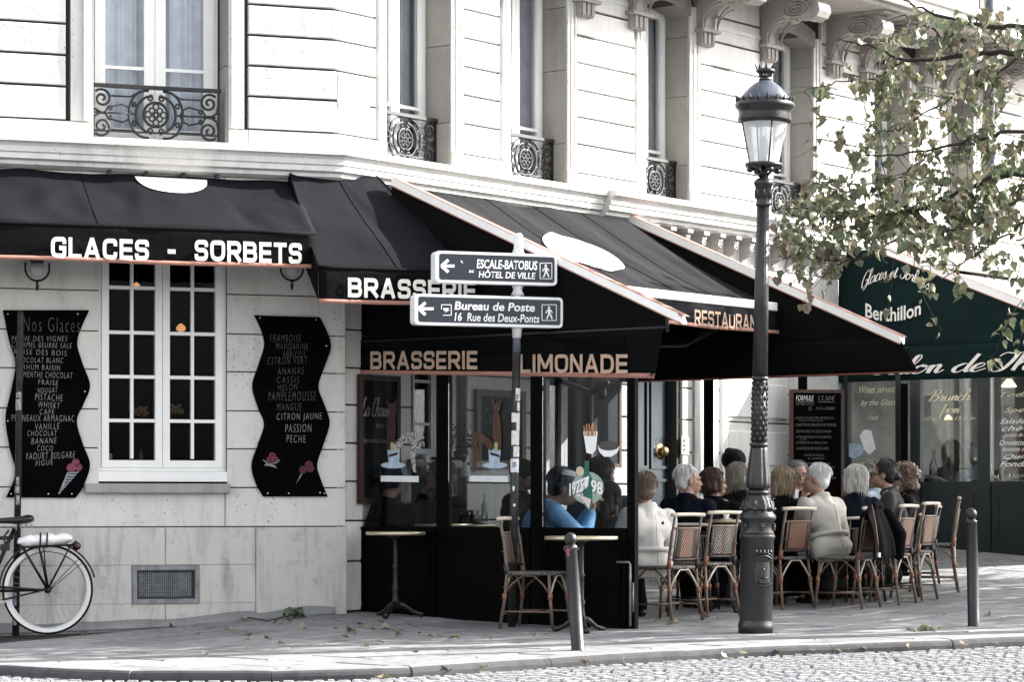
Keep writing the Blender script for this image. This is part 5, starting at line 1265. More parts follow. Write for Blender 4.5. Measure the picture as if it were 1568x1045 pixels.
# rosettes and the coat of arms on the base
mb = MB()
for k in range(6):
    q = -math.pi/2+.18+2*math.pi*k/6; c = V(math.cos(q)*26*k_, math.sin(q)*26*k_, (971-808)*k_)
    mb.ell(c, V(.016, .016, .022), 8, 6)
    for j in range(6): a = 2*math.pi*j/6; mb.ell(c+V(-math.sin(q)*.02*math.cos(a), math.cos(q)*.02*math.cos(a), .022*math.sin(a)), .011, 6, 5)
mb.build('rosette', LMP, lamp)
qc = -math.pi/2+.32
def cyl(x, z, o): q = qc+x/(25.8*k_); return V(math.cos(q)*(25.8*k_+o), math.sin(q)*(25.8*k_+o), z)
mb = MB(); zc0, zc1 = (971-900)*k_, (971-862)*k_; hw = .068
bd = [(-hw, zc1), (-hw, zc0+.03), (-hw*.75, zc0+.012), (-.01, zc0+.008), (0, zc0), (.01, zc0+.008), (hw*.75, zc0+.012), (hw, zc0+.03), (hw, zc1)]
mb.tube([cyl(x, z, .004) for x, z in bd], .008, 6, closed=True)
mb.surf(lambda x, y: cyl(-hw+2*hw*x, zc0+.012+(zc1-zc0-.012)*y, .003), 8, 6)
mb.tube([cyl(-.045+.09*i/8, zc0+.05-.018*math.sin(math.pi*i/8), .008) for i in range(9)], .009, 6); mb.tube([cyl(-.035, zc0+.07, .008), cyl(.04, zc0+.07, .008)], .006, 6)
mb.tube([cyl(0, zc0+.06, .008), cyl(0, zc0+.15, .008)], .005, 6); mb.surf(lambda x, y: cyl(-.03+.06*x+.01*y, zc0+.08+.055*y, .010+.008*math.sin(math.pi*x)), 6, 4)
for k in range(4): mb.tube([cyl(-.055+.11*i/8, zc0+.02+.008*k+.004*math.sin(i*2+k), .006) for i in range(9)], .003, 5)
mb.tube([cyl(-.075+.15*i/10, zc1+.02+.03*math.sin(math.pi*i/10), .006) for i in range(11)], .009, 6); mb.tube([cyl(-.075+.15*i/10, zc1+.045+.03*math.sin(math.pi*i/10), .006) for i in range(11)], .007, 6)
for k in range(5): x = -.06+.03*k; mb.tube([cyl(x, zc1+.06, .006), cyl(x, zc1+.095, .006)], .009, 6)
mb.build('coat_of_arms', LMP, lamp)
# ---- bollards
def bollard(u, v, utop, vtop, label, extra=False):
    p = gp(u, v); k = p.y/F; h = (v-vtop)*k
    b = lthing('bollard', label, 'bollard', p, 0, 'iron bollards along the kerb'); b.rotation_euler = (0, math.atan2((utop-u)*k, h), 0)
    mb = MB(); mb.lathe([(.056, -.02), (.056, .004), (.047, .012), (.047, h*.5), (.043, h-.12), (.046, h-.115), (.046, h-.10), (.036, h-.092), (.03, h-.08)], n=20); mb.build('post', IRG, b)
    mb = MB(); mb.ell((0, 0, h-.045), (.046, .046, .047), 20, 12); mb.build('ball_top', IRG, b)
    if extra: mb = MB(); mb.tube([V(.05*math.cos(q), .05*math.sin(q), h-.115-.02*math.sin(q*2)) for q in [x*.4 for x in range(14)]], .004, 5); mb.box((-.035, -.050, h-.17), (-.015, -.046, h-.11)); mb.build('tape_scrap', M('pink tape', (.22, .07, .08), .6), b)
bollard(885, 997, 873, 816, 'leaning ball-topped iron bollard with a scrap of pink tape at its neck', True)
bollard(1491, 960, 1487, 779, 'upright ball-topped iron bollard near the right edge in front of the tea room')
# ---- signpost with two direction signs
SP = gp(784, 961); ks = SP.y/F
post = lthing('sign_post', 'slender street post, pale above and black below, covered with torn stickers', 'sign post', SP)
post.rotation_euler = (0, math.radians(.95), 0)
Z = lambda v: (961-v)*ks
PPT = M('pale post paint', (.62, .63, .64), .45, .4, var=.15, scale=10); BPT = M('chipped black post paint', (.016, .016, .018), .45, .45, var=.6, scale=16)
mb = MB(); mb.lathe([(.034, -.02), (.034, Z(540))], n=18); mb.build('lower_post', BPT, post)
mb = MB(); mb.lathe([(.032, Z(540)), (.032, Z(505))], n=18); mb.build('upper_post', M('bluish post paint', (.10, .11, .14), .4), post)
mb = MB(); mb.lathe([(.035, Z(518)), (.04, Z(505)), (.055, Z(499)), (.04, Z(499))], n=18); mb.lathe([(.055, Z(452)), (.04, Z(447)), (.036, Z(443)), (.055, Z(435))], n=18); mb.lathe([(.05, Z(388)), (.038, Z(381)), (.036, Z(366)), (.034, Z(361)), (.022, Z(357.5)), (0, Z(357))], n=18); mb.lathe([(.034, Z(500)), (.034, Z(380))], n=14); mb.build('pale_sleeve', PPT, post)
stk = M('torn white sticker', (.62, .62, .62), .6, .2, var=.3, scale=60); stb = M('torn grey blue sticker', (.22, .25, .33), .6, .2, var=.4, scale=60)
r4 = random.Random(4)
def wrap(z0, z1, q0, q1, mat, par, R, jag=.006):
    mb = MB(); n = 8; mb.surf(lambda x, y: V(R*math.cos(q0+(q1-q0)*x), R*math.sin(q0+(q1-q0)*x), z0+(z1-z0)*y+jag*noise.noise(V(x*9, y*5, z0*20))), n, 3); mb.build('sticker', mat, par, fix=False)
for v0, v1, q0, q1, m in ((595, 614, -1.6, -.1, stk), (617, 630, -1.2, -.2, stk), (633, 647, -2.7, -.3, stk), (640, 660, -1.3, 0, stk), (660, 682, -2.6, -.4, stk), (684, 700, -1.9, -.1, stk), (703, 724, -2.9, -.3, stk), (604, 612, -1.5, -.9, stb), (708, 716, -2.2, -1.2, stb), (745, 752, -2.0, -1.5, stk), (772, 776, -1.8, -1.2, stk), (850, 856, -2, -1.4, stb)):
    wrap(Z(v1), Z(v0), q0, q1, m, post, .0352+(.0006 if m is stb else 0))
NAVY = M('navy sign enamel', (.007, .010, .023), .3, .5, var=.08); SWH = M('white sign paint', (.80, .81, .82), .35, .45, var=.04); SGR = M('grey sign side', (.36, .37, .36), .5, var=.1)
SG = Fr((SP.x, SP.y), dL)
SGX = .085
def rr(s0, s1, z0, z1, r, n=5):
    out = []
    for cx, cz, a in ((s1-r, z1-r, 0), (s0+r, z1-r, 90), (s0+r, z0+r, 180), (s1-r, z0+r, 270)):
        for i in range(n+1): q = math.radians(a+90*i/n); out.append((cx+r*math.cos(q), cz+r*math.sin(q)))
    return out
def sign(u0, u1, v0, v1, label, rows_, pict, arrow):
    o = SGX; s0, s1 = SG.su(u0, o), SG.su(u1, o); um = (u0+u1)/2; z0, z1 = SG.zv(um, v1, o), SG.zv(um, v0, o)
    t = thing('direction_sign', label, 'direction sign', SG.at((s0+s1)/2, o, z0), 0, 'direction signs on the street post')
    mb = MB(); mb.prism(rr(s0, s1, z0, z1, .035), lambda p: SG.at(p[0], o-.12, p[1]), lambda p: SG.at(p[0], o, p[1])); mb.build('sign_box', SWH, t)
    mb = MB(); mb.prism(rr(s0+.03, s1-.022, z0+.022, z1-.022, .02), lambda p: SG.at(p[0], o-.001, p[1]), lambda p: SG.at(p[0], o+.0015, p[1])); mb.build('sign_face', NAVY, t)
    oo = o+.003
    for tx, a, b, c, d, bo, shr in rows_:
        text(tx, SG, SG.su(a, oo), SG.su(b, oo), SG.zv(um, d, oo), SG.zv(um, c, oo), oo, SWH, t, bold=bo, shear=shr)
    fl = lambda pts, nm='pictogram', d=0: flat(pts, SWH, nm, t, oo+d, SG)
    a = arrow
    fl(ribbon([(a[0]+2, a[1]), (a[0]+a[2], a[1])], a[3]*.26), 'arrow')
    fl(ribbon([(a[0]+a[3]*.62, a[1]-a[3]*.55), (a[0], a[1])], a[3]*.28), 'arrow', .0003); fl(ribbon([(a[0], a[1]), (a[0]+a[3]*.62, a[1]+a[3]*.55)], a[3]*.28), 'arrow', .0006)
    x0, y0, x1, y1 = pict
    for q in (((x0, y0), (x1, y0)), ((x1, y0), (x1, y1)), ((x1, y1), (x0, y1)), ((x0, y1), (x0, y0))): fl(ribbon(q, 1.0), 'pictogram', .0002*(q[0][0] > x0)+.0004*(q[0][1] > y0))
    cx = (x0+x1)/2; h = y1-y0; Y_ = lambda f_: y0+h*f_
    fl(circ(cx-.3, Y_(.17), h*.075, h*.075, 12), 'pictogram', .001)
    fl([(cx-2.2, Y_(.27)), (cx+2.0, Y_(.27)), (cx+1.8, Y_(.55)), (cx-1.8, Y_(.55))], 'pictogram', .0012)
    fl(ribbon([(cx-1.6, Y_(.30)), (cx-4.6, Y_(.45)), (cx-4.9, Y_(.55))], 1.5), 'pictogram', .0014); fl(ribbon([(cx+1.6, Y_(.30)), (cx+4.2, Y_(.48)), (cx+5.2, Y_(.50))], 1.5), 'pictogram', .0016)
    fl(ribbon([(cx-.6, Y_(.5)), (cx-1.4, Y_(.7)), (cx-4.0, Y_(.9))], 2.1), 'pictogram', .0018); fl(ribbon([(cx+.4, Y_(.5)), (cx+2.8, Y_(.7)), (cx+4.4, Y_(.9))], 2.1), 'pictogram', .002)
    return t
sign(667, 853, 387, 435, 'upper navy direction sign reading ESCALE-BATOBUS and HÔTEL DE VILLE', [('ESCALE-BATOBUS', 730, 823, 398, 412, .022, .12), ('HÔTEL DE VILLE', 733, 820, 413.5, 426, .016, .12), ("'", 705, 709, 401, 405, .02, -.6), ('ac', 718, 726, 415, 419, .02, .2)], (827, 403, 845, 427), (676, 407.5, 20, 17))
t2 = sign(635, 862, 453, 500, 'lower navy direction sign reading Bureau de Poste 16 Rue des Deux-Ponts', [('Bureau de Poste', 696, 819, 463, 476, .022, .14), ('16  Rue des Deux-Ponts', 696, 826, 480, 493, .016, .14)], (830, 467, 852, 491), (641, 473, 23, 17))
for q in (((676, 467), (691, 467)), ((691, 467), (691, 483)), ((691, 483), (678, 483)), ((676, 467), (676, 474))): flat(ribbon(q, 1.1), SWH, 'post_symbol', t2, SGX+.0035+.0002*(q[0][0] > 680)+.0004*(q[0][1] > 470), SG)
flat([(679, 472), (688, 472), (685, 475), (689, 475), (681, 479), (683, 476), (679, 476)], SWH, 'post_symbol', t2, SGX+.0042, SG)
# ---- pole at the left edge
p = LF.at(LF.su(24, .16), .16); p.z = gz(p.x, p.y); kp = p.y/F
pl = lthing('street_pole', 'thin dark street pole with peeling stickers in front of the left flavour board', 'pole', p); pl.rotation_euler = (0, math.radians(.9), 0)
Zp = lambda v: (967-v)*kp
mb = MB(); mb.lathe([(.029, -.02), (.027, Zp(480)), (.024, Zp(474)), (.0, Zp(472))], n=16); mb.build('pole_shaft', M('worn grey brown pole', (.02, .0185, .0185), .5, .3, var=.6, scale=14), pl)
for v0, v1, q0, q1 in ((598, 606, -2.6, -.9), (608, 625, -2.8, -.8), (728, 740, -1.9, -1.1), (742, 752, -2.3, -1.0), (756, 770, -1.9, -.9), (905, 925, -2.3, -1.3), (932, 955, -2.2, -1.2)): wrap(Zp(v1), Zp(v0), q0, q1, M('torn grey sticker', (.28, .29, .30), .7, .2, var=.7, scale=50) if v0 < 905 else stb, pl, .0292, .012)
# ================================================================ bicycle
BPt = gp(73, 973); kb = BPt.y/F
def bk_(u, v, o=0): return V((u-73)*kb, o, (972-v)*kb)
bike = lthing('bicycle', 'black roadster bicycle with white-walled rear tyre leaning at the left edge of the picture', 'bicycle', BPt)
bike.rotation_euler = (0, 0, .12)
BKP = M('glossy black bicycle paint', (.003, .0035, .006), .35, .25, coat=.1, var=.2); RUB = M('black rubber', (.005, .005, .0055), .8, .2); CHR = M('steel', (.45, .45, .46), .3, .5, metal=.9)
RW_ = 69*kb; hub = V(0, 0, RW_+.002)
def wheel(c, name='wheel'):
    mb = MB(); R_ = RW_-.020; pts = lambda r, n=48, o=0: [c+V(r*math.cos(2*math.pi*i/n), o, r*math.sin(2*math.pi*i/n)) for i in range(n)]
    mb.tube(pts(R_-.030), .012, 8, closed=True); w_ = mb.build('wheel', CHR, bike)
    mb = MB(); mb.tube(pts(R_), .021, 10, closed=True); mb.build('tyre', RUB, w_)
    mb = MB()
    for sg in (-1, 1):
        n = 64; a = [c+V((R_-.028)*math.cos(2*math.pi*i/n), sg*.0150, (R_-.028)*math.sin(2*math.pi*i/n)) for i in range(n)]; b = [c+V((R_+.002)*math.cos(2*math.pi*i/n), sg*.0222, (R_+.002)*math.sin(2*math.pi*i/n)) for i in range(n)]
        mb.add(a+b, [(i, (i+1) % n, n+(i+1) % n, n+i) for i in range(n)], True)
    mb.build('white_wall', M('white sidewall', (.62, .62, .61), .5), w_)
    mb = MB()
    for i in range(32):
        a = 2*math.pi*i/32; b = a+(.35 if i % 4 < 2 else -.35); sg = 1 if i % 2 else -1
        mb.tube([c+V(.022*math.cos(b), sg*.025, .022*math.sin(b)), c+V((R_-.034)*math.cos(a), 0, (R_-.034)*math.sin(a))], .0011, 4)
    mb.build('spokes', CHR, w_)['kind'] = 'stuff'
    mb = MB(); mb.tube([c+V(0, -.05, 0), c+V(0, -.03, 0), c+V(0, .03, 0), c+V(0, .05, 0)], [.010, .03, .03, .01], 12); mb.build('hub', IRON, w_)
wheel(hub)
fw = hub+V(-1.10, 0, 0); wheel(fw)
def fender(c, a0, a1):
    mb = MB()
    for w0, w1 in ((-.028, 0), (0, .028)):
        mb.surf(lambda x, y: c+V((RW_+.028-.012*((2*y-1)**2 if 0 else abs(w0+(w1-w0)*y)/.028)**2)*math.cos(a0+(a1-a0)*x), w0+(w1-w0)*y, (RW_+.028-.012*(abs(w0+(w1-w0)*y)/.028)**2)*math.sin(a0+(a1-a0)*x)), 36, 4)
    return mb.build('mudguard', BKP, bike, fix=False, solid=.002)
fender(hub, .25, math.pi*1.02); fender(fw, .1, math.pi*.95)
sb_, bbk = bk_(22, 815), bk_(-20, 905)           # seat cluster, bottom bracket
mb = MB(); mb.tube([bk_(23, 809), bbk], .017, 10); mb.build('seat_tube', BKP, bike)
mb = MB(); mb.tube([bk_(21, 823), fw+V(.20, 0, .40)], .015, 10); mb.tube([bbk, fw+V(.22, 0, .30)], .018, 10); mb.tube([fw+V(.18, 0, .52), fw+V(.22, 0, .28)], .02, 10); mb.build('frame', BKP, bike)
mb = MB()
for sg in (-.045, .045): mb.tube([sb_+V(0, sg*.4, 0), hub+V(0, sg, 0)], .009, 8); mb.tube([bbk+V(0, sg*.6, 0), hub+V(0, sg, -.002)], .010, 8)
mb.build('rear_stays', BKP, bike)
mb = MB(); mb.tube([fw+V(.18, 0, .50), fw+V(.12, .05, .3), fw+V(0, .05, 0)], .011, 8); mb.tube([fw+V(.18, 0, .50), fw+V(.12, -.05, .3), fw+V(0, -.05, 0)], .011, 8); mb.build('fork', BKP, bike)
mb = MB(); hb = fw+V(.17, 0, .68); mb.tube([fw+V(.18, 0, .5), hb], .012, 8); mb.tube([hb+V(.18, .28, -.05), hb+V(.05, .25, .0), hb, hb+V(.05, -.25, 0), hb+V(.18, -.28, -.05)], .011, 8); mb.build('handlebar', CHR, bike)
mb = MB(); mb.tube([bk_(24, 812), bk_(25, 798)], .013, 8); mb.build('seat_post', CHR, bike)
mb = MB()
sp_ = [(-.17, .032, .020, -.004), (-.12, .04, .024, .0), (-.04, .055, .028, .002), (.04, .085, .034, .006), (.09, .10, .036, .014), (.12, .085, .028, .016), (.135, .04, .014, .014)]
c = bk_(27, 797); vs_ = []
for x, hw_, hh, dz in sp_:
    for k in range(14): q = 2*math.pi*k/14; vs_.append(c+V(x, hw_*math.cos(q), dz+hh*math.sin(q)))
mb.add(vs_, [(i*14+k, i*14+(k+1) % 14, (i+1)*14+(k+1) % 14, (i+1)*14+k) for i in range(6) for k in range(14)]+[tuple(range(14)), tuple(range(97, 83, -1))], True)
mb.build('saddle', M('black saddle leather', (.012, .012, .013), .35, .5), bike)
mb = MB()
for x in (.03, .07, .11):
    for sg in (-.05, .05): mb.tube([c+V(x+.012*math.cos(q), sg+.012*math.sin(q), -.055+.006*q/3) for q in [i*.7 for i in range(22)]], .0022, 5)
mb.build('saddle_spring', CHR, bike)
# rear rack with a strapped white parcel
mb = MB(); zr_ = bk_(0, 836).z
for sg in (-.065, .065): mb.tube([bk_(30, 838, sg), bk_(110, 834, sg), bk_(116, 828, sg)], .008, 8); mb.tube([bk_(108, 835, sg), hub+V(.01, sg, .02)], .0065, 8); mb.tube([bk_(60, 836, sg), hub+V(.0, sg, .03)], .007, 8)
for u in (34, 60, 85, 110): mb.tube([bk_(u, 836, -.065), bk_(u, 836, .065)], .006, 6)
for sg in (-.04, .04): mb.tube([hub+V(.02, sg, .0), hub+V(RW_*.74, sg, RW_*.58)], .003, 6); mb.tube([hub+V(.02, sg, .01), hub+V(RW_*.70, sg, RW_*.70)], .003, 6)
mb.build('luggage_rack', BKP, bike)
mb = MB(); mb.ell(bk_(117, 836), V(.035, .03, .035), 12, 8); mb.build('rear_lamp', M('dark red lens', (.03, .006, .008), .2, .6), bike)
par = lthing('parcel', 'crumpled white plastic parcel strapped on the rear rack of the bicycle', 'parcel', BPt); par.rotation_euler = (0, 0, .12)
mb = MB()
def pc(x, y):
    q = 2*math.pi*y; s_ = -.225+.43*x; w_ = .085*(1-.25*(2*x-1)**8); h_ = .042*(1-.6*abs(2*x-1)**5)+.010*noise.noise(V(x*7, q, 2))
    cc = bk_(71, 829)
    return cc+V(s_+.005*math.sin(q*3), w_*math.cos(q)*(1+.12*noise.noise(V(x*6, math.cos(q)*2, 3))), h_*math.sin(q)*(1.2+.3*noise.noise(V(x*8, math.sin(q)*2+3, 1)))+.012+.08*(x-.5)*.3+.008*noise.noise(V(x*14, q*2, 7)))
mb.surf(pc, 40, 20); mb.add([pc(0, j/20) for j in range(20)], [tuple(range(20))], True); mb.add([pc(1, j/20) for j in range(20)], [tuple(range(19, -1, -1))], True)
mb.build('wrapping', M('white plastic bag', (.74, .74, .73), .4, .4, bmp=.5, bscale=18), par)
mb = MB()
for u in (62, 72): mb.tube([bk_(u, 838, -.085), bk_(u+1, 824, -.092), bk_(u+1, 818, -.06), bk_(u, 816, 0), bk_(u, 820, .08), bk_(u, 838, .085)], .007, 6)
mb.tube([bk_(68, 838, -.075), bk_(70, 870, -.07), bk_(75, 900, -.06)], .006, 6); mb.build('strap', RUB, par)
mb = MB(); mb.tube([hub+V(-.02, -.06, 0), bk_(0, 898, -.06), bbk+V(0, -.06, 0)], [.03, .045, .06], 10, flat=.25); mb.build('chain_case', BKP, bike)
mb = MB(); mb.tube([bbk+V(0, -.05, 0), bbk+V(.12, -.09, -.08)], .009, 8); mb.tube([bbk+V(0, .05, 0), bbk+V(-.12, .09, .08)], .009, 8); mb.box((bbk.x+.08, -.16, bbk.z-.09), (bbk.x+.16, -.09, bbk.z-.07)); mb.build('crank', CHR, bike)
mb = MB(); mb.tube([bk_(60, 905, -.06), bk_(30, 912, -.09), bk_(5, 918, -.1)], .008, 8); mb.build('kickstand', IRON, bike)
mb = MB(); mb.tube([bk_(14, 812, .03), bk_(8, 820, .0), bk_(9, 838, -.03)], .008, 8); mb.box((bk_(2, 0).x, -.045, bk_(0, 843).z), (bk_(16, 0).x, -.01, bk_(0, 833).z)); mb.build('lock', IRON, bike)
# ================================================================ bistro chairs
def weave(name, stripe):
    m, nt, b, co = newmat(name)
    sx = nt.nodes.new('ShaderNodeSeparateXYZ'); nt.links.new(co, sx.inputs[0]); y = sx.outputs[1]; zz = mnode(nt, 'ADD', sx.outputs[2], sx.outputs[0])
    a = mnode(nt, 'SINE', mnode(nt, 'MULTIPLY', y, 250)); c = mnode(nt, 'SINE', mnode(nt, 'MULTIPLY', zz, 250)); pr = mnode(nt, 'MULTIPLY', a, c)
    on = mnode(nt, 'GREATER_THAN', pr, .12 if stripe == 'mix' else -.1)
    mid = mnode(nt, 'LESS_THAN', mnode(nt, 'ABSOLUTE', y), {'mix': .028, 'orange': .075, 'wide': .11}[stripe])
    back = (.005, .005, .005)
    side = mixc(nt, on, back, (.24, .225, .205) if stripe == 'mix' else (.01, .009, .008)); cen = mixc(nt, on, (.06, .018, .01), (.25, .125, .078) if stripe != 'mix' else (.10, .055, .042))
    nt.links.new(mixc(nt, mid, side, cen), b.inputs['Base Color']); b.inputs['Roughness'].default_value = .5
    bump(nt, b, pr, .8, .004); return m
WMX, WOR, WWD = weave('black and white rattan weave', 'mix'), weave('orange centred rattan weave', 'orange'), weave('orange rattan weave', 'wide')
CANE = M('bamboo cane', (.12, .082, .060), .4, .45, var=.35, scale=18, bmp=.2, bscale=90); CNL = M('pale cane', (.50, .44, .36), .4, .45, var=.12, scale=18); CAND = M('dark cane', (.018, .013, .012), .45, .4, var=.5, scale=25); WRP = M('orange binding', (.20, .09, .06), .5, .3, var=.2, scale=60)
def make_chair(label, wv, cm, h=.90, pale=CNL):
    t = lthing('bistro_chair', label, 'chair', (0, 0, 0), 0, 'rattan bistro chairs on the terrace')
    # faces +x, back at -x
    W = .19
    for sg in (-1, 1):
        mb = MB(); mb.tube([V(-.24, sg*(W+.02), 0), V(-.20, sg*W, .25), V(-.185, sg*W*.97, .46), V(-.215, sg*W*.93, .7), V(-.25, sg*W*.92, h-.03)], [.014, .014, .0145, .013, .012], 8); 
        for z in (.12, .33, .62, .74): mb.tube([V(-.22+.02*(z < .5), sg*W*(1.04 if z < .5 else .94), z), V(-.22+.02*(z < .5), sg*W*(1.04 if z < .5 else .94), z+.006)], .017, 8)
        mb.build('back_leg', cm, t)
        mb = MB(); mb.tube([V(.215, sg*(W+.015), 0), V(.19, sg*W, .25), V(.175, sg*W*.95, .45)], .014, 8); mb.build('front_leg', cm, t)
        mb = MB(); mb.tube([V(-.215, sg*(W-.002), .27), V(-.14, sg*W, .36), V(-.05, sg*W, .43), V(.05, sg*W, .43), V(.13, sg*W, .36), V(.192, sg*W, .27)], .0085, 6)
        mb.build('side_brace', cm, t)
        for x, l in ((-.205, 'b'), (.19, 'f')):
            mb = MB(); mb.tube([V(x, sg*(W+.003), .235), V(x+.002, sg*(W+.001), .285)], .0195, 8); mb.build('binding', WRP, t)
        mb = MB(); mb.tube([V(-.19, sg*W*.97, .44), V(-.2, sg*W*.96, .52)], .019, 8); mb.build('binding', WRP if sg > 0 else CAND, t)
    for x in (-.205, .19):
        mb = MB(); mb.tube([V(x, -W, .27), V(x, -W*.65, .36), V(x, -W*.3, .43), V(x, W*.3, .43), V(x, W*.65, .36), V(x, W, .27)], .0085, 6); mb.build('cross_brace', pale, t)
    mb = MB(); mb.tube([V(-.22, -W-.005, .14), V(.2, -W-.003, .14)], .009, 6); mb.tube([V(-.22, W+.005, .14), V(.2, W+.003, .14)], .009, 6); mb.tube([V(0, -W, .14), V(0, W, .14)], .009, 6); mb.build('stretcher', cm, t)
    # seat
    mb = MB(); ol = []
    for k in range(28):
        q = 2*math.pi*k/28; c_, s_ = math.cos(q), math.sin(q); e = .5
        ol.append((abs(c_)**e*(1 if c_ > 0 else -1)*.205, abs(s_)**e*(1 if s_ > 0 else -1)*(.205 if c_ > 0 else .195)))
    mb.prism(ol, lambda p: V(p[0], p[1], .435), lambda p: V(p[0], p[1], .462)); mb.build('seat', wv, t)
    mb = MB(); mb.tube([V(x*1.02, y*1.02, .448) for x, y in ol], .015, 8, closed=True); mb.build('seat_rim', WMX, t)
    # back
    bp = lambda y, z: V(-.187-.065*(z-.46)/.44-.02*(1-(y/.17)**2), y, z)
    mb = MB(); mb.surf(lambda x, y: bp(-.125+.25*x, .53+(h-.13-.53)*y), 12, 16); mb.build('back_panel', wv, t, solid=.008)
    for z in (.515, h-.125): mb = MB(); mb.tube([bp(y, z) for y in (-.17, -.1, 0, .1, .17)], .011, 8); mb.build('back_rail', CAND if z < .6 else cm, t)
    for y in (-.135, .135): mb = MB(); mb.tube([bp(y, .51), bp(y, .65), bp(y, h-.12)], .0095, 8); mb.build('back_spindle', cm, t)
    mb = MB(); mb.tube([V(-.252, y, h-.012+.004*math.cos(y*8)) for y in (-.215, -.1, 0, .1, .215)], .0165, 10); mb.build('top_rail', pale, t)
    return t
def put(t, u, v, ang, sc=1, h_=None):
    p = gp(u, v); t.location = p; t.rotation_euler = (0, 0, math.radians(ang)); t.scale = (sc,)*3; return p
CH0 = make_chair('bistro chair with a black and white woven back standing alone left of the bollard', WMX, CANE)
def chair(src, u, v, ang, label, wv=None, sc=1):
    c_ = copy_tree(src); c_['label'] = label
    if wv:
        for ch in c_.children:
            if ch.name.startswith('back_panel') or ch.name == 'seat': 
                ch.data = ch.data.copy(); ch.data.materials.clear(); ch.data.materials.append(wv)
    put(c_, u, v, ang, sc); return c_
chair(CH0, 1018, 951, 138, 'bistro chair with an orange centred back, seating the guest in the cream trench coat', WOR)
chair(CH0, 1076, 944, 135, 'empty bistro chair with a grey woven back, right of the trench coat guest', WMX)
chair(CH0, 1192, 932, 132, 'bistro chair with a bright orange woven back partly hidden by the lamp post', WWD)
chair(CH0, 1296, 932, 150, 'bistro chair almost hidden under a black coat behind the man in the raincoat', WWD)
chair(CH0, 1352, 926, 150, 'narrow-looking bistro chair with its pale top rail directly right of the draped black coat', WWD)
chair(CH0, 1386, 920, 152, 'bistro chair with a wide pale rail before the woman in the padded jacket', WWD)
chair(CH0, 1428, 907, 172, 'bistro chair seen edge-on at the right end of the terrace row', WWD)
put(CH0, 822, 963, -22)
# ================================================================ round tables
MARB = M('dark table top', (.02, .016, .015), .25, .5); TWH = M('white table top', (.75, .75, .74), .3, .4)
def table(u, vtop, Y, diam, label, top=MARB, basem=IRON, name='round_table', tilt=0):
    x = xy(u, Y); g = gz(x, Y); zt_ = pz(vtop, Y); h = zt_-g
    t = lthing(name, label, 'table', (x, Y, g), 0, 'small round cafe tables'); R_ = diam/2
    mb = MB(); mb.lathe([(0, h-.022), (R_-.012, h-.022), (R_-.012, h+.001), (0, h+.002)], n=40); mb.build('table_top', top, t)
    mb = MB(); mb.lathe([(R_-.012, h-.026), (R_, h-.024), (R_+.003, h-.012), (R_, h+.003), (R_-.012, h+.004)], n=48); mb.build('brass_rim', M('pale brass rim', (.52, .46, .33), .32, .5, metal=.7), t)
    mb = MB(); mb.lathe([(.10, h-.023), (.03, h-.05), (.02, h-.09), (.02, h*.62), (.03, h*.6), (.022, h*.57), (.022, .26), (.034, .24), (.024, .21), (.03, .14), (.045, .11), (.03, .07)], n=16); mb.build('pedestal', basem, t)
    for k in range(3):
        q = 2*math.pi*k/3+math.radians(-110)+(.5 if u > 700 else 0); d = V(math.cos(q), math.sin(q), 0)
        mb = MB(); mb.tube([d*.02+V(0, 0, .11), d*.08+V(0, 0, .09), d*.15+V(0, 0, .04), d*.21+V(0, 0, .02), d*.235+V(0, 0, .012)], [.028, .024, .02, .022, .026], 8); mb.build('foot', IRG, t)
    return t, V(x, Y, zt_)
table(606, 815.5, 23.15, .50, 'small round table with a thin brass rim before the left screen panel')
T2, T2p = table(890, 822.5, 21.75, .58, 'small round table with a brass rim beside the leaning bollard')
table(1118, 797, 24.1, .44, 'small round table with a white top left of the lamp post', TWH)
table(905, 811, 23.15, .56, 'round table behind the right pane under the hands of the blue jacket man')
table(1255, 800, 26.0, .6, 'small round table hidden among the seated guests right of the lamp post')
table(670, 803, 23.95, .62, 'brass rimmed round table behind the middle post of the glass screen')
tb, tp = table(712, 804, 24.15, .58, 'round table carrying the green bottle and glasses behind the middle pane')
bp_ = lambda u, v, Y: V(xy(u, Y), Y, pz(v, Y))
bz = tp.z+.004
bottle(V(xy(707, 24.15), 24.15, bz), .20, .032, GLG, 'green glass bottle with a pale label on the table behind the middle pane')
mb = MB(); mb.lathe([(.0327, .05), (.0327, .11)], V(xy(707, 24.15), 24.15, bz), 14); tag(mb.build('bottle_label', PPT), 'pale paper label round the green bottle', 'label')
bottle(V(xy(742, 24.1), 24.1, bz), .27, .028, GLB, 'tall thin clear bottle right of the green bottle')
bottle(V(xy(732, 24.15), 24.15, bz), .12, .035, GLB, 'squat glass shaker with a white filling between the bottles')
mb = MB(); mb.lathe([(0, .003), (.032, .003), (.03, .05), (0, .05)], V(xy(732, 24.15), 24.15, bz), 12); tag(mb.build('salt', TWH), 'white salt inside the squat glass shaker', 'salt', kind='stuff')
for u, l in ((716, 'clear tumbler right behind the green bottle'), (723, 'dark pepper mill beside the salt shaker')):
    bottle(V(xy(u, 24.2), 24.2, bz), .13, .028, GLB if u == 716 else IRON, l, name='tumbler' if u == 716 else 'pepper_mill', cat='glass' if u == 716 else 'mill', prof=[(.022, 0), (.028, .002), (.03, .12), (.026, .121), (.024, .01)] if u == 716 else [(.02, 0), (.025, .01), (.016, .05), (.022, .08), (.018, .12), (0, .13)])
JUG = M('cream enamel', (.34, .34, .325), .3, .5, var=.06)
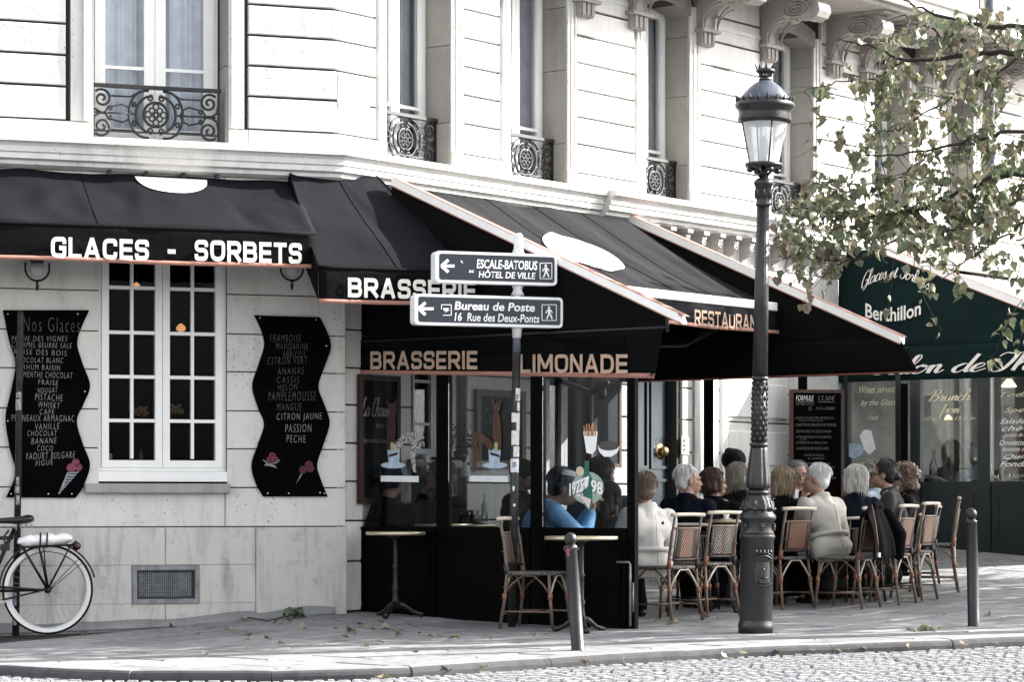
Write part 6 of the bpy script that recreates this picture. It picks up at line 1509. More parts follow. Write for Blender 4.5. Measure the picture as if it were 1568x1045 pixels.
def jug(u, lab):
    c = RF.pt(u, 731, .10); t = thing('enamel_jug', lab, 'jug', c); k = c.y/F
    mb = MB(); mb.lathe([(13*k, 0), (12.5*k, .01), (9.5*k, 30*k), (10.5*k, 35*k), (9.2*k, 35*k), (8.5*k, 28*k)], c, 18); mb.build('body', JUG, t)
    d = V(*dR, 0); mb = MB(); mb.tube([c+d*9*k+V(0, 0, 31*k), c+d*17*k+V(0, 0, 30*k), c+d*19*k+V(0, 0, 20*k), c+d*11*k+V(0, 0, 8*k)], .009, 6); mb.build('handle', JUG, t)
    mb = MB(); mb.ell(c+V(*nR, 0)*10*k+V(0, 0, 20*k)-d*1*k, V(3.2*k, 1.2*k, 3*k), 8, 6); mb.build('painted_mark', IRON, t)
jug(648, 'cream enamel jug on the window sill left of the middle post'); jug(709, 'cream enamel jug with a handle on the sill right of the middle post')
# indoor plant behind the glass
GRY = M('dusty leaf', (.03, .035, .028), .7, .2, var=.5, scale=20)
pp = RF.pt(706, 705, .1); t = thing('potted_plant', 'small dark bushy plant in front of the window behind the screen', 'plant', pp)
mb = MB(); r5 = random.Random(5)
for k in range(150):
    c = pp+V(r5.gauss(0, .08), r5.gauss(0, .05), .08+abs(r5.gauss(.12, .12))); a = V(r5.uniform(-1, 1), r5.uniform(-1, 1), r5.uniform(-1, 1)).normalized()*.028; b = a.cross(V(r5.uniform(-1, 1), .3, 1)).normalized()*.010
    mb.add([c-a, c+b, c+a, c-b], [(0, 1, 2, 3)], False)
mb.build('foliage', GRY, t, fix=False)['kind'] = 'stuff'
mb = MB(); mb.lathe([(.05, -.02), (.07, .08), (.06, .08), (.05, 0)], pp, 14); mb.build('pot', IRG, t)
# ================================================================ tea room front
TR = thing('tea_room_front', 'dark green glazed tea room front with cream lettering at the right edge', 'shopfront', TC.at(1.4, 0, .5))
TGN = M('dark green joinery', (.003, .0085, .010), .35, .4, var=.2)
zt_ = TC.zv(1480, 745, 0); zb0 = TC.zv(1480, 850); zto = TC.zv(1480, 560)
cols = [(1294, 1300), (1373, 1381), (1396, 1411), (1499, 1518), (1650, 1672)]
for a, b in cols: mb = MB(); mb.fbox(TC, TC.su(a), TC.su(b), -.06, .03, zb0-.1, zto+.2); mb.build('post', TGN, TR)
GLT = glass('tea room glass', .8, (.82, .86, .86))
for (a, b), (c, d) in zip(cols, cols[1:]):
    x0, x1 = TC.su(b), TC.su(c)
    if x1-x0 < .02: continue
    mb = MB(); mb.fbox(TC, x0, x1, -.03, .01, zb0-.1, zt_); mb.build('kick_panel', TGN, TR)
    for za, zb_ in ((zt_, zt_+.05), (zb0-.1, zb0+.10), (zto, zto+.1)): mb = MB(); mb.fbox(TC, x0, x1, -.05, .022, za, zb_); mb.build('rail', TGN, TR)
    if x1-x0 > .2: mb = MB(); frame_box(mb, TC, x0+.06, x1-.06, .0101, .02, zb0+.16, zt_-.07, .025); mb.build('panel_moulding', TGN, TR)
    mb = MB(); mb.fbox(TC, x0, x1, -.012, -.006, zt_+.05, zto); mb.build('pane', GLT, TR)
def gt(tx, u0, u1, v0, v1, m=GOLD): text(tx, TC, TC.su(u0), TC.su(u1), TC.zv((u0+u1)/2, v1), TC.zv((u0+u1)/2, v0), .004, m, TR, shear=.45, bold=-.002)
gt('Wines served', 1316, 1372, 591, 602); gt('by the Glass', 1318, 1372, 612, 624); gt('Fresh', 1330, 1345, 636, 644)
def gs(tx, u0, u1, v0, v1, **k): script(tx, lambda a, b, e: TC.at(TC.su(u0)+(TC.su(u1)-TC.su(u0))*a, .004+e, TC.zv((u0+u1)/2, v1)+b*(TC.zv((u0+u1)/2, v0)-TC.zv((u0+u1)/2, v1))), GOLD, TR, **k)
gs('Brunch', 1422, 1487, 598, 614, nib=.12, hair=.05); gs('from', 1441, 1470, 619, 633, nib=.12, hair=.05); gt('10 am till 15 p.m', 1414, 1494, 638, 646)
gt("Today's", 1532, 1600, 600, 610); gt('Special', 1538, 1600, 624, 634)
for k, tx in enumerate(('Salade de', 'chèvre', 'Jambon de Bayonne', 'Omelette mixte', 'Assiette du jour', 'Quiche', 'Fondant')): gt(tx, 1531+3*(k % 3), 1590+6*(k % 2), 641+11*k, 649+11*k, CHB)
# interior of the tea room: floor box and back wall with dim shelves
RMW = M('warm grey tea room wall', (.34, .33, .31), .8, .1, var=.4, scale=2)
mb = MB(); a, b = TC.su(1296), 4.2
mb.fbox(RF, 8.45, 13.4, .05, .12, 0, 3.4); mb.fbox(TC, a, b, -5.2, -5.1, 0, 3.2); mb.fbox(TC, a, b, -5.1, -.1, 3.1, 3.2); mb.build('room_wall_backing', RMW, TR)
mb = MB(); mb.fbox(TC, a, b, -5.1, -.1, zb0-.04, zb0-.02); mb.build('room_floor', ROOM, TR)
mb = MB()
for k in range(5): mb.fbox(TC, .4+k*.8, .48+k*.8, -5.05, -4.9, 0, 3.0); 
for z in (1.2, 1.6, 2.0, 2.4): mb.fbox(TC, .4, 3.6, -5.05, -4.85, z, z+.04)
mb.build('shelving', M('dark shelving', (.03, .028, .026), .7), TR)
# tables and things in the tea room
tb3, tp3 = table(1452, 746, 30.35, .8, 'tea room table with glasses and a bottle behind the Brunch pane', TWH)
tb4, tp4 = table(1545, 742, 29.95, .8, 'tea room table crowded with glasses at the right edge', M('brown table', (.12, .07, .05), .4))
bottle(tp3+V(-.18, -.1, .004), .40, .045, GLB, 'tall clear water bottle on the tea room table left of the brown haired woman')
r6 = random.Random(6)
for k, (dx, dy) in enumerate(((.02, -.2), (.10, -.15), (.16, -.22))): bottle(tp3+V(dx, dy, .004), .13, .035, GLB, ['low tumbler nearest the water bottle in the tea room', 'middle tumbler of three on the tea room table', 'tumbler nearest the white haired guest in the tea room'][k], name='tumbler', cat='glass', prof=[(.028, 0), (.036, .004), (.04, .13), (.036, .13), (.032, .01)])
for k in range(6): bottle(tp4+V(-.25+.09*k, r6.uniform(-.25, .1), .004), r6.choice((.13, .16, .22)), .036, GLB, 'clear glass standing on the crowded tea room table', 'glasses on the crowded tea room table', name='tumbler', cat='glass', prof=[(.028, 0), (.036, .004), (.04, .15), (.036, .15), (.032, .01)])
RTN = M('cream rattan tube', (.24, .24, .20), .5, .3, var=.2, scale=30); RTG = M('green grey rattan weave', (.022, .027, .022), .6, .2, var=.5, scale=60)
def tub(u, v, Y, ang, lab):
    x = xy(u, Y); t = lthing('tub_chair', lab, 'chair', (x, Y, zb0-.02), math.radians(ang), 'round backed chairs in the tea room')
    b = lambda q, z: V(-.25*math.cos(q)*1.0, .27*math.sin(q), z); H_ = .86
    top = lambda q: .60+(H_-.60)*math.cos(q*.75)**1.0
    qs = [-1.9+3.8*i/24 for i in range(25)]
    mb = MB(); mb.tube([b(q, top(q)) for q in qs], .017, 8); mb.tube([b(q, .46) for q in qs], .012, 6); mb.build('back_hoop', RTN, t)
    mb = MB(); mb.surf(lambda x_, y_: b(-1.9+3.8*x_, .47+(top(-1.9+3.8*x_)-.49)*y_)*1.0, 24, 6); mb.build('back_weave', RTG, t, solid=.006)
    mb = MB(); mb.lathe([(.24, .42), (.25, .45), (0, .46)], n=24); mb.build('seat', RTG, t)
    for sx in (-1, 1):
        for sy in (-1, 1): mb = MB(); mb.tube([V(sx*.19, sy*.19, 0), V(sx*.17, sy*.17, .44)], .013, 6); mb.build('leg', RTN, t)
    return t
tub(1428, 740, 30.0, 60, 'round backed rattan chair behind the left of the Brunch pane'); tub(1492, 740, 29.75, 120, 'round backed rattan chair of the white haired guest in the tea room'); tub(1562, 740, 29.45, 90, 'round backed rattan chair at the far right edge of the tea room')
# things resting on the right: pale cone and dish stuck behind the guests on the glass
t = thing('window_sticker', 'white sticker shaped like a paper cone on the tea room glass', 'sticker', TC.pt(1328, 675)); flat([(1316, 668), (1321, 661), (1326, 658), (1334, 660), (1341, 688), (1331, 697), (1324, 690)], WST, 'cone', t, .004, TC)
t = thing('window_sticker', 'pale blue half round bowl sticker on the tea room glass', 'sticker', TC.pt(1307, 690)); flat([(1291, 684), (1300, 680), (1314, 680), (1324, 685), (1319, 697), (1307, 703), (1296, 698)], ICE, 'bowl', t, .004, TC)

TRL = M('warm lit lamp shade', (1, .66, .34), .5, .2, emit=.9, var=.4, scale=40)
for k, (u, v, l) in enumerate(((1545, 588, 'largest warm lit pendant lamp in the tea room at the right edge'), (1452, 640, 'warm lit pendant lamp in the tea room behind the Brunch lettering'), (1300+28, 622, 'small warm lit lamp in the tea room behind the left pane'))):
    p = V(xy(u, 31.2), 31.2, pz(v, 31.2)); t = thing('pendant_lamp', l, 'lamp', p); r_ = (.09, .05, .035)[k]
    mb = MB(); mb.lathe([(r_*.3, r_*.6), (r_, -r_*.3), (r_*.9, -r_*.45), (r_*.2, -r_*.4)], p, 14); mb.build('lamp_shade', TRL, t)
    mb = MB(); mb.tube([p+V(0, 0, r_*.6), V(p.x, p.y, 3.2)], .006, 5); mb.build('cord', IRON, t)
# ================================================================ people
SKIN = M('skin', (.30, .18, .13), .5, .4, var=.08, scale=12, bmp=.1, bscale=90)
def cloth(name, col, rough=.85, var=.15, plaid=0):
    m, nt, b, co = newmat(name)
    a = mixc(nt, ramp(nt, tex(nt, co, 6, 5, .7), .3, .72), tuple(x*(1-var) for x in col), tuple(x*(1+var) for x in col))
    if plaid:
        sx = nt.nodes.new('ShaderNodeSeparateXYZ'); nt.links.new(co, sx.inputs[0])
        l = mnode(nt, 'MAXIMUM', mnode(nt, 'GREATER_THAN', mnode(nt, 'SINE', mnode(nt, 'MULTIPLY', sx.outputs[2], 120)), .8), mnode(nt, 'GREATER_THAN', mnode(nt, 'SINE', mnode(nt, 'MULTIPLY', sx.outputs[1], 120)), .8))
        a = mixc(nt, mnode(nt, 'MULTIPLY', l, .5), a, tuple(x*plaid for x in col))
    nt.links.new(a, b.inputs['Base Color']); b.inputs['Roughness'].default_value = rough; b.inputs['Specular IOR Level'].default_value = .08
    b.inputs['Sheen Weight'].default_value = .0
    h = mnode(nt, 'ADD', mnode(nt, 'MULTIPLY', tex(nt, co, 5, 3, .5), 3), mnode(nt, 'MULTIPLY', tex(nt, co, 220, 2), .12)); bump(nt, b, h, .4, .008)
    return m
def hairm(name, col, var=.35):
    m, nt, b, co = newmat(name)
    st = tex(nt, co, 60, 4, .7, sv=(1, 1, .12)); a = mixc(nt, ramp(nt, st, .3, .7), tuple(x*(1-var) for x in col), tuple(min(1, x*(1+var)) for x in col))
    nt.links.new(a, b.inputs['Base Color']); b.inputs['Roughness'].default_value = .45; b.inputs['Specular IOR Level'].default_value = .4
    bump(nt, b, st, .9, .006); return m
HW = hairm('white hair', (.52, .52, .52), .25); HA = hairm('auburn hair', (.035, .013, .009)); HG = hairm('ash blonde hair', (.20, .18, .155), .45); HB = hairm('blonde hair', (.22, .17, .11), .55); HS = hairm('silver hair', (.40, .385, .36), .4); HD = hairm('dark hair', (.006, .005, .005)); HR = hairm('grey hair', (.11, .105, .105)); HN = hairm('brown hair', (.05, .03, .02)); HL = hairm('light brown hair', (.11, .075, .052), .5)
_bodies = []
def remesh_later(mb, name, mat, parent, vox, smooth=2, disp=None):
    me = bpy.data.meshes.new('tmp'); me.from_pydata([q for q in mb.v], [], mb.f); me.update()
    bm = bmesh.new(); bm.from_mesh(me); bmesh.ops.recalc_face_normals(bm, faces=bm.faces); bm.to_mesh(me); bm.free()
    ob = bpy.data.objects.new('tmp', me); coll.objects.link(ob)
    md = ob.modifiers.new('r', 'REMESH'); md.mode = 'VOXEL'; md.voxel_size = vox; md.use_smooth_shade = True
    if smooth: ms = ob.modifiers.new('s', 'SMOOTH'); ms.iterations = smooth; ms.factor = .6
    _bodies.append((ob, name, mat, parent, disp))
def flush_bodies():
    dg = bpy.context.evaluated_depsgraph_get()
    for ob, name, mat, parent, disp in _bodies:
        me = bpy.data.meshes.new_from_object(ob.evaluated_get(dg)); me.name = name
        if disp:
            nr = [v.normal.copy() for v in me.vertices]
            for v, n in zip(me.vertices, nr): v.co += n*disp(v.co, n)
        me.materials.clear(); me.materials.append(mat)
        me.polygons.foreach_set('use_smooth', [True]*len(me.polygons)); me.update()
        link(name, me, parent); old = ob.data; bpy.data.objects.remove(ob); bpy.data.meshes.remove(old)
    _bodies.clear()
def folds(seed, amp=.012):
    def f(p, n):
        w_ = noise.noise(V(p.x*3+seed, p.y*3, p.z*3)); a = noise.noise(V(p.x*6, p.y*6, p.z*4+seed+w_)); q = (p.z*.8+p.x*.6+p.y*.3)*14+w_*5+seed
        b = 1-abs(2*((q/3) % 1)-1); return amp*(a*.55+.35*b*b*max(0, .5+noise.noise(V(p.x*4, p.y*4, p.z*4+seed))))
    return f
def strands(seed, amp=.006, curl=0, hc=V(0, 0, 1.2)):
    def f(p, n):
        d = p-hc; q = math.atan2(d.y, d.x)
        if curl: return amp*2*noise.noise(V(p.x*22, p.y*22, p.z*22+seed))+amp*noise.noise(V(p.x*55, p.y*55, p.z*55))
        lm = noise.noise(V(d.x*9, d.y*9, d.z*7+seed)); return amp*.9*lm+amp*.45*noise.noise(V(q*26+lm*3, d.z*14, seed+3))
    return f
def ik(a, b, l1, l2, pole):
    d = b-a; L = min(d.length, (l1+l2)*.999); dn = d.normalized(); x = (l1*l1-l2*l2+L*L)/(2*L); h = math.sqrt(max(0, l1*l1-x*x))
    p = pole-dn*pole.dot(dn); p.normalize(); return a+dn*x+p*h, a+dn*L
def hand(mb, w, d, up, side, curl=.6):
    """w wrist, d direction of fingers, up back of the hand, side +1 thumb towards +y-ish"""
    d = d.normalized(); s_ = d.cross(up).normalized()*side; up = s_.cross(d)*side
    mb.cap(w, .024, w+d*.04, .026, 10)
    for k, (o, l) in enumerate(((-.026, .060), (-.009, .074), (.009, .080), (.026, .070))):
        a = w+d*.035+s_*o*.6; b = w+d*.085+s_*o
        mb.cap(a, .016, b, .012, 8)
        c = b+(d*math.cos(curl*.6)-up*math.sin(curl*.6))*l*.5; e = c+(d*math.cos(curl*1.5)-up*math.sin(curl*1.5))*l*.45
        mb.cap(b, .0098, c, .0088, 8); mb.cap(c, .0086, e, .0072, 8)
    t0 = w+d*.025+s_*.02; t1 = t0+d*.03+s_*.028-up*.01; t2 = t1+d*.032+s_*.004-up*.012
    mb.cap(t0, .015, t1, .011, 8); mb.cap(t1, .0105, t2, .008, 8)
def person(label, u, vtop, Y, head, top_mat, hair_mat, hair='short', lean=12, yaw=0, pitch=0, L_hand=None, R_hand=None, build=1.08, trousers=None, collar=True, glasses=None, ears=True, lo=1.0, coat=False, dx=0, seat=.46, hat=None, big=None, nk=.155, hf=.03):
    """seated figure; u, vtop: where the crown of the head shows; heading and yaw in degrees (0 = +x, 90 = away)"""
    hd = math.radians(head); le = math.radians(lean)
    up = V(math.sin(le), 0, math.cos(le))
    hs = 1.13; g = gz(xy(u, Y), Y) if Y < 28.5 or u < 1300 else zb0-.02; want = pz(vtop, Y)-g; sc = big or 1.0
    seat -= (seat+.10+math.cos(le)*.45+nk+.135*hs)-want/sc
    hipz = seat+.10; hip = V(0, 0, hipz); chest = hip+up*.28; neck = hip+up*.45; 
    hc = neck+V(math.sin(le)*.6*.15+hf, 0, nk)
    zt_ = hc.z+.135*hs
    # position so that the crown falls where wanted
    x = xy(u, Y); g2 = pz(vtop, Y)-zt_*sc
    off = Matrix.Rotation(hd, 3, 'Z') @ V(hc.x, 0, 0)*sc
    t = lthing('person', label, 'person', (x-off.x, Y-off.y, g2), hd); t.scale = (sc,)*3
    seed = u*.37
    mb = MB(); B = build
    # --- body: one continuous surface
    mb.cap(hip+V(0, -.075, 0), .11, hip+V(0, .075, 0), .11); mb.cap(hip, .12, chest, .12)
    mb.cap(chest+V(0, -.06, 0), .105, chest+V(0, .06, 0), .105); mb.cap(chest+V(0, -.09, .05), .075, neck+V(-.01, -.09, -.04), .06); mb.cap(chest+V(0, .09, .05), .075, neck+V(-.01, .09, -.04), .06)
    mb.cap(neck+V(-.02, 0, -.06), .065, neck+V(0, 0, .02), .052); mb.cap(neck+V(0, 0, 0), .052, hc+V(-.015, 0, -.05), .050)
    yw = math.radians(yaw); pt_ = math.radians(pitch); Rh = Matrix.Rotation(yw, 3, 'Z') @ Matrix.Rotation(pt_, 3, 'Y') @ Matrix.Scale(hs, 3)
    H = lambda a, b, c: hc+Rh @ V(a, b, c)
    mb.ell(H(-.012, 0, .028), V(.095, .074, .092), 20, 14, Rh); mb.ell(H(.022, 0, -.035), V(.066, .058, .075), 16, 12, Rh); mb.ell(H(.05, 0, -.078), V(.030, .030, .024), 10, 8, Rh)
    mb.cap(H(.078, 0, .012), .009, H(.102, 0, -.028), .013, 8); mb.ell(H(.083, 0, -.058), V(.014, .024, .007), 8, 6, Rh); mb.ell(H(.081, 0, -.070), V(.012, .021, .007), 8, 6, Rh)
    for sg in (-1, 1):
        mb.ell(H(.062, sg*.030, .022), V(.020, .026, .010), 8, 6, Rh); mb.ell(H(.055, sg*.038, -.022), V(.026, .020, .018), 8, 6, Rh)
        if ears: mb.ell(H(-.008, sg*.077, -.008), V(.018, .008, .031), 10, 8, Rh)
    SH = [neck+V(-.015, sg*.165*B, -.075) for sg in (1, -1)]
    tg = [L_hand or V(.30, .14, .62), R_hand or V(.30, -.14, .62)]; elb = []; wr_ = []
    for k, sg in enumerate((1, -1)):
        e, w_ = ik(SH[k], Vector(tg[k]), .29, .255, V(-.3, sg*.5, -1)); elb.append(e); wr_.append(w_)
        mb.cap(SH[k], .052, e, .040); mb.cap(e, .040, w_, .026); mb.cap(SH[k], .055, chest+V(0, sg*.08, .08), .07)
        hand(mb, w_, (w_-e), V(0, 0, 1) if abs((w_-e).normalized().z) < .8 else V(-1, 0, 0), sg if True else 1)
    KN = []
    for k, sg in enumerate((1, -1)):
        hj = hip+V(0, sg*.09, -.01); kn = V(.43, sg*.13, max(seat, .38)+.06); an = V(.40+.06*sg, sg*.13, .09); KN.append((hj, kn, an))
        mb.cap(hj, .085, kn, .058); mb.cap(kn, .056, an, .038); mb.cap(an, .038, an+V(.10, 0, -.045), .030)
    remesh_later(mb, 'body', SKIN, t, .0095, 1)
    # --- trousers and shoes
    mb = MB()
    for hj, kn, an in KN: mb.cap(hj, .10, kn, .072); mb.cap(kn, .070, an, .058)
    mb.cap(hip+V(0, -.08, -.01), .122, hip+V(0, .08, -.01), .122); remesh_later(mb, 'trousers', trousers or CL['black'], t, .02, 2, folds(seed))
    for hj, kn, an in KN: mb = MB(); mb.cap(an+V(-.02, 0, -.045), .040, an+V(.13, 0, -.055), .036); mb.build('shoe', CL['shoe'], t)
    # --- jacket
    mb = MB(); T = .022
    mb.cap(hip+V(-.01, -.07*B, -.0), .125+T*.5, hip+V(-.01, .07*B, 0), .125+T*.5); mb.cap(hip, .13+T*.4, chest, .128+T*.4, 14)
    mb.cap(chest+V(0, -.075*B, 0), .11+T, chest+V(0, .075*B, 0), .11+T, 14)
    for sg in (1, -1):
        mb.cap(chest+V(-.01, sg*.09*B, .04), .09+T*.5, neck+V(-.02, sg*.085*B, -.065), .068+T*.5, 12)
        mb.cap(chest+V(-.02, 0, .05), .10, neck+V(-.03, 0, -.03), .078, 12)
        mb.cap(neck+V(-.02, sg*.03, -.035), .062, neck+V(-.02, sg*.15*B, -.085), .058+T*.4, 12)
    for k, sg in enumerate((1, -1)):
        mb.cap(SH[k], .058+T, elb[k], .050+T*.6, 12); mb.cap(elb[k], .050+T*.6, wr_[k]-(wr_[k]-elb[k]).normalized()*.02, .038+T*.3, 12)
    if coat:
        for hj, kn, an in KN: mb.cap(hj, .10, hj.lerp(kn, .5), .085)
    if coat:
        # belt, back seam and shoulder seams
        c_ = hip+up*.10; n = 24; yv = V(0, 1, 0); xv = yv.cross(up).normalized()
        bm2 = MB(); bm2.tube([c_+xv*(.150+T*.5)*math.cos(2*math.pi*i/n)+yv*(.155+.07*B*.6)*math.sin(2*math.pi*i/n) for i in range(n)], .014, 6, closed=True, flat=1.6); bm2.build('belt', top_mat, t)
        bm2 = MB(); bm2.tube([chest+up*.12+V(-.152, 0, 0), chest+V(-.158, 0, 0), hip+up*.12+V(-.158, 0, 0), hip+V(-.160, 0, 0)], .004, 5); bm2.build('back_seam', top_mat, t)
    if collar:
        n = 14; ring = [neck+V(-.012+.066*math.cos(2*math.pi*i/n), .068*math.sin(2*math.pi*i/n), .018-.018*math.cos(2*math.pi*i/n)) for i in range(n)]
        mb.tube(ring, .022, 8, closed=True); mb.tube([p+V(0, 0, -.02) for p in ring], .024, 8, closed=True)
    remesh_later(mb, 'jacket' if not coat else 'coat', top_mat, t, .012, 3 if not coat else 5, folds(seed, .016 if not coat else .026))
    # --- hair
    mb = MB(); E = lambda c, r: mb.ell(H(*c), V(*r), 18, 12, Rh)
    if hair in ('short', 'curly', 'bun', 'receding'):
        E((-.030, 0, .036), (.088, .083, .092)); E((-.052, 0, -.005), (.058, .070, .075)); E((-.005, 0, .075), (.070, .066, .048))
        if hair == 'bun': E((-.115, 0, -.01), (.034, .040, .038)); E((-.02, 0, .03), (.088, .081, .088))
        if hair == 'curly': E((-.04, 0, .03), (.11, .105, .10)); E((-.06, 0, -.06), (.08, .09, .07)); E((.02, 0, .09), (.06, .07, .04))
    elif hair in ('bob', 'long', 'mid'):
        E((-.022, 0, .040), (.098, .092, .094)); E((-.055, 0, -.01), (.072, .090, .09)); lw_ = -.085 if hair != 'mid' else -.045
        for sg in (-1, 1): mb.cap(H(-.03, sg*.066, .02), .040, H(-.028, sg*.074, lw_), .034, 10); mb.cap(H(.02, sg*.07, .03), .024, H(.018, sg*.078, lw_), .020, 8)
        mb.cap(H(-.07, -.03, -.02), .05, H(-.062, -.03, lw_-.005), .042, 10); mb.cap(H(-.07, .03, -.02), .05, H(-.062, .03, lw_-.005), .042, 10)
        mb.cap(H(.045, -.05, .085), .022, H(.052, .045, .078), .018, 8)
        if hair == 'long':
            for sg in (-1, 0, 1): mb.cap(H(-.06, sg*.05, -.06), .045, H(-.075, sg*.065, -.30), .028, 10)
            for sg in (-1, 1): mb.cap(H(0, sg*.08, -.05), .03, H(.02, sg*.10, -.30), .020, 8)
    if hair != 'none':
        sb = MB(); rs_ = random.Random(seed); bobby = hair in ('bob', 'long', 'mid'); end = {'bob': -.115, 'mid': -.07, 'long': -.27}.get(hair, 0)
        for k in range(130 if bobby else 110):
            th = rs_.uniform(.75, 2*math.pi-.75) if rs_.random() < .9 else rs_.uniform(-.7, .7); ph1 = rs_.uniform(1.2, 1.9) if not (abs(th) < .72) else rs_.uniform(.5, .8); ph0 = rs_.uniform(.05, .9); ph0 = min(ph0, ph1-.25)
            lift = rs_.uniform(1.0, 1.07); pts = []; w_ = rs_.gauss(0, .10)
            for i in range(6):
                ph = ph0+(ph1-ph0)*i/5; q = th+w_*i/5
                pts.append(H(-.028+.099*lift*math.sin(ph)*math.cos(q), .093*lift*math.sin(ph)*math.sin(q), .036+.098*lift*math.cos(ph)))
            if bobby and ph1 > 1.3:
                q = th+w_; e_ = end+rs_.uniform(-.025, .012); 
                for i in (1, 2, 3): t_ = i/3; pts.append(H(-.030+(.099*lift-.012*t_)*math.cos(q), (.093*lift-.010*t_)*math.sin(q), (.036+.098*lift*math.cos(ph1))*(1-t_)+e_*t_))
            if hair == 'curly': pts = [p+V(rs_.gauss(0, .012), rs_.gauss(0, .012), rs_.gauss(0, .012)) for p in pts]
            n_ = len(pts); sb.tube(pts, [.0045*(1-.75*abs(2*i/(n_-1)-.9)) for i in range(n_)], 4, caps=False)
        sb.build('hair_strands', hair_mat, t, fix=False)['kind'] = 'stuff'
    if hair != 'none': remesh_later(mb, 'hair', hair_mat, t, .0065, 1, strands(seed, .007 if hair != 'curly' else .012, hair == 'curly', hc))
    # --- face: eyes, brows, lips
    mb = MB()
    for sg in (-1, 1): mb.ell(H(.0765, sg*.030, .004), V(.008, .013, .0065), 10, 6, Rh)
    mb.build('eye', M('eye', (.25, .23, .22), .2, .5, var=.6, scale=120), t)
    mb = MB()
    for sg in (-1, 1): mb.tube([H(.083, sg*.014, .022), H(.085, sg*.030, .028), H(.072, sg*.046, .022)], .0045, 6)
    mb.build('eyebrow', hair_mat, t)
    mb = MB(); mb.ell(H(.091, 0, -.062), V(.008, .021, .0045), 10, 6, Rh); mb.build('lips', M('lips', (.35, .13, .11), .4), t)
    if glasses:
        mb = MB()
        for sg in (-1, 1):
            mb.tube([H(.100-.006*abs(math.cos(q)), sg*.034+.024*math.cos(q), .004+.019*math.sin(q)) for q in [i*math.pi/8 for i in range(16)]], .0026, 6, closed=True)
            mb.tube([H(.094, sg*.058, .010), H(.0, sg*.086, .012), H(-.02, sg*.084, -.004)], .0028, 6)
        mb.tube([H(.102, -.010, .008), H(.102, .010, .008)], .0026, 6); gl_ = mb.build('glasses', CL['frame'], t)
        if glasses == 'dark':
            mb = MB()
            for sg in (-1, 1): mb.ell(H(.098, sg*.034, .004), V(.002, .023, .018), 12, 8, Rh)
            mb.build('lens', CL['frame'], gl_)
    if hat == 'cap':
        mb = MB(); mb.ell(H(-.022, 0, .050), V(.105, .094, .088), 20, 12, Rh)
        remesh_later(mb, 'cap', CL['capgrey'], t, .008, 1, folds(seed, .005)); mb = MB()
        mb.prism([(.06, -.07), (.13, -.06), (.155, 0), (.13, .06), (.06, .07)], lambda p: H(p[0], p[1], .040-p[0]*.15), lambda p: H(p[0], p[1], .048-p[0]*.15)); mb.build('peak', CL['capgrey'], t)
        for k in range(3): 
            mb = MB(); mb.tube([H(-.022+.106*math.cos(q)*math.sin(1.15-.16*k), -.095*math.sin(q)*math.sin(1.15-.16*k), .050+.09*math.cos(1.15-.16*k)) for q in [.5+i*.16 for i in range(9)]], .0065, 6); mb.build('stripe', CL['capstripe'], t)
    elif hat in ('beanie', 'dark'):
        mb = MB(); mb.ell(H(-.020, 0, .045), V(.108, .096, .096), 20, 14, Rh)
        remesh_later(mb, 'hat', CL['beanie'] if hat == 'beanie' else CL['black'], t, .008, 1, folds(seed, .006))
    elif hat == 'scarf':
        mb = MB(); mb.ell(H(-.02, 0, .045), V(.112, .105, .098), 20, 14, Rh); mb.ell(H(-.075, 0, .05), V(.06, .07, .06), 12, 8, Rh); mb.ell(H(.0, .03, .12), V(.05, .04, .03), 12, 8, Rh)
        remesh_later(mb, 'knotted_headscarf', CL['olive'], t, .008, 1, folds(seed, .018))
    t['hc'] = tuple(hc)
    return t
CL = dict(black=cloth('black cloth', (.0022, .0022, .003)), navy=cloth('navy wool', (.003, .0042, .0095)), beige=cloth('cream trench cotton', (.60, .58, .55), .8, .06), rain=cloth('stone raincoat', (.40, .38, .345), .75, .10), blue=cloth('bright blue nylon', (.17, .37, .60), .5, .12), shirt=cloth('grey blue checked cotton', (.05, .068, .095), .85, .15, 1.8), grey=cloth('grey padded nylon', (.026, .026, .0275), .45, .25), char=cloth('charcoal wool', (.006, .0058, .006)), pale=cloth('pale blue cotton', (.24, .28, .33)), pattern=cloth('patterned grey cotton', (.08, .075, .08), .8, .8), shoe=M('black shoe', (.01, .01, .01), .4), frame=M('spectacle frame', (.012, .01, .01), .25, .6),
  capgrey=cloth('grey cap cotton', (.11, .12, .135)), capstripe=M('white stripe', (.65, .66, .68), .7), beanie=cloth('grey wool beanie', (.03, .036, .043)), olive=cloth('dark olive cloth', (.008, .010, .009), .8, .5), denim=cloth('dark denim', (.008, .013, .026)), red=cloth('dark red scarf', (.16, .008, .02)), brown=cloth('brown wool', (.018, .013, .011)))
DR, DW = SKIN, None
# behind the screen
person('man in a grey beanie and black jacket seen from behind through the left pane', 598, 711, 23.92, 65, CL['black'], HD, 'none', hat='beanie', lean=8, build=1.2, big=1.12)
person('woman with long fair-tipped brown hair and black top half hidden by the middle post', 672, 702, 24.1, 215, CL['black'], HL, 'long', lean=8, yaw=-20, R_hand=V(.22, -.06, .95), big=1.08)
person('person in a dark hat and black coat behind the street post, face turned right', 803, 704, 24.5, -25, CL['black'], HD, 'none', hat='dark', lean=6)
bm_ = person('man in a bright blue jacket and striped grey cap leaning on a table', 864, 716, 23.0, 12, CL['blue'], HD, 'short', hat='cap', lean=20, yaw=-10, pitch=12, L_hand=V(.46, .04, .80), R_hand=V(.44, -.10, .80), build=1.28, big=1.15, nk=.115, hf=.075)
person('man with short dark hair and grey blue checked shirt, his back turned', 923, 699, 23.9, 70, CL['shirt'], HD, 'short', lean=8, collar=True, build=1.15, big=1.12, yaw=-15)
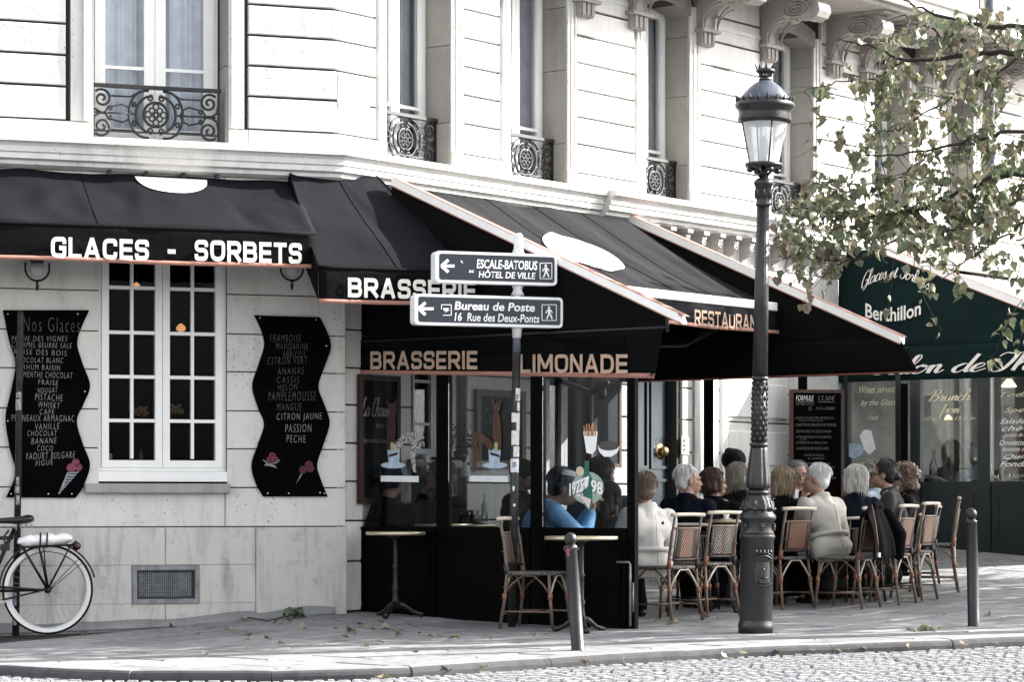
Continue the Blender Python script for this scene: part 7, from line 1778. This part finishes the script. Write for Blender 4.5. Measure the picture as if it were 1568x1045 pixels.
person('person in a patterned grey top facing left, mostly hidden by the round sticker', 925, 737, 23.5, 190, CL['pattern'], HN, 'long', lean=18, L_hand=V(.42, .05, .70), R_hand=V(.42, -.05, .70))
# the terrace
def at_chair(u, v): return gp(u, v).y
beige = person('guest with light brown hair in a cream trench coat beside the glass screen', 986, 722, gp(1018, 951).y+.22, 118, CL['beige'], HL, 'short', lean=4, yaw=-8, coat=True, build=1.12, big=1.02)
person('white haired man in a navy jumper looking right, next to the trench coat guest', 1055, 711, 24.3, 70, CL['navy'], HW, 'short', lean=6, yaw=-60, build=1.1)
person('auburn haired woman in black, face turned right', 1094, 716, 24.8, 80, CL['black'], HA, 'mid', lean=5, yaw=-62)
person('woman with ash blonde hair and dark jacket just left of the lamp post', 1131, 708, 25.2, 95, CL['char'], HG, 'bob', lean=5, yaw=-30)
person('person wearing a knotted dark olive headscarf behind the ash blonde woman', 1122, 689, 26.9, 110, CL['olive'], HD, 'none', hat='scarf', lean=4)
person('blonde bobbed woman in a black jacket just right of the lamp post', 1196, 714, 24.85, 112, CL['black'], HB, 'bob', lean=6, yaw=12, build=1.02)
person('elderly woman with grey hair and glasses facing the camera', 1222, 705, 26.1, -82, CL['black'], HR, 'short', lean=10, yaw=4, glasses='clear', R_hand=V(.20, -.05, .93))
rain = person('white haired man in a stone coloured raincoat with a hand at his chin', 1249, 709, 24.75, 132, CL['rain'], HW, 'short', lean=14, yaw=36, coat=True, build=1.2, big=1.02, L_hand=V(.27, .04, .95))
person('woman with silver hair in a navy top seen from behind', 1307, 711, 25.2, 108, CL['navy'], HS, 'bob', lean=5, yaw=25)
person('woman with pale wavy hair and a light scarf behind the silver haired woman', 1329, 706, 26.3, 150, CL['pale'], HG, 'curly', lean=6, yaw=20)
person('dark haired woman in glasses and a grey padded jacket in profile facing left', 1352, 703, 25.5, 168, CL['grey'], HD, 'bun', lean=12, yaw=0, glasses='dark', build=1.08, L_hand=V(.34, .12, .66), R_hand=V(.34, -.14, .62))
person("person with curly light brown hair and black coat at the terrace's right end", 1383, 709, 26.5, 165, CL['black'], HL, 'curly', lean=6, yaw=5)
# tea room guests
person('woman with reddish brown hair seen from behind through the Brunch pane', 1460, 674, 30.4, 60, CL['brown'], HN, 'bob', lean=4, yaw=-15)
person('white haired guest with a dark red scarf and pale jumper in the tea room', 1495, 677, 30.2, 100, CL['pale'], HW, 'short', lean=6, trousers=CL['denim'])
mb = MB(); tr_ = bpy.data.objects['person']; 
person('dark shape of a standing waiter deep in the tea room behind the Brunch pane', 1474, 655, 32.6, -60, CL['black'], HD, 'short', seat=.62)
person('guest with light hair behind the left tea room pane', 1349, 675, 31.0, 200, CL['rain'], HG, 'short', lean=5)
person('guest in a dark grey jumper at the crowded tea room table, far right', 1566, 660, 30.2, 120, CL['char'], HN, 'bob', lean=8)
# buttons and half belt of the trench coat
mb = MB()
mb.ell(V(-.185, -.03, .80), V(.012, .014, .014), 10, 6)
mb.build('button', CL['frame'], beige)
DKM = {}
# chairs of the inner guests, their backs to us or hidden
for (u_, Y_, an, lb) in ((1062, 24.25, 75, 'bistro chair of the white haired man in the navy jumper'), (1098, 24.8, 85, 'bistro chair of the auburn haired woman'), (1134, 25.2, 95, 'bistro chair of the ash blonde woman behind the lamp post'), (1122, 26.9, 110, 'bistro chair of the person in the headscarf'),
        (1220, 26.4, -82, 'bistro chair facing the camera under the elderly woman with glasses'), (1310, 25.15, 108, 'bistro chair of the silver haired woman'), (1335, 26.3, 150, 'bistro chair of the woman with pale wavy hair'), (1372, 25.6, 168, 'bistro chair under the woman in the grey padded jacket'), (1400, 26.6, 165, 'bistro chair of the person with curly hair')):
    c_ = copy_tree(CH0); c_['label'] = lb; x_ = xy(u_, Y_); c_.location = (x_, Y_, gz(x_, Y_)); c_.rotation_euler = (0, 0, math.radians(an)); c_.scale = (.93, .93, .86)
    for ch in c_.children:
        if ch.name.split('.')[0] in ('back_leg', 'front_leg', 'side_brace', 'cross_brace', 'stretcher', 'back_spindle'): ch.data = DKM.setdefault(ch.data.name, ch.data.copy()); ch.data.materials.clear(); ch.data.materials.append(CAND)  # legs recoloured dark to stand in for the shade under the seats
# black coat draped over a chair back
cp = gp(1296, 932); coat = lthing('draped_coat', 'black coat with a leather strap hung over the chair back behind the raincoat man', 'coat', cp, math.radians(150))
def dr_(x, y):
    # x across the chair back, y from the inner hem over the rail down to the outer hem
    t = (y-.30)/.70
    if t < 0: u_ = -t/.43; px, pz_ = -.225+.03*u_, .93-.33*u_
    else: px, pz_ = -.285-.075*t-.02*math.sin(t*3), .935-(.47+.06*noise.noise(V(x*3, 1, 1)))*t
    tt = max(0, t); w0 = -.20-.17*tt**.7; w1 = .215+.03*tt
    yy = w0+(w1-w0)*x; hang = .02+.9*(tt**.8)
    px += hang*(.050*noise.noise(V(x*5.5, tt*1.2, 4))+.008*noise.noise(V(x*12, tt*2.5, 7))); pz_ -= .10*(abs(2*x-1))**3*(1-tt*.5)
    if x < .35: pz_ -= (.35-x)*.22*(1-tt)
    return V(px, yy, pz_)
mb = MB(); mb.surf(dr_, 60, 40); mb.build('coat_cloth', CL['black'], coat, fix=False, solid=.014)
mb = MB(); mb.cap(V(-.30, -.23, .84), .055, V(-.37, -.34, .66), .058); mb.cap(V(-.37, -.34, .66), .058, V(-.36, -.36, .47), .045)
remesh_later(mb, 'sleeve', CL['black'], coat, .012, 4, folds(3, .02))
mb = MB(); mb.surf(lambda x, y: V(-.30-.012*y, .10-.20*x, .955-.02*abs(2*x-1)-.05*y), 8, 4); mb.build('collar', CL['black'], coat, solid=.02)
mb = MB(); mb.tube([V(-.335, .22, .92), V(-.38, .24, .75), V(-.40, .24, .60), V(-.40, .23, .48)], .010, 6, flat=.4); mb.build('strap', M('brown leather', (.10, .04, .025), .4), coat)
mb = MB(); mb.box((-.415, .215, .46), (-.40, .255, .50)); mb.build('buckle', CHR, coat)
bg = gp(1275, 925); bag = lthing('bag', 'bulging black bag standing under the chair with the draped coat', 'bag', bg, math.radians(150))
mb = MB(); mb.cap(V(.05, -.16, .16), .13, V(.05, .16, .17), .12); mb.cap(V(.05, -.15, .30), .09, V(.05, .12, .33), .08); remesh_later(mb, 'bag_body', CL['black'], bag, .014, 2, folds(3, .02))
mb = MB(); mb.tube([V(.05, -.12, .38), V(.02, -.10, .52), V(.02, .06, .53), V(.05, .10, .40)], .012, 6); mb.build('handle', CL['black'], bag)
for u_, v_, an_, l_ in ((1092, 930, 100, 'soft black bag added as dark filler under the chairs left of the lamp post'), (1215, 918, 60, 'black bag added as dark filler between the chairs right of the lamp post'), (1340, 905, 120, 'black shoulder bag added as dark filler behind the row of chairs, furthest right')):  # extra bags added to darken the ground under the seats
    q_ = gp(u_, v_); b2 = lthing('bag', l_, 'bag', q_, math.radians(an_))
    mb = MB(); mb.cap(V(0, -.18, .14), .12, V(0, .18, .15), .12); mb.cap(V(0, -.15, .28), .08, V(0, .14, .30), .08); remesh_later(mb, 'bag_body', CL['black'], b2, .015, 2, folds(u_, .02))
    mb = MB(); mb.tube([V(0, -.12, .35), V(0, -.10, .48), V(0, .06, .48), V(0, .10, .36)], .011, 6); mb.build('handle', CL['black'], b2)
# things on the terrace tables
def saucer(u, v, Y, lab, r_=.05):
    p = V(xy(u, Y), Y, pz(v, Y)); mb = MB(); mb.lathe([(r_*.5, 0), (r_, .010), (r_*.95, .012), (0, .006)], p, 20); mb.lathe([(.018, .008), (.030, .05), (.033, .062), (.029, .062), (.02, .012)], p, 16)
    tag(mb.build('cup', TWH), lab, 'cup')
T5 = bpy.data.objects['round_table.002']; 
saucer(1112, 796.3, 24.1, 'white cup and saucer on the white topped table left of the lamp post')
p = V(xy(1212, 25.4), 25.4, pz(757, 25.4)); mb = MB(); mb.prism([(-.06, -.05), (.06, -.05), (.07, .05), (-.05, .05)], lambda q: p+V(q[0], q[1]*.45, q[1]*.8), lambda q: p+V(q[0], q[1]*.45-.002, q[1]*.8+.002)); tag(mb.build('menu_card', TWH), 'white menu card held by the elderly woman beside the raincoat man', 'menu card')
# ================================================================ tree
LEAF = []
def leafmat(name, col, col2):
    m, nt, b, co = newmat(name); oi = nt.nodes.new('ShaderNodeObjectInfo')
    at = nt.nodes.new('ShaderNodeAttribute'); at.attribute_name = 'leaf'; 
    f = mnode(nt, 'FRACT', mnode(nt, 'ADD', oi.outputs['Random'], at.outputs['Fac']))
    a = mixc(nt, f, col, col2); spot = ramp(nt, tex(nt, co, 45, 3), .52, .7)
    a = mixc(nt, mnode(nt, 'MULTIPLY', spot, .7), a, (.13, .075, .035))
    nt.links.new(a, b.inputs['Base Color']); b.inputs['Roughness'].default_value = .55; b.inputs['Specular IOR Level'].default_value = .35
    tr = nt.nodes.new('ShaderNodeBsdfTranslucent'); nt.links.new(a, tr.inputs[0]); mx = nt.nodes.new('ShaderNodeMixShader'); mx.inputs[0].default_value = .22
    out = nt.nodes['Material Output']; nt.links.new(b.outputs[0], mx.inputs[1]); nt.links.new(tr.outputs[0], mx.inputs[2]); nt.links.new(mx.outputs[0], out.inputs[0]); return m
LM = [leafmat('autumn leaf', (.10, .125, .07), (.25, .245, .15)), leafmat('dull green leaf', (.08, .12, .075), (.20, .22, .14)), leafmat('dry brown leaf', (.16, .125, .09), (.25, .22, .16))]
BARK = M('tree bark', (.045, .038, .034), .85, .15, var=.4, scale=20, bmp=.6, bscale=40)
def leaf_shape(seed, n=14):
    r = random.Random(seed); rim = []
    for k in range(n):
        q = 2*math.pi*k/n; rr_ = (1+.26*math.cos(3*q)*(.6+.4*r.random())+r.uniform(-.13, .13))*(.88 if k % 2 else 1.06)
        rim.append((.5+.5*math.cos(q)*rr_, .46*math.sin(q)*rr_))
    cv = r.uniform(.2, .9); cup = r.uniform(-1.0, 1.2)
    P = [V(.5, 0, 0)]+[V(x, y, cv*abs(y)-cup*(x-.5)**2+r.uniform(-.04, .04)) for x, y in rim]
    P += [V(-.35, 0, .02), V(-.33, .015, .02)]
    return P, [(0, 1+k, 1+(k+1) % n) for k in range(n)]+[(1+n//2, n+1, n+2)]
shapes = [leaf_shape(s) for s in range(14)]
lmesh = []
for k, (P, fs) in enumerate(shapes):
    for m_ in LM:
        me = bpy.data.meshes.new('leaf'); me.from_pydata([p*.1 for p in P], [], fs); me.materials.append(m_); me.polygons.foreach_set('use_smooth', [True]*len(fs)); lmesh.append(me)
TX, TY = 7.0, 22.0
tree = thing('plane_tree', 'street tree with thinning green and brown autumn leaves reaching in from the right edge', 'tree', (TX, TY, gz(TX, TY)))
r7 = random.Random(11)
def PP(u, v, Y): Y += 1.4; return V(xy(u, Y), Y, pz(v, Y))
mb = MB(); tb_ = V(TX, TY, gz(TX, TY)); mb.tube([tb_+V(0, 0, -.1), tb_+V(0, 0, .1), tb_+V(.03, 0, 1.5), tb_+V(-.05, .05, 3.0), tb_+V(.0, .1, 4.6), tb_+V(.1, .2, 6.5), tb_+V(.2, .2, 8.5)], [.24, .19, .16, .15, .13, .09, .03], 14); mb.build('trunk', BARK, tree)
limbs = [ # (points in picture terms with a distance), thickness
 ([(2090, 240, 20.7), (1780, 120, 20.6), (1568, 82, 20.6), (1470, 86, 20.8), (1390, 94, 20.9), (1335, 70, 21.0), (1280, 62, 21.1)], .034),
 ([(2095, 160, 20.7), (1800, 60, 20.2), (1568, 42, 20.2), (1480, 34, 20.4), (1400, 8, 20.6), (1340, -20, 20.8)], .030),
 ([(2085, 330, 20.6), (1760, 230, 20.2), (1568, 200, 20.1), (1500, 214, 20.2), (1430, 228, 20.4), (1350, 240, 20.6), (1290, 232, 20.8)], .024),
 ([(2085, 380, 20.6), (1760, 320, 20.8), (1568, 268, 20.9), (1480, 290, 21.0), (1400, 322, 21.1), (1320, 330, 21.2), (1240, 318, 21.3), (1180, 322, 21.3)], .028),
 ([(2085, 400, 20.6), (1720, 330, 20.0), (1600, 330, 20.0), (1540, 360, 20.1), (1480, 400, 20.2), (1440, 430, 20.3)], .018),
 ([(1568, 300, 20.7), (1480, 350, 20.7), (1400, 352, 20.9), (1330, 392, 21.0), (1260, 400, 21.0), (1200, 380, 21.1)], .014),
 ([(1568, 82, 20.6), (1500, 130, 20.6), (1430, 165, 20.8), (1370, 200, 20.9), (1300, 190, 21.0)], .013),
 ([(1470, 86, 20.8), (1420, 40, 20.8), (1380, 25, 20.9), (1330, 50, 21.0)], .012),
 ([(1383, 93, 20.9), (1340, 120, 21.0), (1290, 125, 21.1), (1230, 140, 21.2), (1185, 155, 21.3)], .008),
 ([(1430, 228, 20.4), (1370, 275, 20.6), (1300, 280, 20.8), (1240, 262, 20.9)], .009),
]
LP_ = []
for pts, th in limbs:
    P = [PP(*p) for p in pts]; Q = []
    for i in range(len(P)-1):
        p0, p1, p2, p3 = P[max(i-1, 0)], P[i], P[i+1], P[min(i+2, len(P)-1)]
        for k in range(7):
            t = k/7; Q.append(.5*((2*p1)+(p2-p0)*t+(2*p0-5*p1+4*p2-p3)*t*t+(3*p1-p0-3*p2+p3)*t**3)+V(r7.gauss(0, .008), r7.gauss(0, .008), r7.gauss(0, .008)))
    Q.append(P[-1]); n = len(Q); mb = MB(); mb.tube(Q, [th*(1-.85*(i/(n-1))) for i in range(n)], 8); mb.build('branch', BARK, tree)
    LP_ += Q[4:]
twigs = MB(); spots = []
def twig(a, b, th=.004, leaves=6, droop=.05, size=.080):
    m = a.lerp(b, .5)+V(r7.gauss(0, .03), r7.gauss(0, .05), r7.uniform(0, .05)); pts = [a]
    N = 7
    for i in range(1, N+1):
        t = i/N; pts.append(a*(1-t)**2+m*2*t*(1-t)+b*t*t+V(0, 0, -droop*t*t)+V(r7.gauss(0, .006), r7.gauss(0, .006), r7.gauss(0, .006)))
    twigs.tube(pts, [th*(1-.7*i/N) for i in range(N+1)], 5)
    for k in range(leaves):
        i = r7.randint(2, N); p = pts[i]+V(r7.gauss(0, .02), r7.gauss(0, .03), r7.gauss(0, .02)); spots.append((p, size*r7.uniform(.55, 1.25)))
    return pts
# (u, v, spread u, spread v, number of twigs, leaves per twig)
CL_ = [(1530, 30, 60, 30, 14, 7), (1440, 40, 50, 30, 12, 6), (1350, 75, 35, 25, 8, 5), (1400, 120, 60, 35, 16, 7), (1500, 120, 60, 45, 18, 7), (1330, 140, 40, 30, 6, 5), (1270, 130, 40, 18, 5, 3), (1380, 175, 50, 25, 9, 6), (1480, 190, 60, 30, 11, 6),
       (1330, 200, 50, 30, 9, 4), (1250, 160, 40, 15, 4, 3), (1540, 230, 40, 40, 18, 8), (1420, 250, 60, 30, 12, 5), (1320, 230, 40, 30, 9, 5), (1290, 270, 30, 20, 6, 5),
       (1240, 310, 45, 25, 16, 7), (1330, 315, 55, 30, 26, 8), (1430, 310, 55, 40, 30, 8), (1530, 310, 55, 50, 34, 8), (1200, 350, 30, 22, 10, 6), (1260, 370, 45, 25, 16, 7), (1350, 350, 50, 25, 18, 8), (1470, 350, 60, 25, 18, 7), (1230, 420, 25, 16, 5, 4), (1265, 420, 25, 22, 6, 4), (1540, 400, 40, 35, 9, 5), (1400, 400, 40, 14, 3, 2)]
for u, v, su_, sv_, n, nl in CL_:
    for _ in range(n):
        Y = 20.9+r7.gauss(0, .55); c = PP(u+r7.gauss(0, su_*.6), v+r7.gauss(0, sv_*.6), Y)
        a = min(r7.sample(LP_, 50), key=lambda q: (q-c).length+abs(r7.gauss(0, .1)))
        if (a-c).length > .55: a = a.lerp(c, 1-.5/(a-c).length)
        twig(a, c, .0045, nl, .04)
for a, b, n in (((1290, 400, 20.9), (1222, 470, 20.8), 5), ((1290, 400, 20.9), (1262, 450, 20.8), 5), ((1370, 395, 20.6), (1360, 470, 20.6), 5), ((1400, 392, 20.5), (1440, 505, 20.5), 6), ((1425, 400, 20.6), (1428, 450, 20.6), 4), ((1460, 420, 20.4), (1478, 450, 20.4), 5), ((1440, 380, 20.5), (1493, 455, 20.5), 5), ((1568, 450, 20.3), (1520, 545, 20.3), 8), ((1580, 440, 20.3), (1560, 530, 20.3), 7), ((1545, 470, 20.3), (1535, 505, 20.3), 6), ((1300, 340, 21), (1180, 402, 21), 6), ((1230, 350, 21), (1192, 420, 21), 4), ((1300, 140, 21.1), (1205, 132, 21.2), 3), ((1340, 190, 21.0), (1212, 240, 21.2), 5), ((1280, 290, 21), (1160, 268, 21.1), 2), ((1290, 205, 20.9), (1235, 215, 21), 4)):
    twig(PP(*a), PP(*b), .004, n, .02, .084)
twigs.build('twigs', BARK, tree, fix=False)['kind'] = 'stuff'
spots.sort(key=lambda q: -q[1]); near = spots[:285]; rest = spots[285:]
def lrot(): return Matrix.Rotation(r7.uniform(0, 6.28), 3, 'Z') @ Matrix.Rotation(r7.gauss(1.0, .5), 3, 'Y') @ Matrix.Rotation(r7.gauss(0, .7), 3, 'X')
for p, s_ in near:
    o = link('leaf', lmesh[r7.randrange(len(lmesh)) if r7.random() < .7 else 3*r7.randrange(14)], tree); o.location = p-tree.location; o.scale = (s_*10,)*3; o.rotation_euler = lrot().to_euler()
mb = MB(); vals = []
for p, s_ in rest:
    P, fs = shapes[r7.randrange(14)]; R_ = lrot(); mb.mi = r7.choice((0, 0, 1, 1, 1, 0, 2)); mb.add([p+R_ @ (q*s_) for q in P], fs, True); vals += [r7.random()]*len(P)
o = mb.build('foliage', LM, tree, fix=False); o['kind'] = 'stuff'
at = o.data.attributes.new('leaf', 'FLOAT', 'POINT'); at.data.foreach_set('value', vals)
# unseen tree added outside the picture to the right, to shade the terrace
t2x, t2y = 11.4, 26.4
nt_ = thing('plane_tree', 'unseen street tree added beyond the right picture edge to shade the terrace', 'tree', (t2x, t2y, .3))
mb = MB(); mb.tube([V(t2x, t2y, .1), V(t2x, t2y, 3), V(t2x+.2, t2y, 8)], [.22, .16, .05], 12); mb.build('trunk', BARK, nt_)
mb = MB(); vals = []
for k in range(6500):
    q = V(r7.gauss(0, 1), r7.gauss(0, 1), r7.gauss(0, 1)).normalized()*r7.random()**.4
    p = V(t2x+q.x*2.6, t2y+q.y*3.0, 5.6+q.z*3.0)
    if p.z < 2.8: continue
    P, fs = shapes[r7.randrange(14)]; R2 = lrot(); mb.mi = r7.choice((0, 1, 2)); mb.add([p+R2 @ (q_*.16) for q_ in P], fs, True); vals += [r7.random()]*len(P)
o = mb.build('foliage', LM, nt_, fix=False); o['kind'] = 'stuff'
at = o.data.attributes.new('leaf', 'FLOAT', 'POINT'); at.data.foreach_set('value', vals)
mb = MB()
for k in range(9):
    q = 2*math.pi*k/9; mb2 = MB(); mb2.tube([V(t2x, t2y, 2.6+.3*k), V(t2x+1.2*math.cos(q), t2y+1.2*math.sin(q), 3.8+.35*k), V(t2x+2.2*math.cos(q), t2y+2.4*math.sin(q), 4.6+.4*k)], [.07, .045, .015], 7); mb2.build('branch', BARK, nt_)
# ================================================================ fallen leaves
fl_pts = [(377, 951), (389, 966), (407, 981), (425, 989), (432, 958), (444, 956), (420, 957), (381, 996), (470, 963), (511, 964), (534, 970), (550, 960), (557, 963), (575, 966), (583, 965), (590, 960), (599, 967), (610, 968), (536, 982), (586, 987), (606, 977), (633, 961), (640, 975), (661, 980), (668, 976), (640, 1005), (555, 991), (706, 981), (756, 980), (822, 975), (838, 976), (263, 963), (283, 963), (296, 962), (308, 974), (350, 965), (353, 971), (372, 984), (380, 974), (133, 975), (313, 1004), (1032, 955), (1073, 951), (1096, 951), (1021, 960), (1420, 970), (1432, 968), (1397, 967), (1394, 925), (1445, 855), (1515, 855), (905, 965), (898, 958), (1006, 950)]
rd_pts = [(1118, 1007), (1140, 1007), (1158, 1006), (1205, 1004), (1258, 1000), (1300, 997), (1308, 993), (1345, 996), (1412, 994), (1436, 992), (1497, 989), (1520, 988), (1553, 988), (735, 1032), (680, 1041), (583, 1041), (565, 1043), (960, 1020), (905, 1030)]
r8 = random.Random(3)
for k, (u, v) in enumerate(fl_pts+rd_pts):
    road = k >= len(fl_pts)
    p = gp(u, v)
    if road: p = V(p.x, kerb_y(p.x)-.22-r8.random()*.05, 0); p.z = .02+.012*p.x+.0229*(p.y-21.7)-.055
    o = link('fallen_leaf', lmesh[(r8.randrange(14))*3+r8.choice((0, 2, 2))]); s_ = r8.uniform(.4, .9); o.scale = (s_, s_*.9, s_)
    o.location = p+V(0, 0, .014); o.rotation_euler = (r8.gauss(0, .35), r8.gauss(0, .35), r8.uniform(0, 6.28))
    tag(o, 'dry autumn leaf lying '+('in the gutter below the kerb' if road else 'flat on the pavement slabs'), 'leaf', 'dry leaves in the gutter' if road else 'dry leaves on the pavement')
sp = gp(445, 947); t = thing('leafy_sprig', 'fallen green sprig with leaves lying at the foot of the stone wall', 'sprig', sp)
mb = MB(); mb.tube([gp(378, 950, 0)+V(0, 0, .02), gp(410, 954)+V(0, 0, .015), gp(440, 950)+V(0, 0, .03), gp(462, 944)+V(0, 0, .07)], .006, 5); mb.build('stem', BARK, t)
mb = MB(); mb.mi = 0
for k in range(26):
    P, fs = shapes[k % 14]; R_ = lrot(); c = gp(440, 949).lerp(gp(466, 945), r8.random())+V(0, 0, .03+.05*r8.random()); mb.add([c+R_ @ (q*.07) for q in P], fs, True)
mb.build('leaves', LM[1], t, fix=False)['kind'] = 'stuff'
sp = gp(1422, 968); t = thing('leafy_sprig', 'small green sprig lying on the kerb between the lamp post and the right bollard', 'sprig', sp)
mb = MB()
for k in range(12):
    P, fs = shapes[k % 14]; R_ = lrot(); c = gp(1398, 969).lerp(gp(1430, 967), r8.random())+V(0, 0, .02+.03*r8.random()); mb.add([c+R_ @ (q*.05) for q in P], fs, True)
mb.build('leaves', LM[1], t, fix=False)['kind'] = 'stuff'
# ================================================================ finish
flush_texts()
flush_bodies()
for o in bpy.data.objects:
    for k in ('_local', 'hc'):
        if k in o: del o[k]
bpy.context.view_layer.update()
